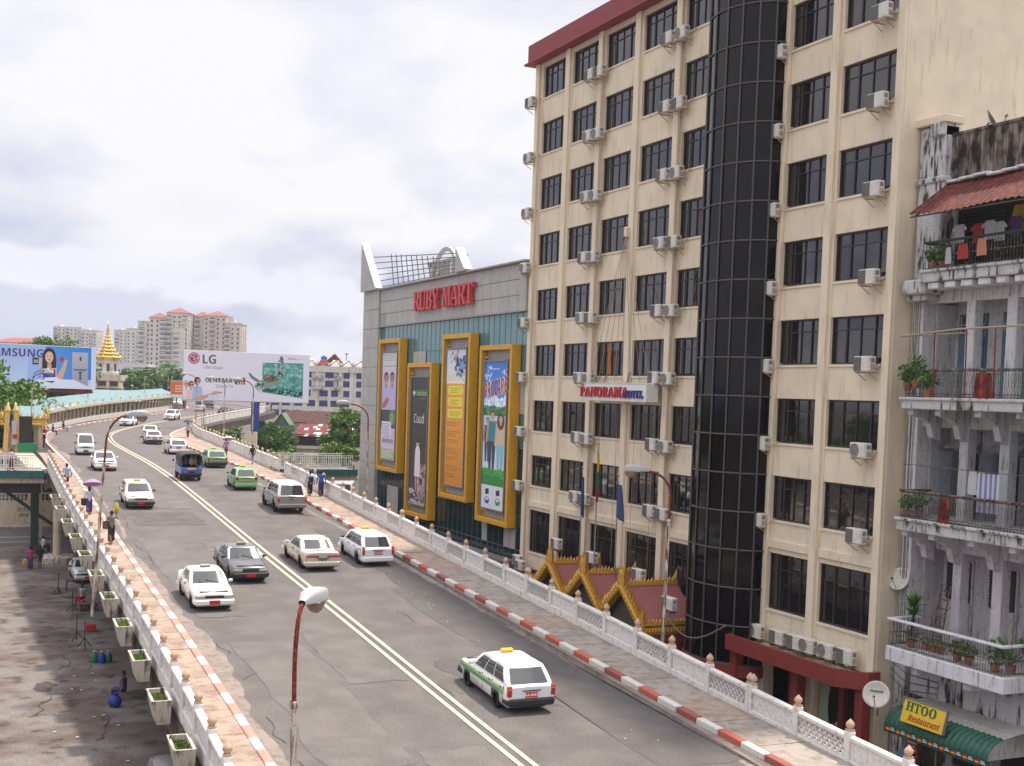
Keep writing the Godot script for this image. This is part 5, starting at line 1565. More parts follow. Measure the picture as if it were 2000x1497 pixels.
	# rusty sheet roof over the top balcony: corrugated
	mb = MB.new(); mb.sm(1)
	var n = 110
	for i in n:
		var f = func(k, w, t):
			var u = 1.75 + 7.6 * k / n
			return v3(u, lerpf(19.5, 20.75, t) + 0.025 * sin(k * PI / 2) + 0.04 * sin(u * 1.3), lerpf(1.7, -0.05, t))
		mb.q(f.call(i, 0, 0), f.call(i + 1, 0, 0), f.call(i + 1, 0, 1), f.call(i, 0, 1))
	part(o, "sheet_roof", mb, M.tin_red)
	mb = MB.new()
	for i in 12: mb.cb(v3(2.1 + i * 0.62, 20.79 + 0.03 * (i % 3), 0.03), v3(0.74, 0.1, 0.22), 0.03)
	part(o, "ridge_mortar", mb, M.old_clean)
	mb = MB.new(); mb.tube([v3(1.8, 19.45, 1.6), v3(9.3, 19.45, 1.6)], 0.03, 5)
	for u in [1.9, 3.6, 5.5, 8.0]: mb.tube([v3(u, 19.45, 1.55), v3(u + 0.2, 20.5, 0)], 0.03, 5)
	part(o, "roof_batten", mb, M.cable)
	# cables and pipes on the left pillar
	mb = MB.new()
	for k in 4: mb.tube([v3(0.7 + k * 0.1, 4.8, 0.23), v3(0.68 + k * 0.1 + 0.05 * sin(k * 2.0), 11, 0.24), v3(0.72 + k * 0.1, 17, 0.23)], 0.014, 4)
	for k in 3: mb.tube([v3(0.3, 4.0 - k * 0.25, 0.25), v3(1.5, 3.7 - k * 0.3, 0.5), v3(2.6, 3.6 - k * 0.2, 0.1)], 0.02, 4)
	part(o, "cable", mb, M.cable)
	mb = MB.new(); mb.tube([v3(8.45, 0, 0.15), v3(8.45, 4.2, 0.15)], 0.09, 8); mb.tube([v3(8.2, 0, 0.2), v3(8.2, 4.2, 0.2)], 0.06, 8)
	part(o, "downpipe", mb, M.rail_rust)
	# shop: back face coloured dark for the shade inside, signs, green corrugated awning with its board
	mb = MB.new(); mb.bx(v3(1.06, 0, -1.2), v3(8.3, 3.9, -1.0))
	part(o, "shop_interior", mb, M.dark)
	mb = MB.new(); mb.bx(v3(1.05, 2.9, -0.3), v3(8.3, 4.2, -0.05))
	part(o, "shop_lintel", mb, M.old_stained)
	var aw = thing("shop_awning", "green corrugated awning rounded at the edge over the restaurant", "awning", at)
	var prof = [[0.0, 2.98], [0.6, 2.92], [1.2, 2.82], [1.62, 2.66], [1.85, 2.42], [1.9, 2.2]]
	mb = MB.new(); mb.sm(1)
	var mg = MB.new(); mg.sm(1)
	n = 100
	for i in n:
		for j in 5:
			var f = func(k, m): return v3(2.1 + 4.6 * k / n, prof[m][1] + 0.022 * sin(k * PI / 2.5), prof[m][0] + 0.018 * sin(k * PI / 2.5) * (1 if m > 3 else 0))
			(mg if j < 2 else mb).q(f.call(i, j + 1), f.call(i + 1, j + 1), f.call(i + 1, j), f.call(i, j))
	for e in [[2.1, 1], [6.7, -1]]:
		for j in 5:
			var a = v3(e[0], prof[j][1], prof[j][0]); var b = v3(e[0], prof[j + 1][1], prof[j + 1][0])
			mg.t(a, b, v3(e[0], 2.2, 0.0)) if e[1] > 0 else mg.t(b, a, v3(e[0], 2.2, 0.0))
	part(aw, "green_sheets", mb, M.awning_green); part(aw, "grey_sheets", mg, M.tin_grey)
	mb = MB.new(); mb.bx(v3(2.1, 1.95, 1.88), v3(6.7, 2.22, 1.91))
	var val = part(aw, "valance", mb, M.awning_green)
	for k in 9:
		mb = MB.new(); mb.x = Transform3D(Basis(Vector3.RIGHT, PI / 2), v3(2.3 + k * 0.5, 2.08, 1.912)); mb.lathe([Vector2(0.1, 0), Vector2(0.1, 0.008), Vector2(0, 0.008)], 12, V, false)
		part(aw, "round_emblem", mb, M.sign_red)
		mb = MB.new(); mb.cb(v3(2.3 + k * 0.5, 2.08, 1.922), v3(0.17, 0.05, 0.008), 0.003)
		part(aw, "emblem_bar", mb, M.sign_yellow)
		mb = MB.new(); mb.bx(v3(2.43 + k * 0.5, 2.06, 1.91), v3(2.63 + k * 0.5, 2.1, 1.916)); mb.bx(v3(2.45 + k * 0.5, 2.13, 1.91), v3(2.59 + k * 0.5, 2.155, 1.916))
		part(aw, "emblem_words", mb, M.sign_white)
	mb = MB.new()
	for u in [2.2, 4.4, 6.6]: mb.tube([v3(u, 0, 1.75), v3(u, 2.4, 1.75)], 0.03, 5)
	part(aw, "support", mb, M.cable)
	var sb = thing("restaurant_sign", "tilted yellow board reading HTOO Restaurant on the green awning", "sign", front(v3(29.28, 2.57, Z0 + 3.9)) * Transform3D(Basis(Vector3.RIGHT, deg_to_rad(-14)), V))
	mb = MB.new(); mb.cb(v3(0, 0.33, 0.05), v3(1.9, 0.78, 0.05), 0.01)
	part(sb, "board", mb, M.sign_yellow)
	mb = MB.new(); mb.cb(v3(0, 0.74, 0.03), v3(2.0, 0.05, 0.16), 0.01); mb.cb(v3(0.97, 0.33, 0.03), v3(0.04, 0.8, 0.12), 0.01)
	part(sb, "board_edge", mb, M.grey_metal)
	text(sb, "green_letters", "HTOO", 0.3, 0.015, M.sign_green, Transform3D(Basis(), v3(-0.12, 0.5, 0.085)), "Droid Serif", true, 1.1)
	text(sb, "red_letters", "Restaurant", 0.2, 0.015, M.sign_red, Transform3D(Basis(v3(1, 0, 0), v3(0.25, 1, 0), v3(0, 0, 1)), v3(0.1, 0.14, 0.085)), "Droid Serif", false, 0.98)
	# boards under the awning
	var bd = thing("shop_poster", "small dark red poster board under the green awning", "poster", P.call(2.75, 1.3, 1.2))
	mb = MB.new(); mb.cb(v3(0, 0.25, 0), v3(0.05, 0.7, 0.55), 0.01); part(bd, "board", mb, M.sign_red)
	mb = MB.new()
	for k in 4: mb.bx(v3(-0.035, 0.08 + k * 0.12, -0.2), v3(-0.028, 0.13 + k * 0.12, 0.18 - 0.04 * (k % 2)))
	part(bd, "print", mb, M.sign_white)
	bd = thing("shop_poster", "pale blue poster board leaning below the red one", "poster", P.call(2.55, 0.35, 1.2))
	mb = MB.new(); mb.cb(v3(0, 0.4, 0), v3(0.05, 1.1, 0.8), 0.01); part(bd, "board", mb, M.blue_cloth)
	mb = MB.new()
	for k in 3: mb.bx(v3(-0.035, 0.1 + k * 0.2, -0.3), v3(-0.028, 0.2 + k * 0.2, 0.25))
	part(bd, "print", mb, M.white_cloth)
	ac_unit(true, "white air conditioner near the ground at the right end of the green awning", front(v3(30.6, 1.1, Z0 + 7.0)))
	# satellite dishes
	for d in [[29.0, 3.2, -32.35, 0.46, "white satellite dish on the red canopy's corner beside the awning", v3(-0.75, 0.25, 0.6)], [30.95, 6.9, -33.6, 0.42, "white satellite dish on the lilac veranda's pillar behind the potted palm", v3(-0.9, 0.35, 0.2)], [32.3, 22.85, -31.9, 0.42, "grey satellite dish on the old house's roof edge", v3(0.5, 0.45, 0.6)]]:
		var z = d[5].normalized(); var x = Vector3.UP.cross(z).normalized()
		var t = thing("satellite_dish", d[4], "satellite dish", Transform3D(Basis(x, z.cross(x), z), v3(d[0], d[1], d[2])))
		mb = MB.new()
		mb.x = Transform3D(Basis(Vector3.RIGHT, PI / 2), V)
		var pr = []
		for k in 7: pr.append(Vector2(d[3] * k / 6.0, 0.12 * pow(k / 6.0, 2)))
		for k in 7: pr.append(Vector2(d[3] * (6 - k) / 6.0 * 0.995, 0.12 * pow((6 - k) / 6.0, 2) + 0.015))
		mb.lathe(pr, 24)
		part(t, "dish", mb, M.ac_white if d[1] < 20 else M.grey_metal)
		mb = MB.new(); mb.tube([v3(0, -d[3] * 0.9, 0.1), v3(0, -0.15, 0.5)], 0.015, 4); mb.cb(v3(0, -0.1, 0.52), v3(0.07, 0.07, 0.12), 0.01)
		part(t, "feed_arm", mb, M.cable)
		mb = MB.new(); mb.tube([v3(0, 0, -0.02), v3(0, -0.1, -0.4)], 0.03, 5); mb.tube([v3(0, -0.1, -0.4), v3(0, -0.7, -0.5)], 0.03, 5)
		part(t, "mount", mb, M.cable)
		if d[1] < 5: mb = MB.new(); mb.bx(v3(-0.22, 0.08, 0.045), v3(0.22, 0.13, 0.052)); part(t, "print", mb, M.cable)
	# life on the balconies
	potted("tall dracaena on the lowest balcony's left corner", P.call(2.0, 4.78, 0.8), 1, 0.5)
	var dr = get_node("potted_plant")
	mb = MB.new(); mb.tube([v3(0, 0.2, 0), v3(0.05, 0.9, 0.02), v3(0, 1.35, 0.05)], [0.035, 0.03, 0.025], 5); mb.tube([v3(0, 0.6, 0), v3(-0.1, 1.1, 0.15)], 0.025, 5); part(dr, "stem", mb, M.bark)
	mb = MB.new(true); blades(mb, v3(0, 1.4, 0.05), 60, 0.62, 0.03, Color(0.8, 1.1, 0.8)); blades(mb, v3(-0.1, 1.12, 0.15), 40, 0.55, 0.03, Color(0.8, 1.0, 0.8)); part(dr, "crown", mb, M.leaf_a).set_meta("kind", "stuff")
	potted("low plant in the lowest balcony's middle", P.call(4.3, 4.78, 0.95), 2, 0.35)
	potted("orange-flowered plant beside the low plant on the lowest balcony", P.call(4.85, 4.78, 1.0), 2, 0.25)
	potted("large bushy plant at the lowest balcony's right corner", P.call(5.9, 4.78, 0.95), 2, 0.75)
	potted("long leaved plant rising over the lowest balcony's right rail", P.call(6.3, 4.78, 0.7), 1, 1.1)
	potted("row end pot with a red flower far right on the lowest balcony", P.call(6.5, 5.4, 0.3), 0, 0.25)
	potted("fern in the left corner of the second balcony", P.call(1.95, 9.28, 1.15), 2, 0.5)
	potted("small plant beside the fern on the second balcony", P.call(1.85, 9.28, 0.6), 2, 0.55)
	potted("big green bush spilling over the third balcony's left corner", P.call(2.1, 13.7, 1.25), 2, 0.8)
	potted("second green bush on the third balcony's left corner", P.call(1.65, 13.6, 1.2), 2, 0.6)
	potted("yellow-green bush on the third balcony beside the big one", P.call(2.75, 13.4, 1.35), 2, 0.6)
	potted("plant behind the top balcony's rail at the left", P.call(2.5, 17.72, 0.7), 2, 0.5)
	potted("red flowering plant at the far left of the top balcony", P.call(2.05, 17.72, 0.7), 2, 0.4)
	for k in 3: potted("small pot %s of three on the lowest balcony's floor near the left" % ["left", "middle", "right"][k], P.call(2.5 + k * 0.35, 4.78, 0.6), 0, 0.12)
	for c in [[5.0, 10.2, "white towel on the second balcony's clothes line, the leftmost", 0.38, 0.75, M.white_cloth], [5.35, 10.25, "pale green towel between white and striped towels", 0.34, 0.6, M.green_cloth]]:
		clothes(c[2], front(v3(30.0, 11.05, Z0 + c[0] - 0.2)), c[3], c[4], c[5], false, "towel")
	var sp = thing("striped_towel", "large blue and white striped towel on the second balcony's line", "towel", front(v3(29.95, 11.02, Z0 + 5.5)), "laundry on the old balconies")
	for k in 9:
		mb = MB.new(); mb.q(v3(-0.45 + k * 0.1, -1.25, 0.02 * sin(k)), v3(-0.35 + k * 0.1, -1.25, 0.02 * sin(k + 1.0)), v3(-0.35 + k * 0.1, 0, 0.0), v3(-0.45 + k * 0.1, 0, 0.0))
		part(sp, "stripe", mb, M.blue_cloth if k % 2 else M.white_cloth)
	mb = MB.new(); mb.tube([P.call(1.75, 11.1, 1.35), P.call(7.0, 11.05, 1.25), P.call(9.0, 11.1, 1.25)], 0.012, 4)
	tag(part(self, "clothes_line", mb, M.cable), "thin clothes line over the second balcony", "clothes line")
	mb = MB.new(); mb.tube([P.call(1.5, 15.45, 1.5), P.call(4, 15.62, 1.4), P.call(9.2, 15.68, 1.3)], 0.035, 5); mb.tube([P.call(1.8, 15.5, 1.0), P.call(4.3, 15.5, 1.25)], 0.025, 5)
	var bp = thing("bamboo_poles", "weathered bamboo drying poles across the third balcony", "drying poles", V)
	part(bp, "pole", mb, M.bamboo)
	for u in [3.0, 4.4, 5.6]:
		mb = MB.new(); mb.tube([P.call(u, 13.4, 1.35), P.call(u, 15.6, 1.4)], 0.025, 5); part(bp, "upright", mb, M.steel_red)
	mb = MB.new(); mb.tube([P.call(2.1, 13.4, 1.3), P.call(1.85, 15.9, 1.3)], 0.02, 4); part(bp, "upright", mb, M.cable)
	for i in 2: clothes("%s orange-brown mat hung over the railing" % ["third balcony's", "second balcony's"][i], front(v3(29.72, [14.2, 10.1][i], Z0 + [5.3, 3.9][i])), 0.75 - 0.25 * i, 0.85, M.tin_rust, false, "mat")
	var shirts = [[3.7, "red shirt in shade behind the top balcony rail", M.red_cloth], [4.2, "white checked shirt on the top balcony, the left one", M.white_cloth], [4.62, "white checked shirt on the top balcony, the right one", M.white_cloth], [2.9, "white vest hanging on the top balcony", M.white_cloth], [5.3, "purple cloth hanging under the rusty roof at the right", M.purple_cloth]]
	for s in shirts: clothes(s[1], front(v3(30.75, 19.15 + 0.05 * sin(s[0] * 5), Z0 + s[0])), 0.42, 0.62, s[2], true)
	clothes("peach shorts drying on the top balcony railing", front(v3(30.25, 18.55, Z0 + 4.4)), 0.4, 0.55, M.peach_cloth)
	clothes("red cloth drying on the top balcony railing", front(v3(30.25, 18.45, Z0 + 3.6)), 0.45, 0.5, M.red_cloth)
	clothes("grey cloth drying on the top balcony railing at the left", front(v3(30.3, 18.4, Z0 + 2.9)), 0.25, 0.55, M.white_cloth)
	clothes("orange cloth hung at the top balcony's right", front(v3(31.0, 19.6, Z0 + 5.4)), 1.1, 0.8, M.yellow_cloth)
	# ladder on the lowest balcony
	var ld = thing("ladder", "old wooden ladder leaning on a lilac post of the lowest balcony", "ladder", Transform3D(Basis(v3(0, 0, 1), v3(0.17, 0.985, 0), v3(-0.985, 0.17, 0)), P.call(3.05, 4.8, 0.75)))
	for x in [-0.2, 0.2]:
		mb = MB.new(); mb.cb(v3(x, 1.15, 0), v3(0.06, 2.3, 0.05), 0.01); part(ld, "rail", mb, M.wood)
	for k in 7:
		mb = MB.new(); mb.cb(v3(0, 0.25 + k * 0.31, 0), v3(0.38, 0.05, 0.045), 0.01); part(ld, "rung", mb, M.wood)
	mb = MB.new()
	var pts = []
	for k in 40: pts.append(P.call(1.7 + 0.25 * cos(k * 0.55), 4.95 + 0.02 * k * 0.3, 0.5 + 0.18 * sin(k * 0.55)))
	for k in 8: pts.append(P.call(2.0 + 0.12 * k, 5.2 + 0.25 * k, 0.3 - 0.2 * k))
	mb.tube(pts, 0.015, 4)
	tag(part(self, "hose", mb, M.cable), "coiled dark hose on the lowest balcony left of the ladder", "hose")
	# a sliver of the next house at the picture's right edge
	var nx = thing("neighbour_house", "edge of the next house with blue-grey pillar at the right border", "house", at)
	mb = MB.new(); mb.bx(v3(9.5, 0, -8), v3(16, 21, 0.1))
	part(nx, "wall", mb, M.door_grey)
	mb = MB.new()
	for k in 6: mb.cb(v3(10.2 + k * 0.9, 5.0, 0.12), v3(0.5, 3.0, 0.1), 0.02)
	part(nx, "shutter", mb, M.shutter_dark)

# ---------------------------------------------------------------- left: footbridge, gate, covered walk
func railing_panel(len: float, h: float) -> MB:   # white steel railing: bars, a ring ornament in the middle, rails
	var mb = MB.new()
	for y in [0.02, 0.16, h - 0.16, h]: mb.bx(v3(0, y, -0.025), v3(len, y + 0.045, 0.025))
	var n = int(len / 0.17)
	for i in n + 1:
		var x = len * i / n
		mb.bx(v3(x - 0.016, 0.06, -0.016), v3(x + 0.016, h, 0.016))
	for i in [0.3, 0.7]:
		for k in 3:
			var pts = []
			for m in 9: pts.append(v3(len * i + 0.12 * sin(TAU * m / 8), 0.32 + k * 0.22 + 0.11 * cos(TAU * m / 8), 0.02))
			mb.tube(pts, 0.016, 4, false)
	mb.bx(v3(-0.04, -0.35, -0.04), v3(0.04, h + 0.05, 0.04))
	return mb
func footbridge(label: String, x0: float, x1: float, z: float, deck: float, flip := false) -> Node3D:   # runs along x, width 3.2 behind z
	var o = thing("footbridge", label, "footbridge")
	var mb = MB.new(); mb.bx(v3(x0, deck - 0.12, z - 3.2), v3(x1, deck, z)); part(o, "deck", mb, M.pavement_grey)
	for zz in [z + 0.06, z - 3.26]:
		mb = MB.new(); mb.bx(v3(x0, deck - 0.4, zz - 0.1), v3(x1, deck + 0.06, zz + 0.1)); mb.bx(v3(x0, deck - 0.44, zz - 0.16), v3(x1, deck - 0.4, zz + 0.16)); part(o, "girder", mb, M.teal_girder)
	mb = MB.new(); mb.bx(v3(x0, deck - 0.86, z - 2.9), v3(x1, deck - 0.44, z - 0.05)); part(o, "beam", mb, M.cream_wall)
	var pm = railing_panel(2.0, 1.05).mesh()
	for zz in [z + 0.02, z - 3.2]:
		var n = int((x1 - x0) / 2.0)
		for i in n: part(o, "railing_panel", pm, M.rail_white, v3(x0 + i * 2.0, deck + 0.08, zz))
	return o
func build_left_side():
	footbridge("footbridge with white railing and teal girder at the left border", -34.0, 6.6, -95.6, 6.28)
	var o = thing("bridge_support", "dark green steel trestle under the left footbridge", "support")
	var mb = MB.new(); mb.cb(v3(6.1, 2.65, -97.6), v3(0.55, 5.3, 0.5), 0.02); part(o, "post", mb, M.shutter_green)
	mb = MB.new(); beam(mb, v3(6.2, 3.0, -97.5), v3(7.9, 1.8, -97.5), 0.25, 0.25); beam(mb, v3(6.0, 3.2, -97.5), v3(3.4, 5.2, -97.5), 0.25, 0.25); part(o, "brace", mb, M.shutter_green)
	mb = MB.new(); mb.cb(v3(4.7, 4.95, -97.6), v3(3.6, 0.8, 0.6), 0.03); part(o, "head_beam", mb, M.dark)
	# wall with RUBY MART on it
	o = thing("boundary_wall", "cream boundary wall with pierced top courses and red words RUBY MART", "wall", v3(0, 0.2, -117))
	mb = MB.new(); mb.bx(v3(-30, 0, -0.2), v3(14, 1.95, 0)); mb.bx(v3(-30, 2.55, -0.2), v3(14, 2.7, 0.03)); mb.bx(v3(-30, 0, 0), v3(14, 0.18, 0.06)); part(o, "wall", mb, M.cream_wall)
	for i in 12: mb = MB.new(); mb.cb(v3(-29.0 + 3.6 * i, 1.4, -0.02), v3(0.4, 2.8, 0.3), 0.02); part(o, "pilaster", mb, M.cream_wall)
	var vm = MB.new()
	for r in 2:
		vm.bx(v3(0, 1.95 + r * 0.3, -0.16), v3(3.2, 1.98 + r * 0.3, -0.02))
		for k in 11: vm.bx(v3(k * 0.31, 1.95 + r * 0.3, -0.16), v3(k * 0.31 + 0.09, 2.25 + r * 0.3, -0.02))
	vm = vm.mesh()
	for i in 12: part(o, "pierced_course", vm, M.cream_wall, v3(-28.8 + 3.6 * i, 0, 0))
	text(o, "red_words", "RUBY MART", 0.3, 0.01, M.red_paint, Transform3D(Basis(), v3(7.0, 1.15, 0.01)), "Droid Serif", false, 0.95)
	mb = MB.new()
	for i in 13:
		var x = 6.05 + i * 0.15
		mb.tube([v3(x, 0.62, 0.02), v3(x + 0.05, 0.75 + 0.05 * (i % 3), 0.02), v3(x + 0.11, 0.7, 0.02), v3(x + 0.09, 0.6 - 0.04 * (i % 2), 0.02)], 0.018, 4)
	part(o, "red_script", mb, M.red_paint)
	# landing and gate at the end of the covered walk
	o = thing("walkway_landing", "raised concrete landing behind the left footbridge", "landing", V)
	mb = MB.new(); mb.bx(v3(5.7, 5.9, -131), v3(7.4, 6.25, -98.85)); mb.bx(v3(-0.8, 5.7, -128.5), v3(7.9, 6.26, -119.2)); part(o, "slab", mb, M.cream_wall)
	for p in [[0.0, -121], [7.0, -107], [0.0, -127], [7.0, -124]]: mb = MB.new(); mb.cb(v3(p[0], 2.8, p[1]), v3(0.5, 5.6, 0.5), 0.03); part(o, "column", mb, M.cream_wall)
	o = thing("golden_gate", "gate pavilion with golden carved eaves and turquoise roof at the start of the covered walk", "gate pavilion", v3(5.6, 6.3, -124))
	for x in [-5.0, -1.9, 0.0, 2.35]:
		for z in [-3.0, 3.0]: mb = MB.new(); mb.cb(v3(x, 1.3, z), v3(0.42, 2.6, 0.42), 0.03); part(o, "column", mb, M.cream_wall)
	for s in [[-5.6, -0.9, 2.55], [0.3, 2.8, 2.55]]:
		mb = MB.new()
		for k in 3: mb.cb(v3((s[0] + s[1]) / 2, s[2] + k * 0.22, 0), v3(s[1] - s[0] - 0.2 * k + 0.3, 0.2, 7.0 - 0.2 * k), 0.03)
		flame_strip(mb, v3(s[0], s[2] + 0.5, 3.4), v3(s[1], s[2] + 0.5, 3.4), Vector3.UP, 0.55, int((s[1] - s[0]) / 0.5), 0.06)
		flame_strip(mb, v3(s[1] + 0.1, s[2] + 0.5, 3.4), v3(s[1] + 0.1, s[2] + 0.5, -3.4), Vector3.UP, 0.5, 12, 0.06)
		for e in [s[0], s[1]]: flame_strip(mb, v3(e - 0.3, s[2] + 0.5, 3.45), v3(e + 0.3, s[2] + 0.5, 3.45), Vector3.UP, 1.2, 2, 0.08)
		part(o, "golden_eave", mb, M.gold_bright)
		mb = MB.new()
		var a = v3(s[0], s[2] + 0.55, 3.3); var b = v3(s[1], s[2] + 0.55, 3.3); var c = v3(s[1], s[2] + 0.55, -3.3); var d = v3(s[0], s[2] + 0.55, -3.3)
		var r0 = v3(s[0] + 0.3, s[2] + 1.6, 0); var r1 = v3(s[1] - 0.3, s[2] + 1.6, 0)
		mb.q(a, b, r1, r0); mb.q(c, d, r0, r1); mb.t(b, c, r1); mb.t(d, a, r0)
		part(o, "roof", mb, M.turquoise)
	# pair of tall golden pillars with a notice board between
	o = thing("gate_pillars", "pair of tall leaning golden pillars with pointed tops on the landing", "pillars", v3(5.4, 6.3, -120.3))
	for s in [[-0.45, 0.1], [0.65, -0.12]]:
		mb = MB.new()
		mb.x = Transform3D(Basis(Vector3.FORWARD, s[1] * 0.5), v3(s[0], 0, 0))
		mb.cb(v3(0, 1.85, 0), v3(0.42, 3.7, 0.4), 0.04)
		mb.lathe([Vector2(0.28, 3.7), Vector2(0.3, 3.8), Vector2(0.2, 4.0), Vector2(0.12, 4.25), Vector2(0.0, 4.6)], 8)
		part(o, "pillar", mb, M.gold_pale)
	mb = MB.new(); mb.cb(v3(-0.15, 3.1, 0.1), v3(0.4, 1.5, 0.06), 0.01); part(o, "blue_panel", mb, M.navy)
	o = thing("notice_board", "tall black notice board on a green base beside the golden pillars", "notice board", v3(6.75, 6.3, -119.9))
	mb = MB.new(); mb.cb(v3(-0.1, 2.0, 0), v3(1.1, 2.6, 0.12), 0.02); part(o, "black_panel", mb, M.car_black)
	mb = MB.new(); mb.cb(v3(0.05, 0.4, 0.1), v3(1.6, 0.95, 0.3), 0.02); part(o, "green_base", mb, M.green_board)
	o = thing("banner_cloth", "crumpled white cloth with a red patch hung between the golden pillars", "cloth", v3(5.5, 7.0, -120.0))
	mb = curtain(0.5, 2.2, 3); part(o, "white_cloth", mb, M.white_cloth); mb = MB.new(); mb.cb(v3(0.25, 0.75, 0.05), v3(0.35, 0.4, 0.02), 0.005); part(o, "red_patch", mb, M.red_cloth)
	# covered walk along the left kerb
	o = thing("covered_walkway", "long curving covered walkway with turquoise roof and cream posts along the bend", "covered walkway")
	var s0 = s_of(8, -131); var s1 = s_of(36, -222)
	var off = func(s): return -7.5 - 1.3 * smoothstep(20, 60, s - s0)
	var n = int((s1 - s0) / 1.9)
	var col = MB.new(); col.cb(v3(0, 1.05, 0), v3(0.3, 2.2, 0.3), 0.02); col = col.mesh()
	var spike = MB.new(); spike.lathe([Vector2(0.1, 0), Vector2(0.13, 0.15), Vector2(0.07, 0.3), Vector2(0.1, 0.4), Vector2(0.0, 0.85)], 6); spike = spike.mesh()
	var wl = MB.new(); var ev = MB.new(); var rf_ = MB.new(); var bk = MB.new(); var gd = MB.new()
	for i in n:
		var a = s0 + (s1 - s0) * i / n; var b = s0 + (s1 - s0) * (i + 1) / n
		var oa = off.call(a); var ob = off.call(b)
		var pt = func(s, oo, d, h): return at_s(s, oo - d, h)
		var r = rf(a)
		part(o, "post", col, M.cream_wall, Transform3D(Basis(r[2], Vector3.UP, r[2].cross(Vector3.UP)), pt.call(a, oa, 0.15, 0.1)))
		for fr in [[wl, 0.0, 0.0, 0.0, 0.72], [wl, 0.2, 0.72, 0.2, 0.0]]:
			fr[0].q(pt.call(a, oa, fr[1], fr[2]), pt.call(a, oa, fr[3], fr[4]), pt.call(b, ob, fr[3], fr[4]), pt.call(b, ob, fr[1], fr[2])) if fr[1] > 0 else fr[0].q(pt.call(b, ob, fr[1], fr[2]), pt.call(b, ob, fr[3], fr[4]), pt.call(a, oa, fr[3], fr[4]), pt.call(a, oa, fr[1], fr[2]))
		wl.q(pt.call(a, oa, 0.2, 0.72), pt.call(a, oa, 0.0, 0.72), pt.call(b, ob, 0.0, 0.72), pt.call(b, ob, 0.2, 0.72))
		var pr = [[-0.35, 2.12], [-0.35, 2.4], [-0.1, 2.42], [-0.1, 2.12]]
		for k in 3: ev.q(pt.call(b, ob, pr[k][0], pr[k][1]), pt.call(b, ob, pr[k + 1][0], pr[k + 1][1]), pt.call(a, oa, pr[k + 1][0], pr[k + 1][1]), pt.call(a, oa, pr[k][0], pr[k][1]))
		ev.q(pt.call(b, ob, -0.1, 2.12), pt.call(b, ob, -0.35, 2.12), pt.call(a, oa, -0.35, 2.12), pt.call(a, oa, -0.1, 2.12))
		rf_.q(pt.call(b, ob, -0.25, 2.43), pt.call(b, ob, 2.2, 3.55), pt.call(a, oa, 2.2, 3.55), pt.call(a, oa, -0.25, 2.43))
		rf_.q(pt.call(b, ob, 2.2, 3.55), pt.call(b, ob, 4.6, 2.5), pt.call(a, oa, 4.6, 2.5), pt.call(a, oa, 2.2, 3.55))
		bk.q(pt.call(b, ob, 4.2, -0.2), pt.call(b, ob, 4.2, 0.9), pt.call(a, oa, 4.2, 0.9), pt.call(a, oa, 4.2, -0.2)); bk.q(pt.call(a, oa, -0.1, 0.02), pt.call(b, ob, -0.1, 0.02), pt.call(b, ob, 4.4, 0.02), pt.call(a, oa, 4.4, 0.02))
		if i % 2 == 0:
			part(o, "golden_spike", spike, M.gold_bright, yaw(pt.call(a, oa, 0.1, 2.4)))
			part(o, "post", col, M.cream_wall, Transform3D(Basis(r[2], Vector3.UP, r[2].cross(Vector3.UP)), pt.call(a, oa, 4.2, 0.1)))
			if i < 20: flame_strip(gd, pt.call(a, oa, 0.0, 2.42), pt.call(b, ob, 0.0, 2.42), Vector3.UP, 0.3, 4, 0.04)
	part(o, "parapet", wl, M.white_wall); part(o, "eave", ev, M.cream_wall); part(o, "roof", rf_, M.turquoise); part(o, "rear_wall", bk, M.cream_dark); part(o, "eave_crest", gd, M.gold_bright)
	# a second stretch of the roof farther round
	o = thing("far_walkway_roof", "far turquoise roof of the covered walk rising behind the near one", "roof", V)
	mb = MB.new()
	var A = v3(27, 10.3, -214); var B = v3(37.5, 10.6, -232)
	mb.bx(v3(24.5, 0, -236), v3(37, 9.6, -218)); part(o, "walls", mb, M.cream_dark)
	mb = MB.new(); mb.q(v3(22, 10.0, -212), v3(38, 10.0, -222), v3(38, 11.6, -226), v3(22, 11.6, -216)); mb.q(v3(22, 11.6, -216), v3(38, 11.6, -226), v3(38, 10.0, -230), v3(22, 10.0, -220)); part(o, "roof", mb, M.turquoise)

func build_right_bridge():
	footbridge("footbridge with white railing from the flyover to the mart", 24.0, 30.4, -95.6, 6.5)
	# lower traffic seen beneath it
	var mb = MB.new(); mb.bx(v3(24, 0, -140), v3(60, 0.02, -96)); var s = struct("far_yard", mb, M.pavement_grey)

# ---------------------------------------------------------------- background
const CB := Basis(Vector3(0.9085, 0, 0.4179), Vector3(0, 1, 0), Vector3(-0.4179, 0, 0.9085))   # fronts that look towards the bend
func cbt(p: Vector3, turn := 0.0) -> Transform3D: return Transform3D(CB * Basis(Vector3.UP, turn), p)
func hip(mb: MB, x0, x1, z0, z1, y, h, eave := 0.6):
	x0 -= eave; x1 += eave; z0 -= eave; z1 += eave
	var ins = minf((z1 - z0), (x1 - x0)) / 2
	var lng = (x1 - x0) >= (z1 - z0)
	var zm = (z0 + z1) / 2; var xm = (x0 + x1) / 2
	var r0 = v3(x0 + ins, y + h, zm) if lng else v3(xm, y + h, z1 - ins)
	var r1 = v3(x1 - ins, y + h, zm) if lng else v3(xm, y + h, z0 + ins)
	var a = v3(x0, y, z1); var b = v3(x1, y, z1); var c = v3(x1, y, z0); var d = v3(x0, y, z0)
	if lng: mb.q(a, b, r1, r0); mb.q(c, d, r0, r1); mb.t(b, c, r1); mb.t(d, a, r0)
	else: mb.q(b, c, r1, r0); mb.q(d, a, r0, r1); mb.t(a, b, r0); mb.t(c, d, r1)
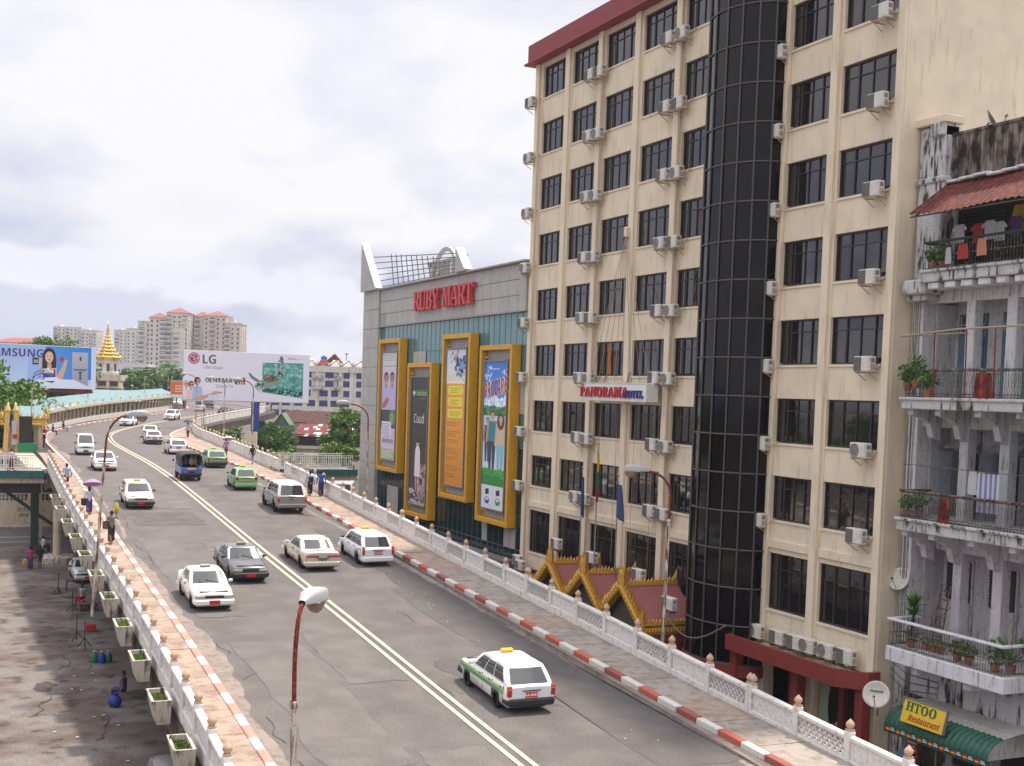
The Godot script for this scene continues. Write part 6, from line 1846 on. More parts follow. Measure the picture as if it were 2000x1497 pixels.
func tower(label: String, at: Transform3D, blocks: Array, wm: Material, storey := 3.0, low := 10.0, called := "apartment_tower"):
	var o = thing(called, label, "apartment tower", at, "far apartment towers")
	var wa = MB.new(); wa.bx(v3(-0.65, 0, -0.05), v3(0.65, 1.35, 0.06)); wa = wa.mesh()
	var wb = MB.new(); wb.bx(v3(-1.5, 0, -0.05), v3(1.5, 1.2, 0.06)); wb = wb.mesh()
	var bal = MB.new(); bal.bx(v3(-1.7, -0.3, 0), v3(1.7, -0.12, 1.1)); bal.bx(v3(-1.7, -0.12, 1.0), v3(1.7, 0.75, 1.1)); bal = bal.mesh()
	var awn = MB.new(); awn.q(v3(-1.6, 1.4, 1.0), v3(1.6, 1.4, 1.0), v3(1.6, 1.9, 0.05), v3(-1.6, 1.9, 0.05)); awn = awn.mesh()
	var count = 0
	for b in blocks:   # x0, x1, z front, depth, top, roof height, roof material
		var mb = MB.new(); mb.bx(v3(b[0], 0, b[2] - b[3]), v3(b[1], b[4], b[2]))
		var y = low
		while y < b[4] - 2:
			mb.bx(v3(b[0] - 0.12, y - 0.75, b[2] - b[3] - 0.1), v3(b[1] + 0.12, y - 0.55, b[2] + 0.14)); y += storey
		part(o, "wall", mb, wm)
		mb = MB.new()
		if b[5] > 0: hip(mb, b[0], b[1], b[2] - b[3], b[2], b[4], b[5])
		else:
			mb.bx(v3(b[0] - 0.3, b[4], b[2] - b[3] - 0.3), v3(b[1] + 0.3, b[4] + 0.7, b[2] + 0.3)); mb.bx(v3(b[0] + 2, b[4] + 0.7, b[2] - b[3] * 0.7), v3(b[0] + 5, b[4] + 2.6, b[2] - b[3] * 0.3))
		part(o, "roof", mb, M.roof_red if b[5] > 0 else wm)
		y = low
		while y < b[4] - 2.2:
			var n = maxi(2, int((b[1] - b[0]) / 3.1))
			for i in n:
				var x = b[0] + (b[1] - b[0]) * (i + 0.5) / n
				var wide_ = (i * 5 + int(b[0])) % 3 == 0
				if count < 290: part(o, "window", wb if wide_ else wa, M.far_window, v3(x, y, b[2])); count += 1
				if wide_: part(o, "balcony", bal, wm, v3(x, y, b[2]))
				if wide_ and rng.randf() < 0.6: part(o, "window_awning", awn, M.awning_blue, v3(x, y, b[2]))
			if count < 290:
				for k in 3: part(o, "side_window", wa, M.far_window, Transform3D(Basis(Vector3.UP, PI / 2), v3(b[1], y, b[2] - b[3] * (k + 0.5) / 3))); count += 1
			y += storey
func billboard_frame(o: Node3D, w: float, h: float, m: Material, leg_x: Array, leg_h: float, lm: Material, th := 0.5):
	var mb = MB.new(); mb.cb(v3(w / 2, h / 2, -0.2), v3(w, h, 0.36), 0.03); part(o, "board", mb, M.poster_board)
	mb = MB.new(); mb.quv(v3(0.05, 0.05, 0.0), v3(w - 0.05, 0.05, 0.0), v3(w - 0.05, h - 0.05, 0.0), v3(0.05, h - 0.05, 0.0)); part(o, "printed_sheet", mb, m)
	for x in leg_x: mb = MB.new(); mb.tube([v3(x, -leg_h, -0.6), v3(x, 0.5, -0.6)], th, 14); part(o, "column", mb, lm)
	mb = MB.new(); mb.bx(v3(0.2, 0.3, -0.9), v3(w - 0.2, 0.6, -0.4))
	if lm == M.steel_red: mb.tube([v3(0.3, -0.25, -0.5), v3(w - 0.3, -0.25, -0.5)], 0.22, 8)
	part(o, "beam", mb, lm)
func lady(p: Pic, x: float, y: float, s: float, dress: Color):   # head and shoulders, chin at y
	p.poly([[x - 50 * s, y + 125 * s], [x - 46 * s, y + 30 * s], [x - 15 * s, y + 14 * s], [x + 15 * s, y + 14 * s], [x + 46 * s, y + 30 * s], [x + 50 * s, y + 125 * s]], H("dcae92"))
	p.oval(x, y - 32 * s, 40 * s, 50 * s, H("2c1714")); p.rect(x - 42 * s, y - 30 * s, 30 * s, 110 * s, H("2c1714")); p.rect(x + 14 * s, y - 30 * s, 28 * s, 70 * s, H("2c1714"))
	p.poly([[x - 38 * s, y + 130 * s], [x - 36 * s, y + 62 * s], [x - 8 * s, y + 58 * s], [x + 8 * s, y + 70 * s], [x + 38 * s, y + 46 * s], [x + 40 * s, y + 130 * s]], dress)
	p.rect(x - 10 * s, y - 4 * s, 20 * s, 30 * s, H("d0a084")); p.oval(x, y - 26 * s, 25 * s, 34 * s, H("e6bfa4"))
	p.oval(x - 10 * s, y - 32 * s, 4 * s, 2.4 * s, H("30201c")); p.oval(x + 10 * s, y - 32 * s, 4 * s, 2.4 * s, H("30201c")); p.oval(x, y - 10 * s, 8 * s, 3 * s, H("b04a48"))
func build_background():
	# white billboard by the bend
	var p = Pic.new(1024, 400, H("e6e2f0"))
	p.poly([[634, 76], [980, 68], [976, 362], [634, 318]], H("3d8f86"))
	p.dots(640, 84, 330, 120, 160, 16, [H("5aa79c"), H("4a998f"), H("79b8ac"), H("8fc4b6")], 3); p.dots(640, 290, 200, 20, 80, 9, [H("0e3a3c"), H("134a48"), H("2a6a60")], 4); p.dots(760, 300, 214, 50, 160, 9, [H("0d3538"), H("124448"), H("7cc4b4")], 5)
	p.dots(680, 210, 260, 70, 60, 22, [H("58a596"), H("7dbcae"), H("3c8c80")], 6); p.dots(860, 90, 110, 90, 120, 2.5, [H("d8ece8"), H("a8d4cc")], 7)
	p.poly([[634, 318], [976, 362], [976, 420], [634, 420]], H("e6e2f0")); p.poly([[976, 60], [1024, 60], [1024, 380], [974, 362]], H("e6e2f0"))
	p.poly([[520, 168], [530, 160], [560, 190], [600, 214], [624, 230], [640, 262], [612, 290], [596, 240], [540, 206]], H("5c8078"))   # sea turtle
	p.poly([[590, 236], [660, 206], [740, 210], [800, 196], [790, 216], [740, 262], [680, 286], [630, 300], [600, 292]], H("7d9a8a")); p.poly([[646, 190], [664, 164], [700, 172], [760, 180], [776, 212], [700, 236], [650, 226]], H("6a5c48"))
	p.dots(650, 180, 110, 48, 26, 9, [H("3e3428"), H("8a6a48"), H("a88c68")], 8)
	p.poly([[776, 20], [804, 20], [812, 100], [798, 150], [766, 204], [742, 200], [762, 150], [784, 104]], H("6e8890")); p.dots(768, 24, 34, 160, 70, 6, [H("24303a"), H("b4c0c0")], 9)
	p.oval(612, 268, 40, 34, H("b4c4b8")); p.dots(584, 246, 60, 46, 22, 7, [H("24302c"), H("4c5c54")], 10); p.oval(640, 254, 7, 6, H("101412")); p.poly([[580, 292], [620, 300], [634, 330], [606, 318]], H("c8ccd4"))
	p.oval(82, 62, 46, 46, H("a8224c")); p.oval(82, 62, 37, 37, H("e6e2f0")); p.oval(82, 62, 32, 32, H("a8224c")); p.rect(78, 42, 6, 38, H("f0dce4")); p.rect(84, 74, 14, 6, H("f0dce4")); p.oval(66, 50, 5, 5, H("f0dce4")); p.rect(92, 58, 32, 6, H("f0dce4"))
	for f in [[24, 290, 0.62, H("c8b4a0"), H("e8d8dc")], [64, 296, 0.66, H("8a5c44"), H("e0c8c0")], [112, 268, 0.72, H("2c2220"), H("a8bce8")]]:   # people in glasses at the lower left
		var x = f[0]; var y = f[1]; var s = f[2]
		p.poly([[x - 60 * s, 400], [x - 46 * s, y + 20], [x + 46 * s, y + 20], [x + 74 * s, 400]], f[4]); p.rect(x - 10 * s, y - 10, 22 * s, 34, H("c89a84")); p.oval(x, y - 34 * s, 36 * s, 44 * s, f[3]); p.oval(x + 8 * s, y - 22 * s, 26 * s, 34 * s, H("d4a890")); p.rect(x - 16 * s, y - 34 * s, 48 * s, 12 * s, H("5a2020"))
	p.poly([[60, 400], [120, 370], [220, 340], [250, 320], [310, 326], [312, 338], [250, 350], [150, 400]], H("cfa08a")); p.fade(200, 352, 90, 44, H("d4d4ea"), H("e0dcf0"))
	p.lines(846, 30, 60, 1, 10, 10, H("707080"), 2); p.lines(890, 36, 90, 1, 10, 4, H("9090a0"), 3); p.rect(410, 210, 84, 52, H("2c2828")); p.poly([[450, 210], [494, 204], [494, 262], [460, 262]], H("a8282c")); p.rect(0, 396, 1024, 4, H("b8b4c4"))
	var o = thing("white_billboard", "huge white billboard with LG logo and a sea turtle on one blue column", "billboard", v3(28.1, 10.9, -163.8))
	billboard_frame(o, 16.85, 6.6, p.mat(0.6), [9.7], 10.9, M.blue_metal, 0.55)
	text(o, "print_words", "LG", 1.15, 0.004, M.cable, Transform3D(Basis(), v3(3.35, 5.45, 0.008)), "Droid Sans", true, 1.0)
	text(o, "print_words", "Life's Good", 0.36, 0.004, M.cable, Transform3D(Basis(), v3(3.85, 4.4, 0.008)), "Droid Sans", false)
	text(o, "print_words", "CINEMA", 0.58, 0.004, M.car_black, Transform3D(Basis(), v3(4.65, 2.75, 0.008)), "Droid Sans", true, 1.15)
	text(o, "print_words", "3D", 0.5, 0.004, M.sign_white, Transform3D(Basis(), v3(7.45, 2.4, 0.012)), "Droid Sans", true, 1.2)
	text(o, "print_words", "Smart TV", 0.42, 0.004, M.umb_purple, Transform3D(Basis(), v3(5.4, 1.98, 0.008)), "Droid Sans", false)
	# blue billboard on red steel
	p = Pic.new(1024, 384, H("b8ccf0"))
	p.fade(0, 0, 1024, 384, H("a9bfe8"), H("c8d8f6")); p.fade(420, 0, 560, 300, H("6aa4ea"), H("2f84dc"), true); p.fade(980, 0, 44, 384, H("cfdcf4"), H("dfe6f6"))
	p.poly([[420, 0], [560, 0], [470, 384], [380, 384]], H("a0bdf0"))
	lady(p, 590, 140, 1.5, H("2337c0")); p.poly([[520, 190], [490, 120], [478, 96], [500, 90], [530, 180]], H("dcae92")); p.poly([[650, 300], [700, 200], [730, 130], [760, 110], [745, 200], [700, 330]], H("dcae92")); p.oval(706, 116, 20, 22, H("c81c38"))
	p.fade(800, 46, 150, 316, H("b8bcc8"), H("9aa0b0")); p.rect(800, 200, 150, 4, H("4a4e5c")); p.rect(820, 206, 110, 8, H("2c303c")); p.rect(870, 88, 16, 36, H("20242c")); p.rect(860, 226, 36, 12, H("3a3e4c")); p.rect(868, 236, 20, 66, H("4a5068"))
	p.rect(438, 112, 56, 62, H("2c2630")); p.rect(440, 154, 52, 4, H("c8c4cc"))
	p.poly([[420, 320], [620, 300], [820, 300], [980, 372], [980, 384], [420, 384]], H("dfe6f8")); p.poly([[540, 290], [670, 280], [680, 330], [560, 320]], H("e8ecf8")); p.poly([[540, 322], [650, 316], [620, 336]], H("3a48a8")); p.lines(440, 344, 90, 2, 14, 6, H("8894c8"), 3)
	o = thing("blue_billboard", "large blue and white billboard with a woman and a refrigerator on red steel", "billboard", Transform3D(Basis(v3(0.963, 0, -0.268), Vector3.UP, v3(0.268, 0, 0.963)), v3(3.9, 11.9, -160.3)))
	billboard_frame(o, 13.95, 5.3, p.mat(0.6), [5.9], 11.9, M.steel_red, 0.55)
	text(o, "print_words", "SAMSUNG", 0.95, 0.004, M.sign_blue, Transform3D(Basis(), v3(3.95, 4.25, 0.008)), "Droid Sans", true, 1.08)
	text(o, "print_words", "10", 0.36, 0.004, M.sign_white, Transform3D(Basis(), v3(6.35, 3.3, 0.008)), "Droid Sans", true)
	# small orange board behind the white one
	p = Pic.new(128, 160, H("d96a30")); p.rect(0, 130, 128, 30, H("e0dce4")); p.lines(30, 40, 90, 3, 26, 11, H("f0d8cc"), 4)
	o = thing("orange_billboard", "small orange billboard partly behind the white one", "billboard", cbt(v3(35.0, 10.6, -216)))
	billboard_frame(o, 3.4, 2.9, p.mat(0.6), [0.9, 2.5], 10.6, M.steel, 0.12)
	# apartment towers
	tower("tall pale apartment tower with red hipped roofs, left one of the big pair", cbt(v3(111.75, 0, -820.2)), [[0, 9, 0, 16, 52, 0, 0], [8, 18.5, 2.5, 16, 55, 3.4, 0], [18.5, 32, 1, 18, 58.5, 3.6, 0], [24, 31, 4, 10, 49, 0, 0]], M.tower_white)
	tower("tall pinkish apartment tower with red hipped roof, right one of the big pair", cbt(v3(145.5, 0, -815.7)), [[0, 9, -3, 16, 57.5, 3.2, 0], [7, 22, 0, 18, 58, 3.6, 0], [21, 31.5, 1.2, 18, 53, 0, 0]], M.tower_pink)
	tower("distant flat roofed white tower left of the golden spire", cbt(v3(83.2, 0, -1121)), [[0, 24, 0, 16, 58, 0, 0], [23, 36.5, -2, 16, 56, 0, 0]], M.tower_white, 3.0, 28.0)
	tower("distant flat roofed white tower right of the golden spire", cbt(v3(130.1, 0, -1099)), [[0, 12, -1, 14, 57, 0, 0], [11, 23, 1, 14, 58.5, 0, 0]], M.tower_white, 3.0, 30.0)
	# golden spire on its white tower, cream house before it
	o = thing("golden_spire_tower", "white octagonal tower crowned by a tiered golden spire", "pagoda tower", cbt(v3(35.9, 0, -315)))
	var mb = MB.new(); mb.lathe([Vector2(2.9, 0), Vector2(2.9, 15.3), Vector2(2.6, 15.5), Vector2(2.6, 18.9)], 8, V, false); part(o, "white_body", mb, M.hospital)
	mb = MB.new()
	var y = 18.8; var r = 3.2
	for i in 7:
		mb.lathe([Vector2(r * 0.72, y), Vector2(r, y + 0.05), Vector2(r * 0.97, y + 0.2), Vector2(r * 0.6, y + 0.75), Vector2(r * 0.6, y + 0.95)], 8, V, false)
		for k in 8:
			var a = TAU * (k + 0.0) / 8; mb.lathe([Vector2(0.12 * r / 3 + 0.05, 0), Vector2(0, 0.6)], 5, v3(r * sin(a), y + 0.1, r * cos(a)))
		y += 0.82; r *= 0.78
	mb.lathe([Vector2(r, y), Vector2(0.35, y + 0.8), Vector2(0.4, y + 1.1), Vector2(0.15, y + 1.8), Vector2(0.18, y + 2.0), Vector2(0.0, y + 3.6)], 8)
	for k in 8:
		var a = TAU * (k + 0.5) / 8
		mb.x = Transform3D(Basis(Vector3.UP, a), V); flame_strip(mb, v3(-0.9, 18.3, 2.75), v3(0.9, 18.3, 2.75), Vector3.UP, 1.3, 3, 0.06)
	mb.x = Transform3D(); part(o, "golden_spire", mb, M.gold_bright)
	for k in 8:
		mb = MB.new(); mb.cb(v3(0, 16.4, 2.42), v3(0.75, 2.0, 0.1), 0.02); part(o, "window", mb, M.far_window, yaw(V, TAU * (k + 0.5) / 8))
	o = thing("cream_house", "cream two storey house with columns below the golden spire", "house", cbt(v3(28.5, 0, -299)))
	mb = MB.new(); mb.bx(v3(0, 0, -10), v3(8.8, 13.6, -1.2)); mb.bx(v3(0, 13.2, -10), v3(9.0, 14.6, 0)); mb.bx(v3(0, 11.5, -1.2), v3(9.3, 11.7, 0.6)); mb.bx(v3(0, 8.8, -1.2), v3(9, 9.6, 0.1))
	for x in [0.4, 3.1, 5.9, 8.6]: mb.bx(v3(x - 0.3, 0, -0.8), v3(x + 0.3, 13.2, -0.1))
	part(o, "wall", mb, M.far_cream)
	for x in [1.75, 4.5, 7.25]:
		for yy in [[12.0, 1.0], [9.8, 1.5], [6.5, 1.6]]: mb = MB.new(); mb.bx(v3(x - 0.95, yy[0], -1.25), v3(x + 0.95, yy[0] + yy[1], -1.15)); part(o, "window", mb, M.far_window)
	o = thing("blue_house", "pale blue building among the trees left of the big towers", "house", cbt(v3(50.0, 0, -440)))
	mb = MB.new(); mb.bx(v3(0, 0, -9), v3(9, 18.2, 0)); mb.bx(v3(6, 18.2, -8), v3(14, 19.4, 0.1)); mb.bx(v3(9, 0, -9), v3(14, 18.2, -1)); part(o, "wall", mb, M.old_clean)
	for i in 4:
		for j in 3: mb = MB.new(); mb.bx(v3(0.6 + i * 2.2, 12.5 + j * 1.9, -0.05), v3(2.2 + i * 2.2, 13.6 + j * 1.9, 0.06)); part(o, "window", mb, M.awning_blue)
	o = thing("pink_house", "pinkish house with a red roof half hidden by the palms", "house", cbt(v3(62, 0, -420)))
	mb = MB.new(); mb.bx(v3(0, 0, -9), v3(12, 15.2, 0)); part(o, "wall", mb, M.tower_pink)
	mb = MB.new(); hip(mb, 0, 12, -9, 0, 15.2, 2.0); part(o, "roof", mb, M.roof_red)
	for i in 4: mb = MB.new(); mb.bx(v3(1 + i * 2.9, 12.6, -0.05), v3(2.6 + i * 2.9, 14.2, 0.06)); part(o, "window", mb, M.far_window)
	o = thing("far_roofs", "distant house with reddish roof above the blue billboard's left end", "house", cbt(v3(20, 0, -650)))
	mb = MB.new(); mb.bx(v3(0, 0, -14), v3(26, 30.4, 0)); part(o, "wall", mb, M.tower_pink); mb = MB.new(); hip(mb, 0, 26, -14, 0, 30.4, 2.6); part(o, "roof", mb, M.roof_red)
	# hospital with blue windows
	o = thing("hospital_block", "long pale four storey block with dark blue windows and streaked balconies", "building", cbt(v3(62.0, 0, -346.4)))
	mb = MB.new(); mb.bx(v3(0, 0, -14), v3(52, 18.2, 0)); mb.bx(v3(20, 17.6, -14.2), v3(52.4, 19.3, 0.35)); mb.bx(v3(0, 18.2, -14), v3(20, 18.9, 0.2)); part(o, "wall", mb, M.hospital)
	for x in [17.0, 34.6, 40.9, 44.0, 47.2, 51.5]: mb = MB.new(); mb.cb(v3(x, 8.8, 0.15), v3(0.9, 17.6, 0.3), 0.03); part(o, "pier", mb, M.hospital)
	var big = MB.new(); big.bx(v3(-1.15, 0, -0.05), v3(1.15, 1.7, 0.05)); big = big.mesh()
	for row in [[8.1, [1.5, 4.5, 7.5, 10.5, 13.6, 17.5, 20.2, 23.0, 26.0, 29.4, 33.0, 36.4, 39.5, 43]], [10.9, [1.5, 4.5, 7.5, 10.5, 13.6, 31.6, 36.4, 39.6, 43.0, 46.5]], [13.6, [31.8, 37.9, 42.9, 46.5]], [16.0, [31.8, 37.9, 42.9, 46.5]], [5.2, [1.5, 4.5, 7.5, 10.5, 13.6, 17.5, 20.2, 23.0, 26.0, 29.4]]]:
		for x in row[1]: part(o, "window", big, M.window_blue, v3(x, row[0], 0.0))
	for b in [[33.2, 36.2], [39.2, 41.3]]:
		for yy in [13.0, 15.9]:
			mb = MB.new(); mb.bx(v3(b[0], yy + 0.9, -0.04), v3(b[1], yy + 2.4, 0.02)); part(o, "balcony_recess", mb, M.tower_pink)
			mb = MB.new(); mb.bx(v3(b[0], yy - 0.2, 0.0), v3(b[1], yy + 0.9, 0.7)); part(o, "balcony", mb, M.old_fascia)
			mb = MB.new(); mb.bx(v3((b[0] + b[1]) / 2 - 0.2, yy + 0.9, -0.02), v3((b[0] + b[1]) / 2 + 0.3, yy + 2.1, 0.04)); part(o, "balcony_door", mb, M.far_window)
	for i in 6:
		mb = MB.new(); var x = 31.0 + i * 3.4
		mb.q(v3(x, 19.3, 0.3), v3(x + 3.2, 19.3, 0.3), v3(x + 1.9, 21.4 - 0.2 * i, -5), v3(x + 0.3, 21.6 - 0.2 * i, -5)); part(o, "roof_sheet", mb, [M.tin_grey, M.tin_rust, M.old_clean][i % 3] if i % 2 else M.tin_grey)
		mb = MB.new(); beam(mb, v3(x, 19.35, 0.35), v3(x + 1.7, 20.9, -2.0), 0.2, 0.2); beam(mb, v3(x + 3.2, 19.35, 0.35), v3(x + 1.7, 20.9, -2.0), 0.2, 0.2); part(o, "gable_board", mb, M.tin_rust)
	mb = MB.new(); mb.bx(v3(30, 19.3, -13), v3(52, 20.4, -5)); part(o, "upper_floor", mb, M.old_clean)
	mb = MB.new(); mb.prism(PackedVector2Array([Vector2(34, 20.4), Vector2(40.5, 20.4), Vector2(39.4, 21.6), Vector2(38.2, 22.9), Vector2(36.6, 21.4)]), -9, -6); part(o, "striped_gable", mb, M.tin_rust)
	mb = MB.new(); mb.tube([v3(41.5, 20.4, -7), v3(41.5, 23.2, -7)], 0.1, 5); mb.cb(v3(41.5, 23, -7), v3(0.9, 0.3, 0.3), 0.05); mb.lathe([Vector2(0.8, 21.2), Vector2(0.9, 21.9), Vector2(0.2, 22.4), Vector2(0, 22.4)], 8, v3(35, 0, -8)); part(o, "blue_tank", mb, M.blue_metal)
	# sheds with rusty roofs beyond the footbridge
	o = thing("red_tiled_shed", "open fronted shed with a patched red and white tiled roof beyond the right footbridge", "shed", cbt(v3(52.9, 0, -201.3)))
	mb = MB.new(); mb.bx(v3(0, 0, -8), v3(10, 3.4, -0.5)); mb.bx(v3(0, 2.9, -0.5), v3(10, 3.4, 0)); part(o, "wall", mb, M.tower_pink)
	mb = MB.new(); mb.bx(v3(0.2, 3.4, -6), v3(9.8, 5.2, -2)); part(o, "dark_inside", mb, M.dark)  # closed block coloured as the shade under the shed roof
	mb = MB.new()
	for x in [0.3, 3.5, 6.5, 9.6]: mb.bx(v3(x - 0.12, 3.2, -0.3), v3(x + 0.12, 5.3, -0.05))
	mb.bx(v3(0, 5.1, -0.3), v3(10, 5.3, 0.0)); mb.bx(v3(0, 4.3, -0.25), v3(10, 4.4, -0.1)); part(o, "frame", mb, M.black)
	for i in 16:
		for j in 6:
			mb = MB.new()
			if i == 0 and j == 0:
				var tm = MB.new(); tm.bx(v3(0, 0, 0), v3(0.66, 0.05, 1.4)); T["tile"] = tm.mesh()
			var sl = Basis(Vector3.RIGHT, deg_to_rad(13.5))
			var odd = rng.randf()
			part(o, "roof_tile", T["tile"], M.tin_rust if odd < 0.62 else (M.old_white if odd < 0.85 else M.tin_red), Transform3D(sl, v3(-0.3 + i * 0.66, 5.3 + (5 - j) * 0.3 + rng.randf_range(0, 0.03), -7.3 + j * 1.28)))
	o = thing("brown_shed", "long shed with dark brown sheet roof behind the red tiled one", "shed", cbt(v3(61.5, 0, -247)))
	mb = MB.new(); mb.bx(v3(0, 0, -8), v3(14, 6.2, 0)); part(o, "wall", mb, M.tower_pink); mb = MB.new(); mb.q(v3(-0.6, 6.1, 0.6), v3(14.5, 6.1, 0.6), v3(13.5, 8.3, -7), v3(0.4, 8.3, -7)); part(o, "sheet_roof", mb, M.tin_brown)
	o = thing("brown_shed", "smaller shed with reddish brown roof in front of the long brown one", "shed", cbt(v3(62.5, 0, -228)))
	mb = MB.new(); mb.bx(v3(0, 0, -6), v3(10, 6.0, 0)); part(o, "wall", mb, M.tin_brown); mb = MB.new(); mb.q(v3(-0.5, 6.0, 0.5), v3(10.4, 6.0, 0.5), v3(10.2, 7.6, -5), v3(-0.2, 7.6, -5)); part(o, "sheet_roof", mb, M.tin_brown)
	for g in [[53.5, -236, 2.6, "green gabled shed roof right of the blue column, the left one"], [57.6, -234, 2.9, "green gabled shed roof right of the blue column, the right one"]]:
		o = thing("green_shed", g[3], "shed", cbt(v3(g[0], 0, g[1])))
		mb = MB.new(); mb.bx(v3(0, 0, -5), v3(2.6, 6.0, 0)); mb.prism(PackedVector2Array([Vector2(0, 6.0), Vector2(2.6, 6.0), Vector2(1.3, 7.9)]), -5, 0); part(o, "wall", mb, M.roof_green)
		mb = MB.new(); mb.q(v3(-0.3, 5.8, 0.3), v3(1.3, 8.1, 0.3), v3(1.3, 8.1, -5), v3(-0.3, 5.8, -5)); mb.q(v3(1.3, 8.1, 0.3), v3(2.9, 5.8, 0.3), v3(2.9, 5.8, -5), v3(1.3, 8.1, -5)); part(o, "sheet_roof", mb, M.roof_green)
	o = thing("green_fence", "faded green sheet fence at the foot of the blue column", "fence", cbt(v3(45.5, 0, -199)))
	for k in 6: mb = MB.new(); mb.cb(v3(0.7 + k * 1.1, 3.6, 0), v3(1.08, 6.4, 0.06), 0.01); part(o, "sheet", mb, M.roof_green)
	o = thing("garden_wall", "low cream garden wall under the footbridge trees", "wall", cbt(v3(44, 0, -176)))
	mb = MB.new(); mb.bx(v3(0, 0, -0.3), v3(12, 3.2, 0)); mb.bx(v3(-0.1, 3.2, -0.6), v3(12.1, 3.45, 0.1)); part(o, "wall", mb, M.far_cream)
	o = thing("stair_tower_stub", "cream rounded concrete end wall standing by the parapet below the blue column", "wall", cbt(v3(33.2, 0, -151)))
	mb = MB.new(); mb.prism(PackedVector2Array([Vector2(0, 0), Vector2(1.75, 0), Vector2(1.75, 7.4), Vector2(0.6, 7.4), Vector2(0.25, 7.1), Vector2(0, 6.2)]), -0.4, 0); part(o, "wall", mb, M.far_cream)
	# across the lower street: what the hotel's windows mirror
	o = thing("opposite_house", "long low house with blue roof across the lower street, seen in the hotel windows", "house", v3(-40, 0, -75))
	mb = MB.new(); mb.bx(v3(-10, 0, -18), v3(0, 11, 18)); part(o, "wall", mb, M.cream_wall)
	mb = MB.new(); mb.q(v3(0.6, 10.8, 18.5), v3(0.6, 10.8, -18.5), v3(-5, 13.6, -18.5), v3(-5, 13.6, 18.5)); mb.q(v3(-5, 13.6, 18.5), v3(-5, 13.6, -18.5), v3(-10.6, 10.8, -18.5), v3(-10.6, 10.8, 18.5)); part(o, "roof", mb, M.blue_metal)

# ---------------------------------------------------------------- trees and shrubs
func tree(called: String, label: String, c: Vector3, r: Vector3, clumps: int, per: int, size: float, tint: Color, ground := 0.0, group := "") -> Node3D:   # c: middle of the crown
	var o = thing(called, label, "tree" if r.y > 2.0 else "shrub", v3(c.x, ground, c.z), group)
	var trunk = MB.new(); var crown = MB.new(true)
	var y = c.y - ground
	var top = v3(rng.randf_range(-0.3, 0.3), y - r.y * 0.25, rng.randf_range(-0.3, 0.3))
	var w = maxf(0.06, r.y * 0.06)
	trunk.tube([V, v3(0.1, y * 0.35, 0.05), top], [w * 1.5, w * 1.1, w * 0.7], 9)
	for i in clumps:
		var d = Vector3(rng.randfn(), rng.randfn() * 0.9 + 0.25, rng.randfn()).normalized()
		var p = v3(0, y, 0) + d * r * rng.randf_range(0.55, 0.92)
		if i < 14: trunk.tube([top - v3(0, r.y * 0.2, 0), top.lerp(p, 0.5) + v3(0, r.y * 0.08, 0), p], [w * 0.5, w * 0.3, w * 0.1], 5)
		var cr = minf(r.x, r.y) * rng.randf_range(0.22, 0.4)
		var tone = tint * rng.randf_range(0.75, 1.25)
		leafy(crown, p, v3(cr, cr * 0.62, cr), per, size, tone)
	part(o, "trunk", trunk, M.bark)
	part(o, "crown", crown, M.leaf_a).set_meta("kind", "stuff")
	return o
func palm(label: String, at: Vector3, h: float):
	var o = thing("palm_tree", label, "palm tree", at)
	var mb = MB.new(); mb.tube([V, v3(0.2, h * 0.5, 0), v3(0.1, h, 0)], [0.28, 0.2, 0.18], 8); part(o, "trunk", mb, M.bark)
	mb = MB.new(true)
	for i in 22:
		var a = TAU * i / 22 + rng.randf(); var e = rng.randf_range(-0.1, 1.1); var dir = v3(cos(a) * cos(e), sin(e), sin(a) * cos(e)); var q = v3(0.1, h, 0)
		for k in 9:
			var n = q + dir * 0.36; var s = v3(-sin(a), 0, cos(a))
			for sg in [-1, 1]:
				mb.col(Color(0.7, 0.95, 0.6) * rng.randf_range(0.6, 1.2)); mb.t(q, n, (q + n) / 2 + s * sg * (0.75 - 0.06 * k) + v3(0, -0.35, 0) + dir * 0.3); mb.t(n, n + dir * 0.1, n + s * sg * (0.7 - 0.06 * k) + v3(0, -0.3, 0) + dir * 0.3)
			q = n; dir.y -= 0.17; dir = dir.normalized()
	part(o, "fronds", mb, M.leaf_a).set_meta("kind", "stuff")
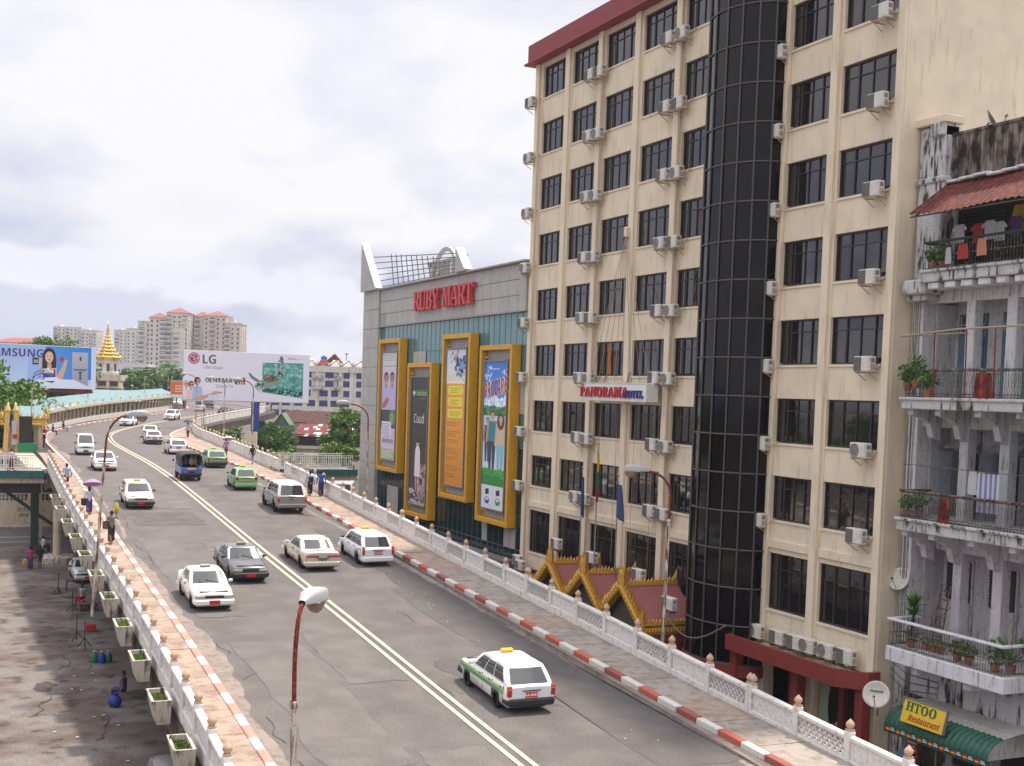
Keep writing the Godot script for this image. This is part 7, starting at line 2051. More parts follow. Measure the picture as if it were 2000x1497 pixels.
func build_trees():
	var G = Color(1.25, 1.25, 0.9); var D = Color(0.7, 0.85, 0.6); var L = Color(1.6, 1.5, 1.0)
	tree("leafy_tree", "large bright green tree at the left border beside the blue billboard", v3(2.6, 9.4, -132), v3(6.2, 6.4, 6), 120, 130, 0.5, G)
	tree("leafy_tree", "dark green tree rising behind the blue billboard's top edge", v3(15.2, 14.2, -212), v3(6.8, 6.2, 5.5), 80, 110, 0.6, Color(0.9, 1.0, 0.7))
	tree("leafy_tree", "tall dense green tree touching the mart's grey corner", v3(45.3, 7.4, -147), v3(3.1, 3.7, 3.2), 80, 110, 0.4, Color(1.1, 1.15, 0.8))
	tree("leafy_tree", "lower green tree in front of the tall one beside the mart", v3(43.4, 4.4, -144), v3(2.6, 2.4, 2.5), 40, 110, 0.38, G)
	tree("leafy_tree", "round dark tree left of the red tiled shed", v3(40.6, 5.4, -164), v3(2.9, 2.7, 2.6), 60, 110, 0.38, Color(0.9, 1.05, 0.75))
	tree("leafy_tree", "bright low tree below the round dark one, behind the parapet's end", v3(38.2, 3.9, -150), v3(2.6, 1.9, 2.2), 40, 100, 0.36, L)
	tree("leafy_tree", "dark small tree outside the bend's parapet beneath the billboard", v3(31.9, 6.4, -152), v3(1.7, 1.9, 1.6), 36, 90, 0.34, D)
	tree("leafy_tree", "green tree below the blue billboard's right end", v3(18.5, 9.2, -212), v3(4.6, 2.8, 3.4), 60, 100, 0.45, D)
	tree("leafy_tree", "dark trees under the blue billboard's middle", v3(7.5, 8.3, -188), v3(5.4, 3.6, 3.5), 60, 100, 0.45, D)
	tree("leafy_tree", "rounded green tree right of the cream house", v3(47.5, 12.4, -344), v3(7, 5.0, 5), 60, 110, 0.8, D)
	tree("leafy_tree", "broad dark tree among the palms behind the bend", v3(57.0, 12.0, -352), v3(7.5, 5.2, 5), 60, 110, 0.8, D)
	tree("leafy_tree", "dark tree at the white billboard's left edge, low behind the roof", v3(40.0, 11.0, -300), v3(5.5, 3.8, 4), 50, 100, 0.7, D)
	palm("tall palm tree rising left of the white billboard", v3(54.9, 0, -339), 17.6)
	palm("second palm tree just left of the tall one", v3(51.5, 0, -342), 15.6)
	palm("third palm tree right of the tall one by the orange board", v3(58.5, 0, -341), 16.2)
	tree("garden_shrub", "green shrubs over the wall under the left footbridge", v3(1.5, 3.0, -121), v3(4.0, 1.8, 1.6), 40, 90, 0.35, G)
	tree("garden_shrub", "dark shrubs over the wall nearest the pier", v3(8.8, 2.8, -122), v3(3.0, 1.6, 1.6), 30, 90, 0.35, D)
	var first = tree("street_tree", "row tree across the lower street mirrored in the hotel windows, nearest", v3(-27, 8.0, -44), v3(5.5, 5.4, 5.5), 60, 90, 0.6, D, 0.0, "trees across the lower street")
	for i in 5: dup(first, "row tree across the lower street mirrored in the hotel windows, %s" % ["second", "third", "fourth", "fifth", "farthest"][i], yaw(v3(-28 - 2 * (i % 2), 0, -58 - i * 15), i * 1.3))

# ---------------------------------------------------------------- street lamps
func lamp(label: String, base: Vector3, top: Vector3, arm: Vector3, rusty := true):   # top: where the arm begins; arm: from there to the middle of the head
	var o = thing("street_lamp", label, "street lamp", base, "street lamps")
	var t = top - base
	var mb = MB.new(); var j = t * 0.9
	mb.tube([V, j], [0.072, 0.058], 10); mb.lathe([Vector2(0.06, -0.07), Vector2(0.08, -0.05), Vector2(0.08, 0.05), Vector2(0.06, 0.07)], 10, j); part(o, "pole", mb, M.pole_white)
	mb = MB.new(); var pts = [j, t]
	var hx = v3(arm.x, 0, arm.z)
	for k in range(1, 8):
		var a = PI / 2 * k / 7
		pts.append(t + hx * 0.8 * (1 - cos(a)) + v3(0, arm.y * sin(a), 0))
	mb.tube(pts, 0.045, 8); part(o, "arm", mb, M.pole_rust)
	var x = hx.normalized(); var e = t + hx * 0.8 + v3(0, arm.y, 0)
	var b = Basis(x, Vector3.UP, x.cross(Vector3.UP))
	mb = MB.new(); mb.sm(1)
	var sec = [[-0.05, 0.07, 0.08], [0.1, 0.13, 0.17], [0.22, 0.17, 0.22], [0.55, 0.21, 0.25], [0.8, 0.2, 0.22], [0.9, 0.13, 0.12]]
	for i in 5:
		for k in 8:
			var f = func(s, m):
				var a = PI * m / 8.0; return v3(s[0], s[2] * pow(sin(a), 0.5), -s[1] * signf(cos(a)) * pow(absf(cos(a)), 0.5))
			mb.q(f.call(sec[i], k), f.call(sec[i], k + 1), f.call(sec[i + 1], k + 1), f.call(sec[i + 1], k))
	mb.sm(-1)
	for i in 5: mb.q(v3(sec[i][0], 0, sec[i][1]), v3(sec[i][0], 0, -sec[i][1]), v3(sec[i + 1][0], 0, -sec[i + 1][1]), v3(sec[i + 1][0], 0, sec[i + 1][1]))
	mb.cb(v3(0.58, -0.015, 0), v3(0.6, 0.03, 0.38), 0.01)
	part(o, "housing", mb, M.lamp_grey, Transform3D(b, e))
	mb = MB.new(); mb.ball(V, v3(0.24, 0.24, 0.18), 12, 8); part(o, "bowl", mb, M.lamp_bowl, Transform3D(b, e + b * v3(0.62, -0.03, 0)))
func build_lamps():
	lamp("rusty curved street lamp in the foreground with a grey head over the road", v3(5.98, 1.5, -22.1), v3(5.92, 7.75, -22.1), v3(0.25, 1.2, -0.32))
	lamp("leaning street lamp beside the left parapet with long curved arm", v3(5.62, 3.2, -53.3), v3(6.05, 10.25, -53.3), v3(1.05, 1.35, -0.1))
	lamp("street lamp before the hotel, its arm reaching back over the parapet", v3(24.2, 0, -38.6), v3(24.35, 9.5, -38.6), v3(-0.9, 0.85, -0.6))
	lamp("slender street lamp standing against the mart's grey corner", v3(24.2, 2, -73.8), v3(24.1, 11.2, -73.8), v3(-1.4, 0.9, -0.2))
	var rows = [[-112, 9.9, -1, "right parapet lamp in front of the white billboard's middle, right of the blue column"], [-130, 10.7, -1, "right parapet lamp before the white billboard's printed words"], [-158, 8.9, -1, "right parapet lamp at the inner bend beneath the billboard"], [-172, 7.4, -1, "right lamp farther round the bend beneath the billboard"], [-120, -8.6, 1, "left kerb lamp beside the golden gate with its arm over the kerb"], [-150, -8.7, 1, "left kerb lamp before the blue billboard, at the walkway's near end"], [-176, -9.8, 1, "left kerb lamp rising over the turquoise roof's middle"], [-200, -10.2, 1, "left kerb lamp rising over the turquoise roof before the cream house"], [-225, -9.5, 1, "far lamp over the turquoise roof before the palms"], [-244, -9.5, 1, "farthest lamp over the turquoise roof near the orange board"]]
	for r in rows:
		var s = s_of(15.5 if r[0] > -150 else 15.5 + (-150 - r[0]) * 0.45, r[0])
		var p = at_s(s, r[1], 0.0); var f = rf(s)
		var d = f[2] * r[2] * (1.3 if r[1] > 0 else 1.2) - f[1] * 0.2
		lamp(r[3], p, p + v3(0.05, 6.3, 0), v3(d.x, 0.85, d.z))

# ---------------------------------------------------------------- vehicles
func paint(c: Color, metal := 0.0) -> StandardMaterial3D:
	var m = StandardMaterial3D.new(); m.albedo_color = c.linear_to_srgb(); m.roughness = 0.38; m.metallic = metal; m.clearcoat_enabled = true; m.clearcoat = 0.7; m.clearcoat_roughness = 0.06
	return m
# o: L W H, wb wheelbase, fo front overhang, belt, hood (height at the nose), cowl rf rr rb (distances from the nose: windscreen foot, roof front, roof rear, rear glass foot), trunk height
func car(label: String, at: Transform3D, o: Dictionary, group := "cars on the flyover") -> Node3D:
	var n = thing(o.get("called", "car"), label, o.get("cat", "car"), at, group)
	var L: float = o.L; var W: float = o.W / 2; var H: float = o.H; var r: float = o.get("r", 0.29); var clr: float = o.get("clr", 0.2)
	var z0 = -L / 2
	var axles = [z0 + o.fo, z0 + o.fo + o.wb]
	var belt: float = o.belt
	var P: Material = o.paint
	var top = func(d):   # height of the body's upper edge at distance d from the nose
		if d < o.cowl: return lerpf(o.hood, belt - 0.02, smoothstep(0.0, 1.0, d / o.cowl))
		if d > o.rb: return lerpf(belt, o.get("trunk", belt), clampf((d - o.rb) / maxf(L - o.rb, 0.01), 0, 1))
		return belt
	var plan = func(d):
		var a = 1.0
		if d < 0.7: a = lerpf(o.get("nose", 0.86), 1.0, sqrt(d / 0.7))
		if d > L - 0.5: a = lerpf(o.get("tail", 0.92), 1.0, sqrt((L - d) / 0.5))
		return W * a
	var st = [0.0, 0.05, 0.15, 0.3, L - 0.3, L - 0.15, L - 0.05, L]
	var R = r + 0.06
	for ax in axles:
		for k in 9: st.append(ax - z0 - R * cos(PI * k / 8))
		st.append(ax - z0 - R - 0.005); st.append(ax - z0 + R + 0.005)
	st.append(o.cowl); st.append((axles[0] + axles[1]) / 2 - z0)
	st = st.filter(func(d): return d >= 0 and d <= L)
	st.sort()
	var ring = func(d):
		var yb = clr + (0.08 if d < 0.1 or d > L - 0.1 else 0.0)
		for ax in axles:
			var q = absf(d - (ax - z0))
			if q <= R + 0.001: yb = maxf(yb, r + sqrt(maxf(R * R - q * q, 0)))
		var t: float = top.call(d); var w: float = plan.call(d)
		if d <= 0.001 or d >= L - 0.001: t -= 0.05; w -= 0.03
		yb = minf(yb, t - 0.1)
		var ym = clampf(belt * 0.62, yb + 0.02, t - 0.06)
		var y2 = minf(yb + 0.1, ym - 0.005)
		return [v3(0, yb, z0 + d), v3(w - 0.1, yb, z0 + d), v3(w - 0.03, y2, z0 + d), v3(w, ym, z0 + d), v3(w - 0.025, maxf(t - 0.06, ym + 0.01), z0 + d), v3(w - 0.1, t, z0 + d), v3(0, t + 0.025, z0 + d)]
	var body = MB.new(); body.sm(1)
	var mir = func(p): return v3(-p.x, p.y, p.z)
	var prev = null
	for d in st:
		var cur = ring.call(d)
		if prev:
			for k in 6:
				body.q(prev[k], prev[k + 1], cur[k + 1], cur[k]) if false else body.q(cur[k], cur[k + 1], prev[k + 1], prev[k])
				body.q(mir.call(prev[k]), mir.call(prev[k + 1]), mir.call(cur[k + 1]), mir.call(cur[k]))
		prev = cur
	body.sm(-1)
	for e in [0.0, L]:
		var c = ring.call(e)
		for k in range(1, 6):
			var m = v3(0, c[0].y, c[0].z)
			if e > 0: body.t(m, c[k], c[k + 1]); body.t(m, mir.call(c[k + 1]), mir.call(c[k]))
			else: body.t(m, c[k + 1], c[k]); body.t(m, mir.call(c[k]), mir.call(c[k + 1]))
	part(n, "body", body, P)
	# cabin
	var wb_ = W - 0.07; var wr = W - o.get("tumble", 0.2)
	var zf = func(t): return z0 + lerpf(o.cowl, o.rf, t)
	var zr = func(t): return z0 + lerpf(o.rb, o.rr, t)
	var hb = belt - 0.01; var hr = H - 0.05
	var side = func(s, t, sg, out): return v3(sg * (lerpf(wb_, wr, t) + 0.03 * sin(PI * t) + out), lerpf(hb, hr, t), lerpf(zf.call(t) + 0.05, zr.call(t) - 0.05, s))
	var fr = func(s, t, out): return v3((s * 2 - 1) * lerpf(wb_, wr, t) * 0.97, lerpf(hb, hr, t) + out * 0.5, zf.call(t) - out + 0.09 * pow(s * 2 - 1, 2))
	var re = func(s, t, out): return v3((1 - s * 2) * lerpf(wb_, wr, t) * 0.97, lerpf(hb, hr, t) + out * 0.3, zr.call(t) + out - 0.07 * pow(s * 2 - 1, 2))
	var cab = MB.new(); cab.sm(1)
	for i in 6:
		for j in 4:
			var a = i / 6.0; var b = (i + 1) / 6.0; var c = j / 4.0; var d = (j + 1) / 4.0
			cab.q(fr.call(b, c, 0), fr.call(a, c, 0), fr.call(a, d, 0), fr.call(b, d, 0))
			cab.q(re.call(b, c, 0), re.call(a, c, 0), re.call(a, d, 0), re.call(b, d, 0))
			cab.q(side.call(b, c, 1, 0), side.call(a, c, 1, 0), side.call(a, d, 1, 0), side.call(b, d, 1, 0))
			cab.q(side.call(a, c, -1, 0), side.call(b, c, -1, 0), side.call(b, d, -1, 0), side.call(a, d, -1, 0))
	for sg in [-1, 1]:   # corner pillars
		for j in 4:
			var c = j / 4.0; var d = (j + 1) / 4.0
			var f0 = fr.call(0.0 if sg < 0 else 1.0, c, 0); var f1 = fr.call(0.0 if sg < 0 else 1.0, d, 0); var s0 = side.call(0.0, c, sg, 0); var s1 = side.call(0.0, d, sg, 0)
			var r0 = re.call(1.0 if sg < 0 else 0.0, c, 0); var r1 = re.call(1.0 if sg < 0 else 0.0, d, 0); var t0 = side.call(1.0, c, sg, 0); var t1 = side.call(1.0, d, sg, 0)
			if sg > 0: cab.q(s0, f0, f1, s1); cab.q(r0, t0, t1, r1)
			else: cab.q(f0, s0, s1, f1); cab.q(t0, r0, r1, t1)
	# roof: a crowned sheet
	var rz0 = z0 + o.rf; var rz1 = z0 + o.rr
	for i in 8:
		for j in 8:
			var f = func(a, b):
				var x = -1 + 2 * a / 8.0; var y = b / 8.0
				var e = (1 - pow(absf(x), 4)) * (1 - pow(absf(2 * y - 1), 6))
				var zz = lerpf(rz0, rz1, y)
				if b == 0: zz = fr.call((x + 1) / 2, 1.0, 0).z
				if b == 8: zz = re.call((1 - x) / 2, 1.0, 0).z
				return v3(x * wr * (0.97 if b == 0 or b == 8 else 1.0), hr + 0.055 * e, zz)
			cab.q(f.call(i, j + 1), f.call(i + 1, j + 1), f.call(i + 1, j), f.call(i, j))
	part(n, "cabin", cab, o.get("roofpaint", P))
	# glass
	var g = MB.new(); g.sm(1)
	for i in 8:
		var a = lerpf(0.05, 0.95, i / 8.0); var b = lerpf(0.05, 0.95, (i + 1) / 8.0)
		g.q(fr.call(b, 0.06, 0.012), fr.call(a, 0.06, 0.012), fr.call(a, 0.93, 0.012), fr.call(b, 0.93, 0.012))
	part(n, "windscreen", g, M.car_glass)
	g = MB.new(); g.sm(1)
	var rg = o.get("rear_glass", [0.1, 0.92])
	for i in 8:
		var a = lerpf(0.07, 0.93, i / 8.0); var b = lerpf(0.07, 0.93, (i + 1) / 8.0)
		g.q(re.call(b, rg[0], 0.012), re.call(a, rg[0], 0.012), re.call(a, rg[1], 0.012), re.call(b, rg[1], 0.012))
	part(n, "rear_window", g, M.car_glass)
	for sg in [-1, 1]:
		for w in o.sides:
			g = MB.new(); g.sm(1)
			for j in 5:
				var ta = lerpf(0.08, 0.88, j / 5.0); var tb = lerpf(0.08, 0.88, (j + 1) / 5.0)
				var q = [side.call(w[0], ta, sg, 0.012), side.call(w[1], ta, sg, 0.012), side.call(w[1], tb, sg, 0.012), side.call(w[0], tb, sg, 0.012)]
				if sg > 0: g.q(q[1], q[0], q[3], q[2])
				else: g.q(q[0], q[1], q[2], q[3])
			part(n, "side_window", g, M.car_glass)
			g = MB.new(); var hz = side.call(w[1] - 0.06, 0.0, sg, 0.0); g.cb(v3(sg * (W - 0.012), belt - 0.13, hz.z), v3(0.03, 0.035, 0.16), 0.008); part(n, "door_handle", g, M.car_black)
			g = MB.new(); var sz = side.call(w[1] + 0.015, 0.0, sg, 0.0).z; g.bx(v3(sg * (W - 0.02) - 0.012, clr + 0.12, sz - 0.007), v3(sg * (W - 0.02) + 0.012, belt - 0.06, sz + 0.007)); part(n, "door_gap", g, M.car_black)
	# underbody, wheels
	g = MB.new(); g.bx(v3(-W + 0.27, clr - 0.02, z0 + 0.15), v3(W - 0.27, belt - 0.12, -z0 - 0.15)); part(n, "underbody", g, M.car_black)
	if not T.has("tyre%.2f" % r):
		var ty = MB.new(); ty.x = Transform3D(Basis(Vector3.FORWARD, PI / 2), V)
		ty.lathe([Vector2(r * 0.62, -0.085), Vector2(r * 0.93, -0.09), Vector2(r, -0.06), Vector2(r, 0.06), Vector2(r * 0.93, 0.09), Vector2(r * 0.62, 0.085)], 22)
		var ri = MB.new(); ri.x = ty.x
		ri.lathe([Vector2(r * 0.2, 0.05), Vector2(r * 0.24, 0.06), Vector2(r * 0.5, 0.05), Vector2(r * 0.6, 0.08), Vector2(r * 0.64, 0.08)], 20); ri.lathe([Vector2(0.001, 0.07), Vector2(r * 0.2, 0.05)].slice(0), 12)
		for k in 6: ri.cb(v3(r * 0.4 * cos(TAU * k / 6), 0.062, r * 0.4 * sin(TAU * k / 6)), v3(0.05, 0.02, 0.05), 0.005)
		T["tyre%.2f" % r] = [ty.mesh(), ri.mesh()]
	for ax in axles:
		for sg in [-1, 1]:
			var wn = part(n, "wheel", T["tyre%.2f" % r][0], M.tyre, v3(sg * (W - 0.12), r, ax))
			part(wn, "rim", T["tyre%.2f" % r][1], o.get("rim", M.rim), Transform3D(Basis(Vector3.UP, PI if sg < 0 else 0.0) * Basis(Vector3.FORWARD, PI), V) if sg > 0 else Transform3D())
	# lamps, plates, bumpers, mirrors
	var bump: Material = o.get("bumper", P)
	for e in [-1, 1]:
		g = MB.new(); var zz = e * (L / 2 + 0.02)
		var by = clr + 0.19
		g.cb(v3(0, by, zz - e * 0.05), v3(o.W * 0.93, 0.24, 0.22), 0.05)
		for sg in [-1, 1]: g.cb(v3(sg * (W - 0.07), by, zz - e * 0.22), v3(0.12, 0.19, 0.4), 0.04)
		part(n, "bumper", g, bump)
	for sg in [-1, 1]:
		var hl = o.get("head", [0.36, 0.13]); g = MB.new()
		g.cb(v3(sg * (W * 0.86 - hl[0] / 2 - 0.02), o.hood - 0.14, z0 + 0.035), v3(hl[0], hl[1], 0.1), 0.02); part(n, "headlight", g, M.lens)
		g = MB.new(); g.cb(v3(sg * (W * 0.9 - 0.06), o.hood - 0.145, z0 + 0.07), v3(0.12, hl[1] * 0.9, 0.12), 0.02); part(n, "indicator", g, M.tail_amber)
		var tl = o.get("tail_lamp", [0.16, 0.32, 0.75]); g = MB.new()   # width, height, height of its middle
		g.cb(v3(sg * (W * o.get("tail", 0.92) - tl[0] / 2 + 0.015), tl[2], -z0 - 0.04), v3(tl[0], tl[1], 0.12), 0.02); part(n, "tail_light", g, M.tail_red)
		g = MB.new(); g.cb(v3(sg * (W * o.get("tail", 0.92) - tl[0] / 2 + 0.018), tl[2] + tl[1] * 0.22, -z0 - 0.036), v3(tl[0] * 0.9, tl[1] * 0.25, 0.125), 0.01); part(n, "indicator", g, M.tail_amber)
		g = MB.new(); g.cb(v3(sg * (W + 0.09), belt + 0.07, z0 + o.cowl + 0.28), v3(0.18, 0.12, 0.08), 0.03); part(n, "mirror", g, o.get("mirror", M.car_black))
	g = MB.new(); g.cb(v3(0, o.hood - 0.14, z0 + 0.02), v3(W * 0.95, 0.11, 0.07), 0.015); part(n, "grille", g, M.car_black)
	for e in [-1, 1]:
		var pl: Material = o.get("plate", M.plate_red)
		var py = o.get("plate_y", 0.62) if e > 0 else clr + 0.2
		var zz = e * (L / 2 + (0.012 if e > 0 else 0.085))
		g = MB.new(); g.cb(v3(0, py, zz), v3(0.42, 0.17, 0.02), 0.005); var pn = part(n, "number_plate", g, pl)
		if e > 0: text(pn, "plate_number", o.get("number", "AA-6582"), 0.09, 0.004, M.plate_ink, yaw(v3(0, py, zz + 0.012)), "Droid Sans", true, 0.95)
	g = MB.new(); g.cb(v3(0, o.get("plate_y", 0.62) + 0.13, -z0 + 0.01), v3(0.62, 0.035, 0.03), 0.01); part(n, "tailgate_handle", g, M.car_black)
	for sg in [-0.3, 0.25]:
		g = MB.new(); g.tube([fr.call(0.5 + sg, 0.03, 0.03), fr.call(0.5 + sg * 0.3 + 0.18, 0.3, 0.03)], 0.012, 4); part(n, "wiper", g, M.car_black)
	if o.get("taxi", true):
		g = MB.new(); g.cb(v3(0, H + 0.07, z0 + o.rf + 0.4), v3(0.42, 0.12, 0.16), 0.03); part(n, "roof_sign", g, o.get("sign", M.taxi_yellow))
	if o.has("stripe"):
		for sg in [-1, 1]:
			for q in [[0, belt - 0.33, belt - 0.2], [1, belt - 0.2, belt - 0.13]]:
				g = MB.new()
				for i in st.size() - 1:
					if st[i] < 0.1 or st[i + 1] > L - 0.25: continue
					var a = plan.call(st[i]) * 1.0 + 0.004; var b = plan.call(st[i + 1]) + 0.004
					var k = 0.004 if q[0] else 0.0
					var c = [v3(sg * (a - k), q[1], z0 + st[i]), v3(sg * (b - k), q[1], z0 + st[i + 1]), v3(sg * (b - k * 3), q[2], z0 + st[i + 1]), v3(sg * (a - k * 3), q[2], z0 + st[i])]
					if sg < 0: g.q(c[0], c[1], c[2], c[3])
					else: g.q(c[1], c[0], c[3], c[2])
				part(n, "stripe", g, o.stripe[q[0]])
	return n
func merged(a: Dictionary, b: Dictionary) -> Dictionary:
	var r = a.duplicate(); r.merge(b, true); return r
func build_vehicles():
	var white = paint(Color(0.74, 0.74, 0.74)); var grey = paint(Color(0.12, 0.125, 0.14), 0.3); var silver = paint(Color(0.3, 0.29, 0.285), 0.35); var champ = paint(Color(0.6, 0.56, 0.47), 0.4); var green = paint(Color(0.19, 0.42, 0.17)); var green2 = paint(Color(0.13, 0.36, 0.15)); var dark = paint(Color(0.03, 0.03, 0.035), 0.2); var vanw = paint(Color(0.7, 0.7, 0.7))
	var sg1 = paint(Color(0.02, 0.2, 0.1)); var sg2 = paint(Color(0.28, 0.52, 0.1))
	var sedan = {"L": 4.3, "W": 1.69, "H": 1.38, "wb": 2.45, "fo": 0.85, "belt": 0.9, "hood": 0.74, "cowl": 1.2, "rf": 1.85, "rr": 2.95, "rb": 3.5, "trunk": 0.93, "sides": [[0.1, 0.42], [0.46, 0.8]], "tail_lamp": [0.34, 0.16, 0.74], "plate_y": 0.6, "rear_glass": [0.12, 0.94]}
	var wagon = {"L": 4.25, "W": 1.66, "H": 1.44, "wb": 2.46, "fo": 0.82, "belt": 0.9, "hood": 0.74, "cowl": 1.15, "rf": 1.8, "rr": 3.65, "rb": 4.12, "trunk": 0.9, "sides": [[0.08, 0.34], [0.37, 0.62], [0.65, 0.93]], "tail_lamp": [0.15, 0.34, 0.74], "tail": 0.95, "plate_y": 0.62, "bumper": M.car_black, "rear_glass": [0.06, 0.86]}
	var hatch = {"L": 3.6, "W": 1.56, "H": 1.5, "wb": 2.34, "fo": 0.7, "belt": 0.95, "hood": 0.78, "cowl": 0.95, "rf": 1.6, "rr": 3.1, "rb": 3.52, "sides": [[0.08, 0.45], [0.49, 0.88]], "tail_lamp": [0.2, 0.26, 0.85], "tail": 0.95, "plate_y": 0.74, "rear_glass": [0.1, 0.9]}
	var suv = {"L": 4.7, "W": 1.86, "H": 1.82, "wb": 2.85, "fo": 0.75, "belt": 1.12, "hood": 1.0, "cowl": 1.3, "rf": 1.85, "rr": 4.3, "rb": 4.62, "sides": [[0.07, 0.32], [0.35, 0.6], [0.64, 0.95]], "tail_lamp": [0.14, 0.3, 0.88], "tail": 0.97, "plate_y": 0.95, "r": 0.37, "clr": 0.32, "taxi": false, "plate": M.plate_black, "number": "7C-1904", "bumper": M.steel, "rear_glass": [0.06, 0.9]}
	var van = {"L": 3.4, "W": 1.48, "H": 1.86, "wb": 1.95, "fo": 0.65, "belt": 1.05, "hood": 0.86, "nose": 0.95, "cowl": 0.18, "rf": 0.72, "rr": 3.25, "rb": 3.36, "sides": [[0.06, 0.3], [0.34, 0.62], [0.66, 0.95]], "tail_lamp": [0.1, 0.26, 0.75], "tail": 0.97, "taxi": false, "tumble": 0.14, "r": 0.26, "called": "small_van", "cat": "van"}
	var on = func(x, z, back, len):   # the given point is the middle of the end that shows; back: -1 seen from behind, +1 from the front
		var f = rf(s_of(x, z)); var c = v3(x, 0, z) + f[1] * len / 2
		return road_frame(c.x, c.z, PI if back > 0 else 0.0, 0.04)
	car("white estate taxi with green side stripes, nearest the camera", on.call(16.4, -33.5, -1, 4.25), merged(wagon, {"paint": white, "stripe": [sg1, sg2], "mirror": white}))
	car("white boxy estate taxi in the right lane beside the kerb", on.call(19.3, -57.0, -1, 4.2), merged(wagon, {"paint": white, "H": 1.52, "hood": 0.8, "cowl": 0.95, "rf": 1.65, "belt": 0.95, "rb": 4.15, "bumper": white, "tail_lamp": [0.12, 0.42, 0.8], "plate_y": 0.7, "number": "1G-4276"}))
	car("champagne saloon with dark tail band seen from behind", on.call(16.3, -56.2, -1, 4.7), merged(sedan, {"paint": champ, "L": 4.7, "W": 1.75, "wb": 2.73, "fo": 0.9, "cowl": 1.4, "rf": 2.1, "rr": 3.2, "rb": 3.85, "trunk": 0.95, "tail_lamp": [0.62, 0.13, 0.76], "taxi": false, "plate": M.plate_black, "number": "4B-2270", "plate_y": 0.52, "mirror": champ}))
	car("white square saloon taxi coming towards the camera", on.call(9.8, -49.0, 1, 4.2), merged(sedan, {"paint": white, "L": 4.2, "W": 1.66, "mirror": white, "head": [0.34, 0.14], "sign": M.steel}))
	car("dark grey saloon taxi coming next to the white one", on.call(12.4, -54.1, 1, 4.4), merged(sedan, {"paint": grey, "L": 4.4, "cowl": 1.25, "rb": 3.55, "sign": M.bamboo, "bumper": M.car_black}))
	car("white estate taxi with black bumper coming along the left lane", on.call(10.7, -75.9, 1, 4.2), merged(wagon, {"paint": white}))
	car("white saloon taxi with raised nose coming, before the small white van", on.call(11.1, -97.3, 1, 4.4), merged(sedan, {"paint": white, "L": 4.4, "mirror": white, "hood": 0.68}))
	car("small white van coming down the left lane", on.call(11.3, -114.1, 1, 3.4), merged(van, {"paint": vanw, "plate": M.plate_black}), "vans on the flyover")
	car("silver off-road estate seen from behind near the kerb", on.call(19.3, -73.5, -1, 4.7), merged(suv, {"paint": silver, "roofpaint": white}))
	car("small light green hatchback taxi seen from behind", on.call(18.9, -84.3, -1, 3.6), merged(hatch, {"paint": green, "number": "5F-3381", "plate": M.plate_red}))
	car("green estate taxi beside the pavement, beyond the hatchback", on.call(20.1, -100.4, -1, 4.25), merged(wagon, {"paint": green2, "bumper": M.car_black}))
	car("white estate taxi beyond the blue passenger truck", on.call(19.7, -116.2, -1, 4.25), merged(wagon, {"paint": white, "bumper": white}))
	car("white saloon taxi before the bend, the nearer of two", on.call(19.9, -132, -1, 4.2), merged(sedan, {"paint": white, "bumper": M.car_black}))
	car("white saloon in the bend, the farther of two", on.call(21.1, -143, -1, 4.2), merged(sedan, {"paint": white, "taxi": false}))
	car("silver white hatchback coming round the bend", on.call(29.0, -180.5, 1, 3.8), merged(hatch, {"paint": white, "L": 3.8, "taxi": false}))
	car("white saloon by the covered walk's wall, half behind the lamp head", on.call(21.2, -165.9, 1, 4.3), merged(sedan, {"paint": white}))
	car("small white van far round the bend seen from behind", on.call(38.6, -209.9, -1, 3.4), merged(van, {"paint": vanw}), "vans on the flyover")
	car("black off-road car far round the bend", on.call(42.6, -222, -1, 4.6), merged(suv, {"paint": dark}))
	car("black saloon in the far bend below the billboard", on.call(39.2, -193, -1, 4.3), merged(sedan, {"paint": dark, "taxi": false}))
	car("white car farthest up the road, left of the small van", on.call(41.0, -244, 1, 4.3), merged(sedan, {"paint": white, "taxi": false}))
	# below the flyover
	car("silver grey van parked at the lower edge of the picture", Transform3D(Basis(Vector3.UP, 0.02), v3(6.35, 0, -35.6)), merged(van, {"paint": paint(Color(0.3, 0.3, 0.32), 0.4), "L": 4.4, "W": 1.7, "H": 1.98, "wb": 2.4, "rr": 4.1, "rb": 4.35, "belt": 1.1}), "vehicles on the lower street")
	car("white car parked in the shade under the flyover beyond the pier", yaw(v3(8.4, 0, -84.5), PI), merged(sedan, {"paint": white, "taxi": false}), "vehicles on the lower street")
	car("white bus front under the right footbridge", yaw(v3(38.6, 0, -126), PI - 0.35), merged(van, {"paint": vanw, "L": 7.5, "W": 2.3, "H": 3.3, "wb": 4.2, "fo": 1.2, "belt": 1.6, "hood": 1.1, "cowl": 0.15, "rf": 0.6, "rr": 7.3, "rb": 7.42, "r": 0.42, "clr": 0.35, "called": "bus", "cat": "bus"}), "vehicles on the lower street")
	# blue passenger truck with a black canopy
	var at = on.call(16.2, -90.1, -1, 3.6)
	var o = thing("passenger_truck", "blue three-row passenger truck with open rear and arched black canopy", "truck", at)
	var blue = paint(Color(0.045, 0.12, 0.5))
	var mb = MB.new(); mb.cb(v3(0, 0.72, 0.45), v3(1.5, 0.5, 2.5), 0.05); mb.cb(v3(0, 0.85, -1.25), v3(1.4, 0.8, 1.0), 0.12); part(o, "body", mb, blue)
	mb = MB.new(); mb.cb(v3(0, 1.5, -1.2), v3(1.36, 0.62, 0.75), 0.08); part(o, "cab", mb, M.car_black)
	mb = MB.new(); mb.sm(1)
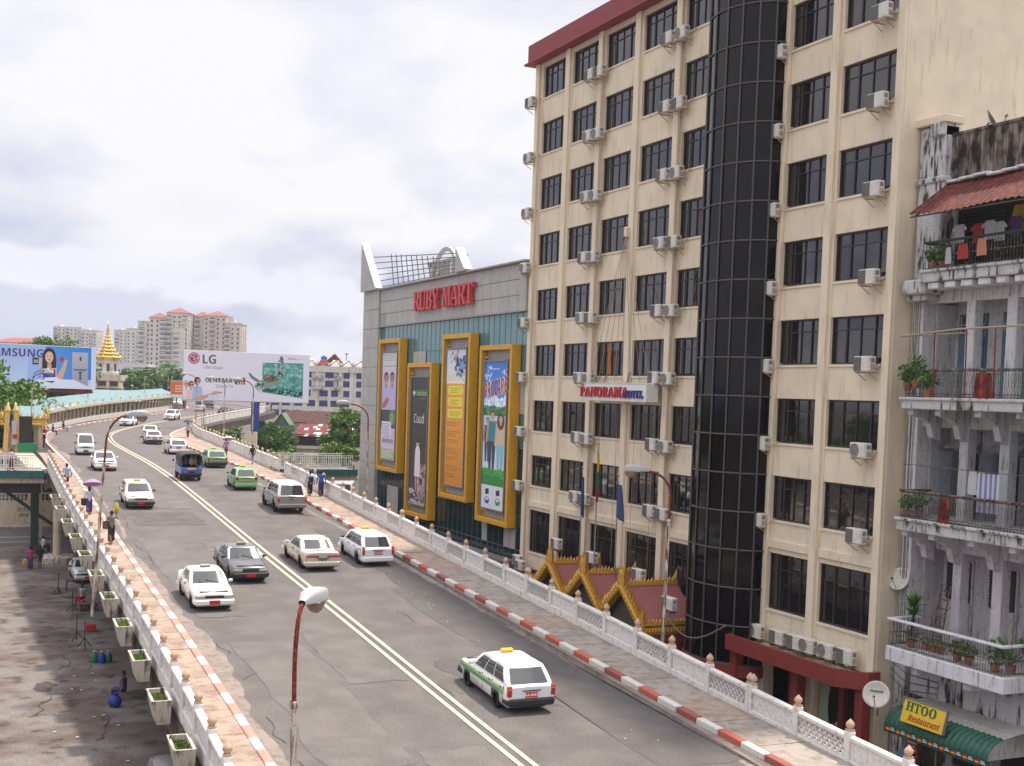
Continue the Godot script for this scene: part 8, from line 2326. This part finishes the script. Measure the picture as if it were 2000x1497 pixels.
	for k in 10:
		var f = func(i):
			var a = PI * i / 10; return Vector2(-0.76 * signf(cos(a)) * pow(absf(cos(a)), 0.5), 1.42 + 0.58 * pow(maxf(sin(a), 0), 0.5))
		var a = f.call(k); var b = f.call(k + 1)
		mb.q(v3(a.x, a.y, 1.72), v3(b.x, b.y, 1.72), v3(b.x, b.y, -0.9), v3(a.x, a.y, -0.9)); mb.q(v3(b.x * 0.94, b.y - 0.05, 1.72), v3(a.x * 0.94, a.y - 0.05, 1.72), v3(a.x * 0.94, a.y - 0.05, -0.9), v3(b.x * 0.94, b.y - 0.05, -0.9))
		mb.q(v3(a.x * 0.9, a.y - 0.07, 1.73), v3(b.x * 0.9, b.y - 0.07, 1.73), v3(b.x, b.y, 1.73), v3(a.x, a.y, 1.73))
	part(o, "canopy", mb, M.car_black)
	mb = MB.new(); mb.bx(v3(-0.7, 1.0, -0.85), v3(0.7, 1.9, -0.8)); mb.bx(v3(-0.74, 1.0, -0.8), v3(-0.7, 1.5, 1.0)); mb.bx(v3(0.7, 1.0, -0.8), v3(0.74, 1.5, 1.0)); part(o, "dark_inside", mb, M.dark)  # sheets under the canopy with its shade put into the colour
	for x in [-0.72, 0.72]:
		mb = MB.new(); mb.cb(v3(x, 1.2, 1.68), v3(0.07, 0.6, 0.07), 0.01); part(o, "rear_post", mb, blue)
		mb = MB.new(); mb.cb(v3(x * 0.85, 0.62, 1.71), v3(0.12, 0.18, 0.06), 0.01); part(o, "tail_light", mb, M.tail_red)
		mb = MB.new(); mb.cb(v3(x * 1.2, 1.25, -1.45), v3(0.14, 0.16, 0.05), 0.02); part(o, "mirror", mb, M.car_black)
		for z in [-1.15, 1.05]: var wn = part(o, "wheel", T["tyre0.29"][0], M.tyre, v3(x * 0.88, 0.29, z)); part(wn, "rim", T["tyre0.29"][1], M.rim)
	mb = MB.new(); mb.cb(v3(0, 0.5, 1.74), v3(1.5, 0.16, 0.14), 0.03); part(o, "bumper", mb, M.car_black)
	mb = MB.new(); mb.cb(v3(0, 0.9, 1.71), v3(0.6, 0.14, 0.02), 0.005); part(o, "orange_plate", mb, M.taxi_yellow)
	mb = MB.new(); mb.cb(v3(0, 0.64, 1.71), v3(0.45, 0.16, 0.02), 0.005); part(o, "number_plate", mb, M.plate_black)
	mb = MB.new(); mb.bx(v3(-0.6, 0.22, -1.4), v3(0.6, 0.5, 1.6)); part(o, "underbody", mb, M.car_black)
	for s in [[-0.3, M.cable], [0.15, M.white_cloth], [0.42, M.yellow_cloth]]: mb = MB.new(); mb.ball(v3(s[0], 1.35, 0.6), v3(0.2, 0.3, 0.16), 8, 6); mb.ball(v3(s[0], 1.68, 0.6), v3(0.09, 0.12, 0.1), 8, 6); part(o, "passenger", mb, s[1])

# ---------------------------------------------------------------- people
func figure(label: String, at: Transform3D, o: Dictionary) -> Node3D:
	var n = thing("person", label, "person", at, o.get("group", ""))
	var h: float = o.get("h", 1.62); var s = h / 1.65
	var skin = Color(0.24, 0.13, 0.085); var hair = Color(0.02, 0.016, 0.014)
	var top: Color = o.top; var low: Color = o.low
	var st: float = o.get("stride", 0.0); var sit: bool = o.get("sit", false)
	var hip = 0.46 if sit else 0.86; var sh = hip + 0.5
	var B = []   # from, to, radius, radius, colour
	for sg in [-1, 1]:
		var hp = v3(sg * 0.085, hip, 0); var kn; var an
		if sit: kn = v3(sg * 0.13, 0.46, -0.42); an = v3(sg * 0.12, 0.08, -0.4)
		else: kn = v3(sg * 0.09, 0.47, -sg * st * 0.5 - 0.03); an = v3(sg * 0.085, 0.07, -sg * st * 0.9 + (0.1 if sg * st < 0 else 0.0))
		var bare: bool = o.get("bare", false)
		B.append([hp, kn, 0.092, 0.066, low]); B.append([kn, an, 0.064, 0.042, low if not bare and not o.get("skirt", false) else skin])
		B.append([an + v3(0, -0.03, 0.03), an + v3(0, -0.04, -0.15), 0.036, 0.03, Color(0.06, 0.04, 0.03)])
		if o.get("skirt", false) and not sit: B.append([v3(sg * 0.05, hip + 0.02, 0), v3(sg * 0.07, o.get("hem", 0.2), -sg * st * 0.35), 0.13, 0.115, low])
		var shp = v3(sg * 0.19, sh - 0.04, 0)
		var el = o.get("elbow_r" if sg > 0 else "elbow_l", v3(sg * 0.25, sh - 0.3, 0.05 + sg * st * 0.25)); var hd = o.get("hand_r" if sg > 0 else "hand_l", v3(sg * 0.26, sh - 0.52, -0.06 + sg * st * 0.4))
		B.append([shp, el, 0.056, 0.044, top]); B.append([el, hd, 0.04, 0.028, skin]); 
		var d = (hd - el).normalized()
		B.append([hd, hd + d * 0.07, 0.032, 0.03, skin])
		for k in 4: B.append([hd + d * 0.07 + v3(0, 0, (k - 1.5) * 0.018), hd + d * (0.14 if k in [1, 2] else 0.12) + v3(-sg * 0.015, 0, (k - 1.5) * 0.02), 0.009, 0.008, skin])
		B.append([hd + d * 0.02 + v3(0, 0, -0.03), hd + d * 0.08 + v3(0, 0, -0.05), 0.01, 0.009, skin])
	B.append([v3(0, hip, 0), v3(0, hip + 0.22, 0), 0.145, 0.13, low if o.get("tucked", false) else top]); B.append([v3(0, hip + 0.2, 0), v3(0, sh - 0.1, 0), 0.135, 0.15, top])
	B.append([v3(-0.1, sh - 0.05, 0), v3(0.1, sh - 0.05, 0), 0.085, 0.085, top])
	B.append([v3(0, sh, 0), v3(0, sh + 0.08, -0.01), 0.052, 0.05, skin])
	var hc = v3(0, sh + 0.175, -0.02)
	B.append([hc + v3(0, -0.035, -0.02), hc + v3(0, 0.01, 0), 0.068, 0.085, skin]); B.append([hc + v3(0, 0, -0.105), hc + v3(0, -0.02, -0.112), 0.014, 0.016, skin])
	B.append([hc + v3(-0.085, 0, 0.01), hc + v3(-0.09, -0.02, 0.012), 0.018, 0.014, skin]); B.append([hc + v3(0.085, 0, 0.01), hc + v3(0.09, -0.02, 0.012), 0.018, 0.014, skin])
	for sg in [-1, 1]: B.append([hc + v3(sg * 0.032, 0.012, -0.088), hc + v3(sg * 0.034, 0.012, -0.09), 0.011, 0.011, hair])
	B.append([hc + v3(-0.02, -0.055, -0.085), hc + v3(0.02, -0.055, -0.085), 0.008, 0.008, Color(0.2, 0.06, 0.05)])
	B.append([hc + v3(0, 0.045, 0.015), hc + v3(0, 0.01, 0.035), 0.09, 0.088, hair])
	if o.get("long", false): B.append([hc + v3(0, 0, 0.05), hc + v3(0, -0.2, 0.07), 0.075, 0.06, hair])
	# field on a grid, then surface nets
	var c = 0.024
	var lo = v3(1e9, 1e9, 1e9); var hi = -lo
	for b in B:
		var m = maxf(b[2], b[3]) + 0.05
		lo = lo.min(b[0] - v3(m, m, m)).min(b[1] - v3(m, m, m)); hi = hi.max(b[0] + v3(m, m, m)).max(b[1] + v3(m, m, m))
	var N = Vector3i(((hi - lo) / c).ceil()) + Vector3i(1, 1, 1)
	var F = PackedFloat32Array(); F.resize(N.x * N.y * N.z); F.fill(1.0)
	for b in B:
		var m = maxf(b[2], b[3]) + 0.045
		var i0 = Vector3i(((b[0].min(b[1]) - v3(m, m, m) - lo) / c).floor()).max(Vector3i.ZERO); var i1 = Vector3i(((b[0].max(b[1]) + v3(m, m, m) - lo) / c).ceil()).min(N - Vector3i.ONE)
		var ab: Vector3 = b[1] - b[0]; var ll = maxf(ab.length_squared(), 1e-8); var a0: Vector3 = b[0]; var ra: float = b[2]; var rd: float = b[3] - b[2]
		for z in range(i0.z, i1.z + 1):
			for y in range(i0.y, i1.y + 1):
				var base = (z * N.y + y) * N.x
				for x in range(i0.x, i1.x + 1):
					var p = lo + Vector3(x, y, z) * c - a0
					var t = clampf(p.dot(ab) / ll, 0.0, 1.0)
					var d = (p - ab * t).length() - ra - rd * t
					var e = F[base + x]
					var k = maxf(0.022 - absf(d - e), 0.0) / 0.022
					F[base + x] = minf(d, e) - k * k * 0.0055
	var vid = {}; var pts = []
	var dx = [0, 1, N.x, N.x + 1, N.x * N.y, N.x * N.y + 1, N.x * N.y + N.x, N.x * N.y + N.x + 1]
	for z in N.z - 1:
		for y in N.y - 1:
			for x in N.x - 1:
				var i = (z * N.y + y) * N.x + x
				var f0 = F[i]
				if f0 > 0.08: continue
				var neg = 0
				for k in 8:
					if F[i + dx[k]] < 0: neg += 1
				if neg == 0 or neg == 8: continue
				var sum = Vector3.ZERO; var cnt = 0
				for e in [[0, 1], [2, 3], [4, 5], [6, 7], [0, 2], [1, 3], [4, 6], [5, 7], [0, 4], [1, 5], [2, 6], [3, 7]]:
					var fa = F[i + dx[e[0]]]; var fb = F[i + dx[e[1]]]
					if (fa < 0) != (fb < 0):
						var t = fa / (fa - fb)
						var pa = Vector3(e[0] & 1, e[0] >> 1 & 1, e[0] >> 2); var pb = Vector3(e[1] & 1, e[1] >> 1 & 1, e[1] >> 2)
						sum += pa.lerp(pb, t); cnt += 1
				vid[i] = pts.size(); pts.append(lo + (Vector3(x, y, z) + sum / cnt) * c)
	var cols = []
	for p in pts:
		var best = 1e9; var cc = skin
		for b in B:
			var ab: Vector3 = b[1] - b[0]; var t = clampf((p - b[0]).dot(ab) / maxf(ab.length_squared(), 1e-8), 0.0, 1.0)
			var d = (p - b[0] - ab * t).length() - lerpf(b[2], b[3], t)
			if d < best: best = d; cc = b[4]
		cols.append(cc)
	var mb = MB.new(true); mb.sm(1)
	var ax = [[1, N.x, N.x * N.y], [N.x, N.x * N.y, 1], [N.x * N.y, 1, N.x]]
	for i in vid:
		for a in ax:
			if (F[i] < 0) == (F[i + a[0]] < 0): continue
			var q = [i, i - a[1], i - a[1] - a[2], i - a[2]]
			if not (vid.has(q[1]) and vid.has(q[2]) and vid.has(q[3])): continue
			if F[i] > 0: q.reverse()
			for tr in [[0, 1, 2], [0, 2, 3]]:
				for m in [tr[0], tr[2], tr[1]]:
					mb.col(cols[vid[q[m]]]); mb.st.add_vertex(pts[vid[q[m]]] * s)
	part(n, "body", mb, M.body)
	if o.has("umbrella"):
		var up = part(n, "umbrella", umbrella(), M[o.umbrella], Transform3D(Basis(Vector3.RIGHT, o.get("tilt", 0.15)), (o.get("umb_at", v3(0.16, 1.25, -0.2))) * s))
		mb = MB.new(); mb.tube([v3(0, -0.05, 0), v3(0, 0.62, 0)], 0.012, 5); part(up, "rod", mb, M.steel)
	if o.has("bag"):
		mb = MB.new(); mb.cb(o.get("bag_at", v3(0, 1.1, 0.2)) * s, v3(0.3, 0.42, 0.16), 0.05); part(n, "bag", mb, o.bag)
	return n
func umbrella() -> ArrayMesh:
	if not T.has("umb"):
		var mb = MB.new(); mb.sm(1)
		var n = 8
		for i in n:
			for k in 5:
				for h in 2:
					var f = func(kk, a):
						var r = 0.56 * kk / 5.0; var sag = 1.0 - (0.06 if h == 0 and false else 0.0)
						return v3(r * sin(a) * sag, 0.62 + 0.2 - 0.3 * pow(kk / 5.0, 2), r * cos(a) * sag)
					var a0 = TAU * (i + h * 0.5) / n; var a1 = TAU * (i + 0.5 + h * 0.5) / n
					mb.q(f.call(k + 1, a0), f.call(k + 1, a1), f.call(k, a1), f.call(k, a0))
		T["umb"] = mb.mesh()
	return T["umb"]
func build_people():
	var on = func(x, z, turn, h := 0.18): return road_frame(x, z, turn, h)
	var W = Color(0.62, 0.62, 0.68); var K = Color(0.025, 0.022, 0.022)
	figure("woman in a white blouse and blue skirt walking away under a purple umbrella", on.call(7.5, -73.5, 0), {"top": W, "low": Color(0.05, 0.06, 0.3), "skirt": true, "long": true, "stride": 0.22, "h": 1.58, "umbrella": "umb_purple", "tilt": -0.35, "hand_r": v3(0.2, 1.25, -0.18), "elbow_r": v3(0.27, 1.08, -0.02), "umb_at": v3(0.2, 1.22, -0.2), "bag": M.bag_black, "bag_at": v3(-0.32, 0.72, 0)})
	figure("person in grey shirt and long black skirt holding a yellow umbrella up", on.call(7.6, -64, 0.1), {"top": Color(0.24, 0.21, 0.19), "low": K, "skirt": true, "hem": 0.2, "stride": 0.28, "h": 1.66, "hand_r": v3(0.22, 1.52, -0.12), "elbow_r": v3(0.3, 1.25, -0.05), "bag": M.wood, "bag_at": v3(-0.28, 0.95, 0.02)})
	var u = thing("folded_umbrella", "yellow umbrella with pale tip held up beside a dark head on the left pavement", "umbrella", on.call(7.86, -64.2, 0.0, 1.62))
	var mb = MB.new(); mb.lathe([Vector2(0.03, 0), Vector2(0.1, 0.08), Vector2(0.13, 0.3), Vector2(0.08, 0.5), Vector2(0.02, 0.62)], 8); part(u, "folded_cloth", mb, M.umb_yellow); mb = MB.new(); mb.tube([v3(0, -0.05, 0), v3(0, 0.72, 0)], 0.014, 5); part(u, "rod", mb, M.blue_cloth)
	figure("man in a pale blue shirt and black trousers walking up the left pavement", on.call(7.2, -84.4, 0.2), {"top": Color(0.4, 0.5, 0.68), "low": K, "stride": 0.25, "h": 1.68})
	figure("person in white with a black backpack beside the right parapet", on.call(22.35, -80.6, 0), {"top": W, "low": K, "skirt": true, "stride": 0.25, "h": 1.68, "bag": M.bag_black, "group": "pair walking by the right parapet"})
	figure("person in a blue shirt and long navy skirt beside the right parapet", on.call(23.05, -80.4, 0), {"top": Color(0.05, 0.12, 0.48), "low": Color(0.03, 0.035, 0.12), "skirt": true, "hem": 0.15, "stride": 0.2, "h": 1.74, "group": "pair walking by the right parapet"})
	figure("man in a black shirt and pale jeans at the gap in the right parapet", on.call(23.6, -103.3, 0.4), {"top": K, "low": Color(0.34, 0.42, 0.52), "h": 1.66, "stride": 0.1})
	figure("woman in pink and dark red under a pale umbrella on the right pavement", on.call(23.3, -112.6, 0), {"top": Color(0.5, 0.2, 0.44), "low": Color(0.16, 0.02, 0.05), "bare": true, "stride": 0.2, "h": 1.58, "umbrella": "umb_pale", "tilt": -0.3, "hand_r": v3(0.2, 1.25, -0.18), "elbow_r": v3(0.27, 1.08, -0.02), "umb_at": v3(0.24, 1.1, -0.16)})
	figure("man in a white shirt under a black umbrella in the middle of the right pavement", on.call(25.2, -143, 0.3), {"top": W, "low": K, "h": 1.7, "stride": 0.08, "umbrella": "umb_black", "tilt": 0.05, "hand_r": v3(0.2, 1.25, -0.18), "elbow_r": v3(0.27, 1.08, -0.02), "umb_at": v3(0.04, 1.2, -0.1)})
	figure("person with a dark backpack and purple skirt at the walkway's steps", on.call(8.3, -122.5, 0.3), {"top": W, "low": Color(0.16, 0.05, 0.15), "skirt": true, "h": 1.62, "bag": M.bag_black})
	figure("person in a red shirt at the golden gate's edge", on.call(9.0, -131.0, 0.5), {"top": Color(0.55, 0.03, 0.03), "low": K, "h": 1.64})
	figure("person in dark clothes sitting on the left kerb, nearest the gate", on.call(11.0, -147, -1.6, 0.02), {"top": Color(0.1, 0.08, 0.08), "low": Color(0.12, 0.05, 0.05), "sit": true, "group": "people sitting by the walkway"})
	figure("person in black and white sitting bent forward on the left kerb", on.call(12.7, -154, -1.6, 0.02), {"top": Color(0.04, 0.05, 0.09), "low": Color(0.4, 0.36, 0.38), "sit": true, "group": "people sitting by the walkway"})
	figure("person standing at the far end of the covered walk", on.call(37.3, -216, 0.3), {"top": K, "low": K, "h": 1.66})
	figure("walker on the far pavement under the billboard, the left one", on.call(48.6, -208, 0), {"top": W, "low": K, "h": 1.66})
	figure("walker on the far pavement under the billboard, the right one", on.call(52.5, -216, 2), {"top": Color(0.1, 0.1, 0.12), "low": K, "h": 1.66})
	figure("person in white and dark red on the left footbridge behind its railing", yaw(v3(4.4, 6.28, -96.4), -1.5), {"top": Color(0.7, 0.62, 0.62), "low": Color(0.14, 0.03, 0.04), "skirt": true, "stride": 0.2})
	figure("woman in a bright pink top with a yellow bag on the lower street", yaw(v3(5.35, 0, -89.4), 0.2), {"top": Color(0.55, 0.04, 0.22), "low": Color(0.1, 0.06, 0.22), "skirt": true, "h": 1.56, "bag": M.yellow_cloth, "bag_at": v3(-0.36, 0.55, 0)})
	figure("person in black close beside the woman in pink", yaw(v3(6.0, 0, -89.9), 0.5), {"top": K, "low": Color(0.12, 0.1, 0.1), "h": 1.6, "bare": true})
	figure("street vendor in white and red seated under the flyover edge", yaw(v3(7.3, 0, -74.6), 2.4), {"top": Color(0.45, 0.4, 0.46), "low": Color(0.45, 0.03, 0.05), "sit": true})
	figure("person in dark purple crouching under the planters near the blue bag", yaw(v3(6.7, 0, -51.6), 1.2), {"top": Color(0.12, 0.08, 0.14), "low": Color(0.05, 0.05, 0.1), "sit": true})
	figure("rider in a white shirt on the parked cycle by the pier", yaw(v3(6.55, 0.42, -95.0), -1.2), {"top": W, "low": K, "sit": true})

# ---------------------------------------------------------------- small things
func build_small_things():
	# cycle trishaw by the pier
	var o = thing("cycle_trishaw", "black cycle trishaw parked beside the pier on the lower street", "trishaw", yaw(v3(6.4, 0, -95.0), -1.2))
	for w in [[0, -0.75], [0, 0.45], [0.75, 0.3]]:
		var mb = MB.new(); var pts = []
		for k in 17: pts.append(v3(w[0], 0.34 + 0.32 * sin(TAU * k / 16), w[1] + 0.32 * cos(TAU * k / 16)))
		mb.tube(pts, 0.025, 5, false)
		for k in 6: mb.tube([v3(w[0], 0.34, w[1]), v3(w[0], 0.34 + 0.32 * sin(TAU * k / 6), w[1] + 0.32 * cos(TAU * k / 6))], 0.006, 3, false)
		part(o, "wheel", mb, M.tyre)
	var mb = MB.new(); mb.tube([v3(0, 0.34, -0.75), v3(0, 0.95, -0.55), v3(0, 1.0, -0.5)], 0.02, 5); mb.tube([v3(-0.25, 1.0, -0.5), v3(0.25, 1.0, -0.5)], 0.015, 5); mb.tube([v3(0, 0.8, -0.6), v3(0, 0.4, -0.1), v3(0, 0.85, 0.2)], 0.02, 5); mb.tube([v3(0, 0.4, -0.1), v3(0, 0.34, 0.45), v3(0, 0.85, 0.2)], 0.016, 5); mb.tube([v3(0, 0.34, 0.3), v3(0.75, 0.34, 0.3)], 0.02, 5)
	part(o, "frame", mb, M.car_black)
	mb = MB.new(); mb.cb(v3(0.45, 0.5, 0.35), v3(0.5, 0.1, 0.5), 0.02); mb.cb(v3(0.45, 0.75, 0.62), v3(0.5, 0.5, 0.06), 0.02); mb.cb(v3(0, 0.9, 0.22), v3(0.14, 0.06, 0.26), 0.02); part(o, "seat", mb, M.car_black)
	# steel stands on the lower street
	var i = 0
	for p in [[6.55, -72.2], [6.3, -78.5], [6.05, -64.3], [6.25, -62.4]]:
		o = thing("barrier_stand", "black steel stand with splayed feet, %s" % ["second from the pier", "nearest the pier", "left one of the near two", "right one of the near two"][i], "stand", yaw(v3(p[0], 0, p[1]), i * 0.7), "steel stands on the lower street")
		mb = MB.new(); mb.tube([v3(0, 0.05, 0), v3(0, 1.35, 0)], 0.025, 6); mb.tube([v3(0, 1.2, 0), v3(0, 1.2, 0.25)], 0.015, 4); part(o, "post", mb, M.car_black)
		for k in 3: mb = MB.new(); mb.tube([v3(0, 0.5, 0), v3(0.36 * sin(TAU * k / 3), 0.02, 0.36 * cos(TAU * k / 3))], 0.022, 5); part(o, "foot", mb, M.car_black)
		i += 1
	o = thing("vendor_table", "low dark wooden table under the flyover edge", "table", v3(7.3, 0, -79.5))
	mb = MB.new(); mb.cb(v3(0, 0.7, 0), v3(1.0, 0.06, 0.7), 0.01); part(o, "table_top", mb, M.wood)
	for x in [-0.45, 0.45]:
		for z in [-0.3, 0.3]: mb = MB.new(); mb.cb(v3(x, 0.34, z), v3(0.06, 0.68, 0.06), 0.01); part(o, "leg", mb, M.wood)
	o = thing("wooden_crate", "brown wooden crate beside the street vendor", "crate", v3(7.45, 0, -72.6))
	for k in 4: mb = MB.new(); mb.cb(v3(0, 0.06 + k * 0.11, 0), v3(0.95, 0.09, 0.55), 0.01); part(o, "slat", mb, M.wood)
	o = thing("stool", "red plastic stool beside the street vendor", "stool", v3(7.2, 0, -73.4))
	mb = MB.new(); mb.lathe([Vector2(0.2, 0), Vector2(0.15, 0.4), Vector2(0.17, 0.44), Vector2(0, 0.45)], 10); part(o, "body", mb, M.plastic_red)
	o = thing("crate", "small red plastic crate below a planter", "crate", v3(6.95, 0, -66.5)); mb = MB.new(); mb.cb(v3(0, 0.2, 0), v3(0.5, 0.4, 0.4), 0.03); part(o, "body", mb, M.plastic_red)
	i = 0
	for p in [[6.35, -59.0, M.plastic_green, "green water jug under the planters, the leftmost of three"], [6.65, -58.8, M.plastic_blue, "dark blue water jug under the planters, middle of three"], [6.95, -58.9, M.plastic_green, "green water jug under the planters, the rightmost of three"]]:
		o = thing("water_jug", p[3], "jug", v3(p[0], 0, p[1]), "water jugs under the planters")
		mb = MB.new(); mb.x = Transform3D(Basis.from_scale(v3(0.65, 0.65, 0.65)), V); mb.lathe([Vector2(0.24, 0), Vector2(0.26, 0.05), Vector2(0.26, 0.5), Vector2(0.2, 0.62), Vector2(0.08, 0.7), Vector2(0.08, 0.8), Vector2(0, 0.8)], 12); part(o, "bottle", mb, p[2]); mb = MB.new(); mb.lathe([Vector2(0.06, 0.52), Vector2(0.06, 0.56), Vector2(0, 0.56)], 10); part(o, "cap", mb, M.white_cloth)
	o = thing("plastic_bag", "blue plastic bag on the lower street under the planters", "bag", v3(6.25, 0, -50.6)); mb = MB.new(); mb.ball(v3(0, 0.24, 0), v3(0.28, 0.26, 0.24), 10, 7); mb.lathe([Vector2(0.09, 0.42), Vector2(0.14, 0.58)], 8); part(o, "body", mb, M.plastic_blue)
	o = thing("litter", "scattered pale litter on the lower street", "litter", V); mb = MB.new()
	for k in 14: mb.cb(v3(rng.randf_range(3.6, 6.4), 0.03, -rng.randf_range(40, 66)), v3(0.12, 0.03, 0.09), 0.01)
	part(o, "scraps", mb, M.white_cloth).set_meta("kind", "stuff")
	# drain cover and grit on the road
	mb = MB.new()
	for k in 60:
		var s = s_of(15, -rng.randf_range(30, 80)); mb.ball(at_s(s, 4.2 + rng.randfn() * 0.25, 0.05), v3(0.03, 0.015, 0.04), 5, 3)
	part(get_node("flyover_road"), "grit", mb, M.kerb_white).set_meta("kind", "stuff")
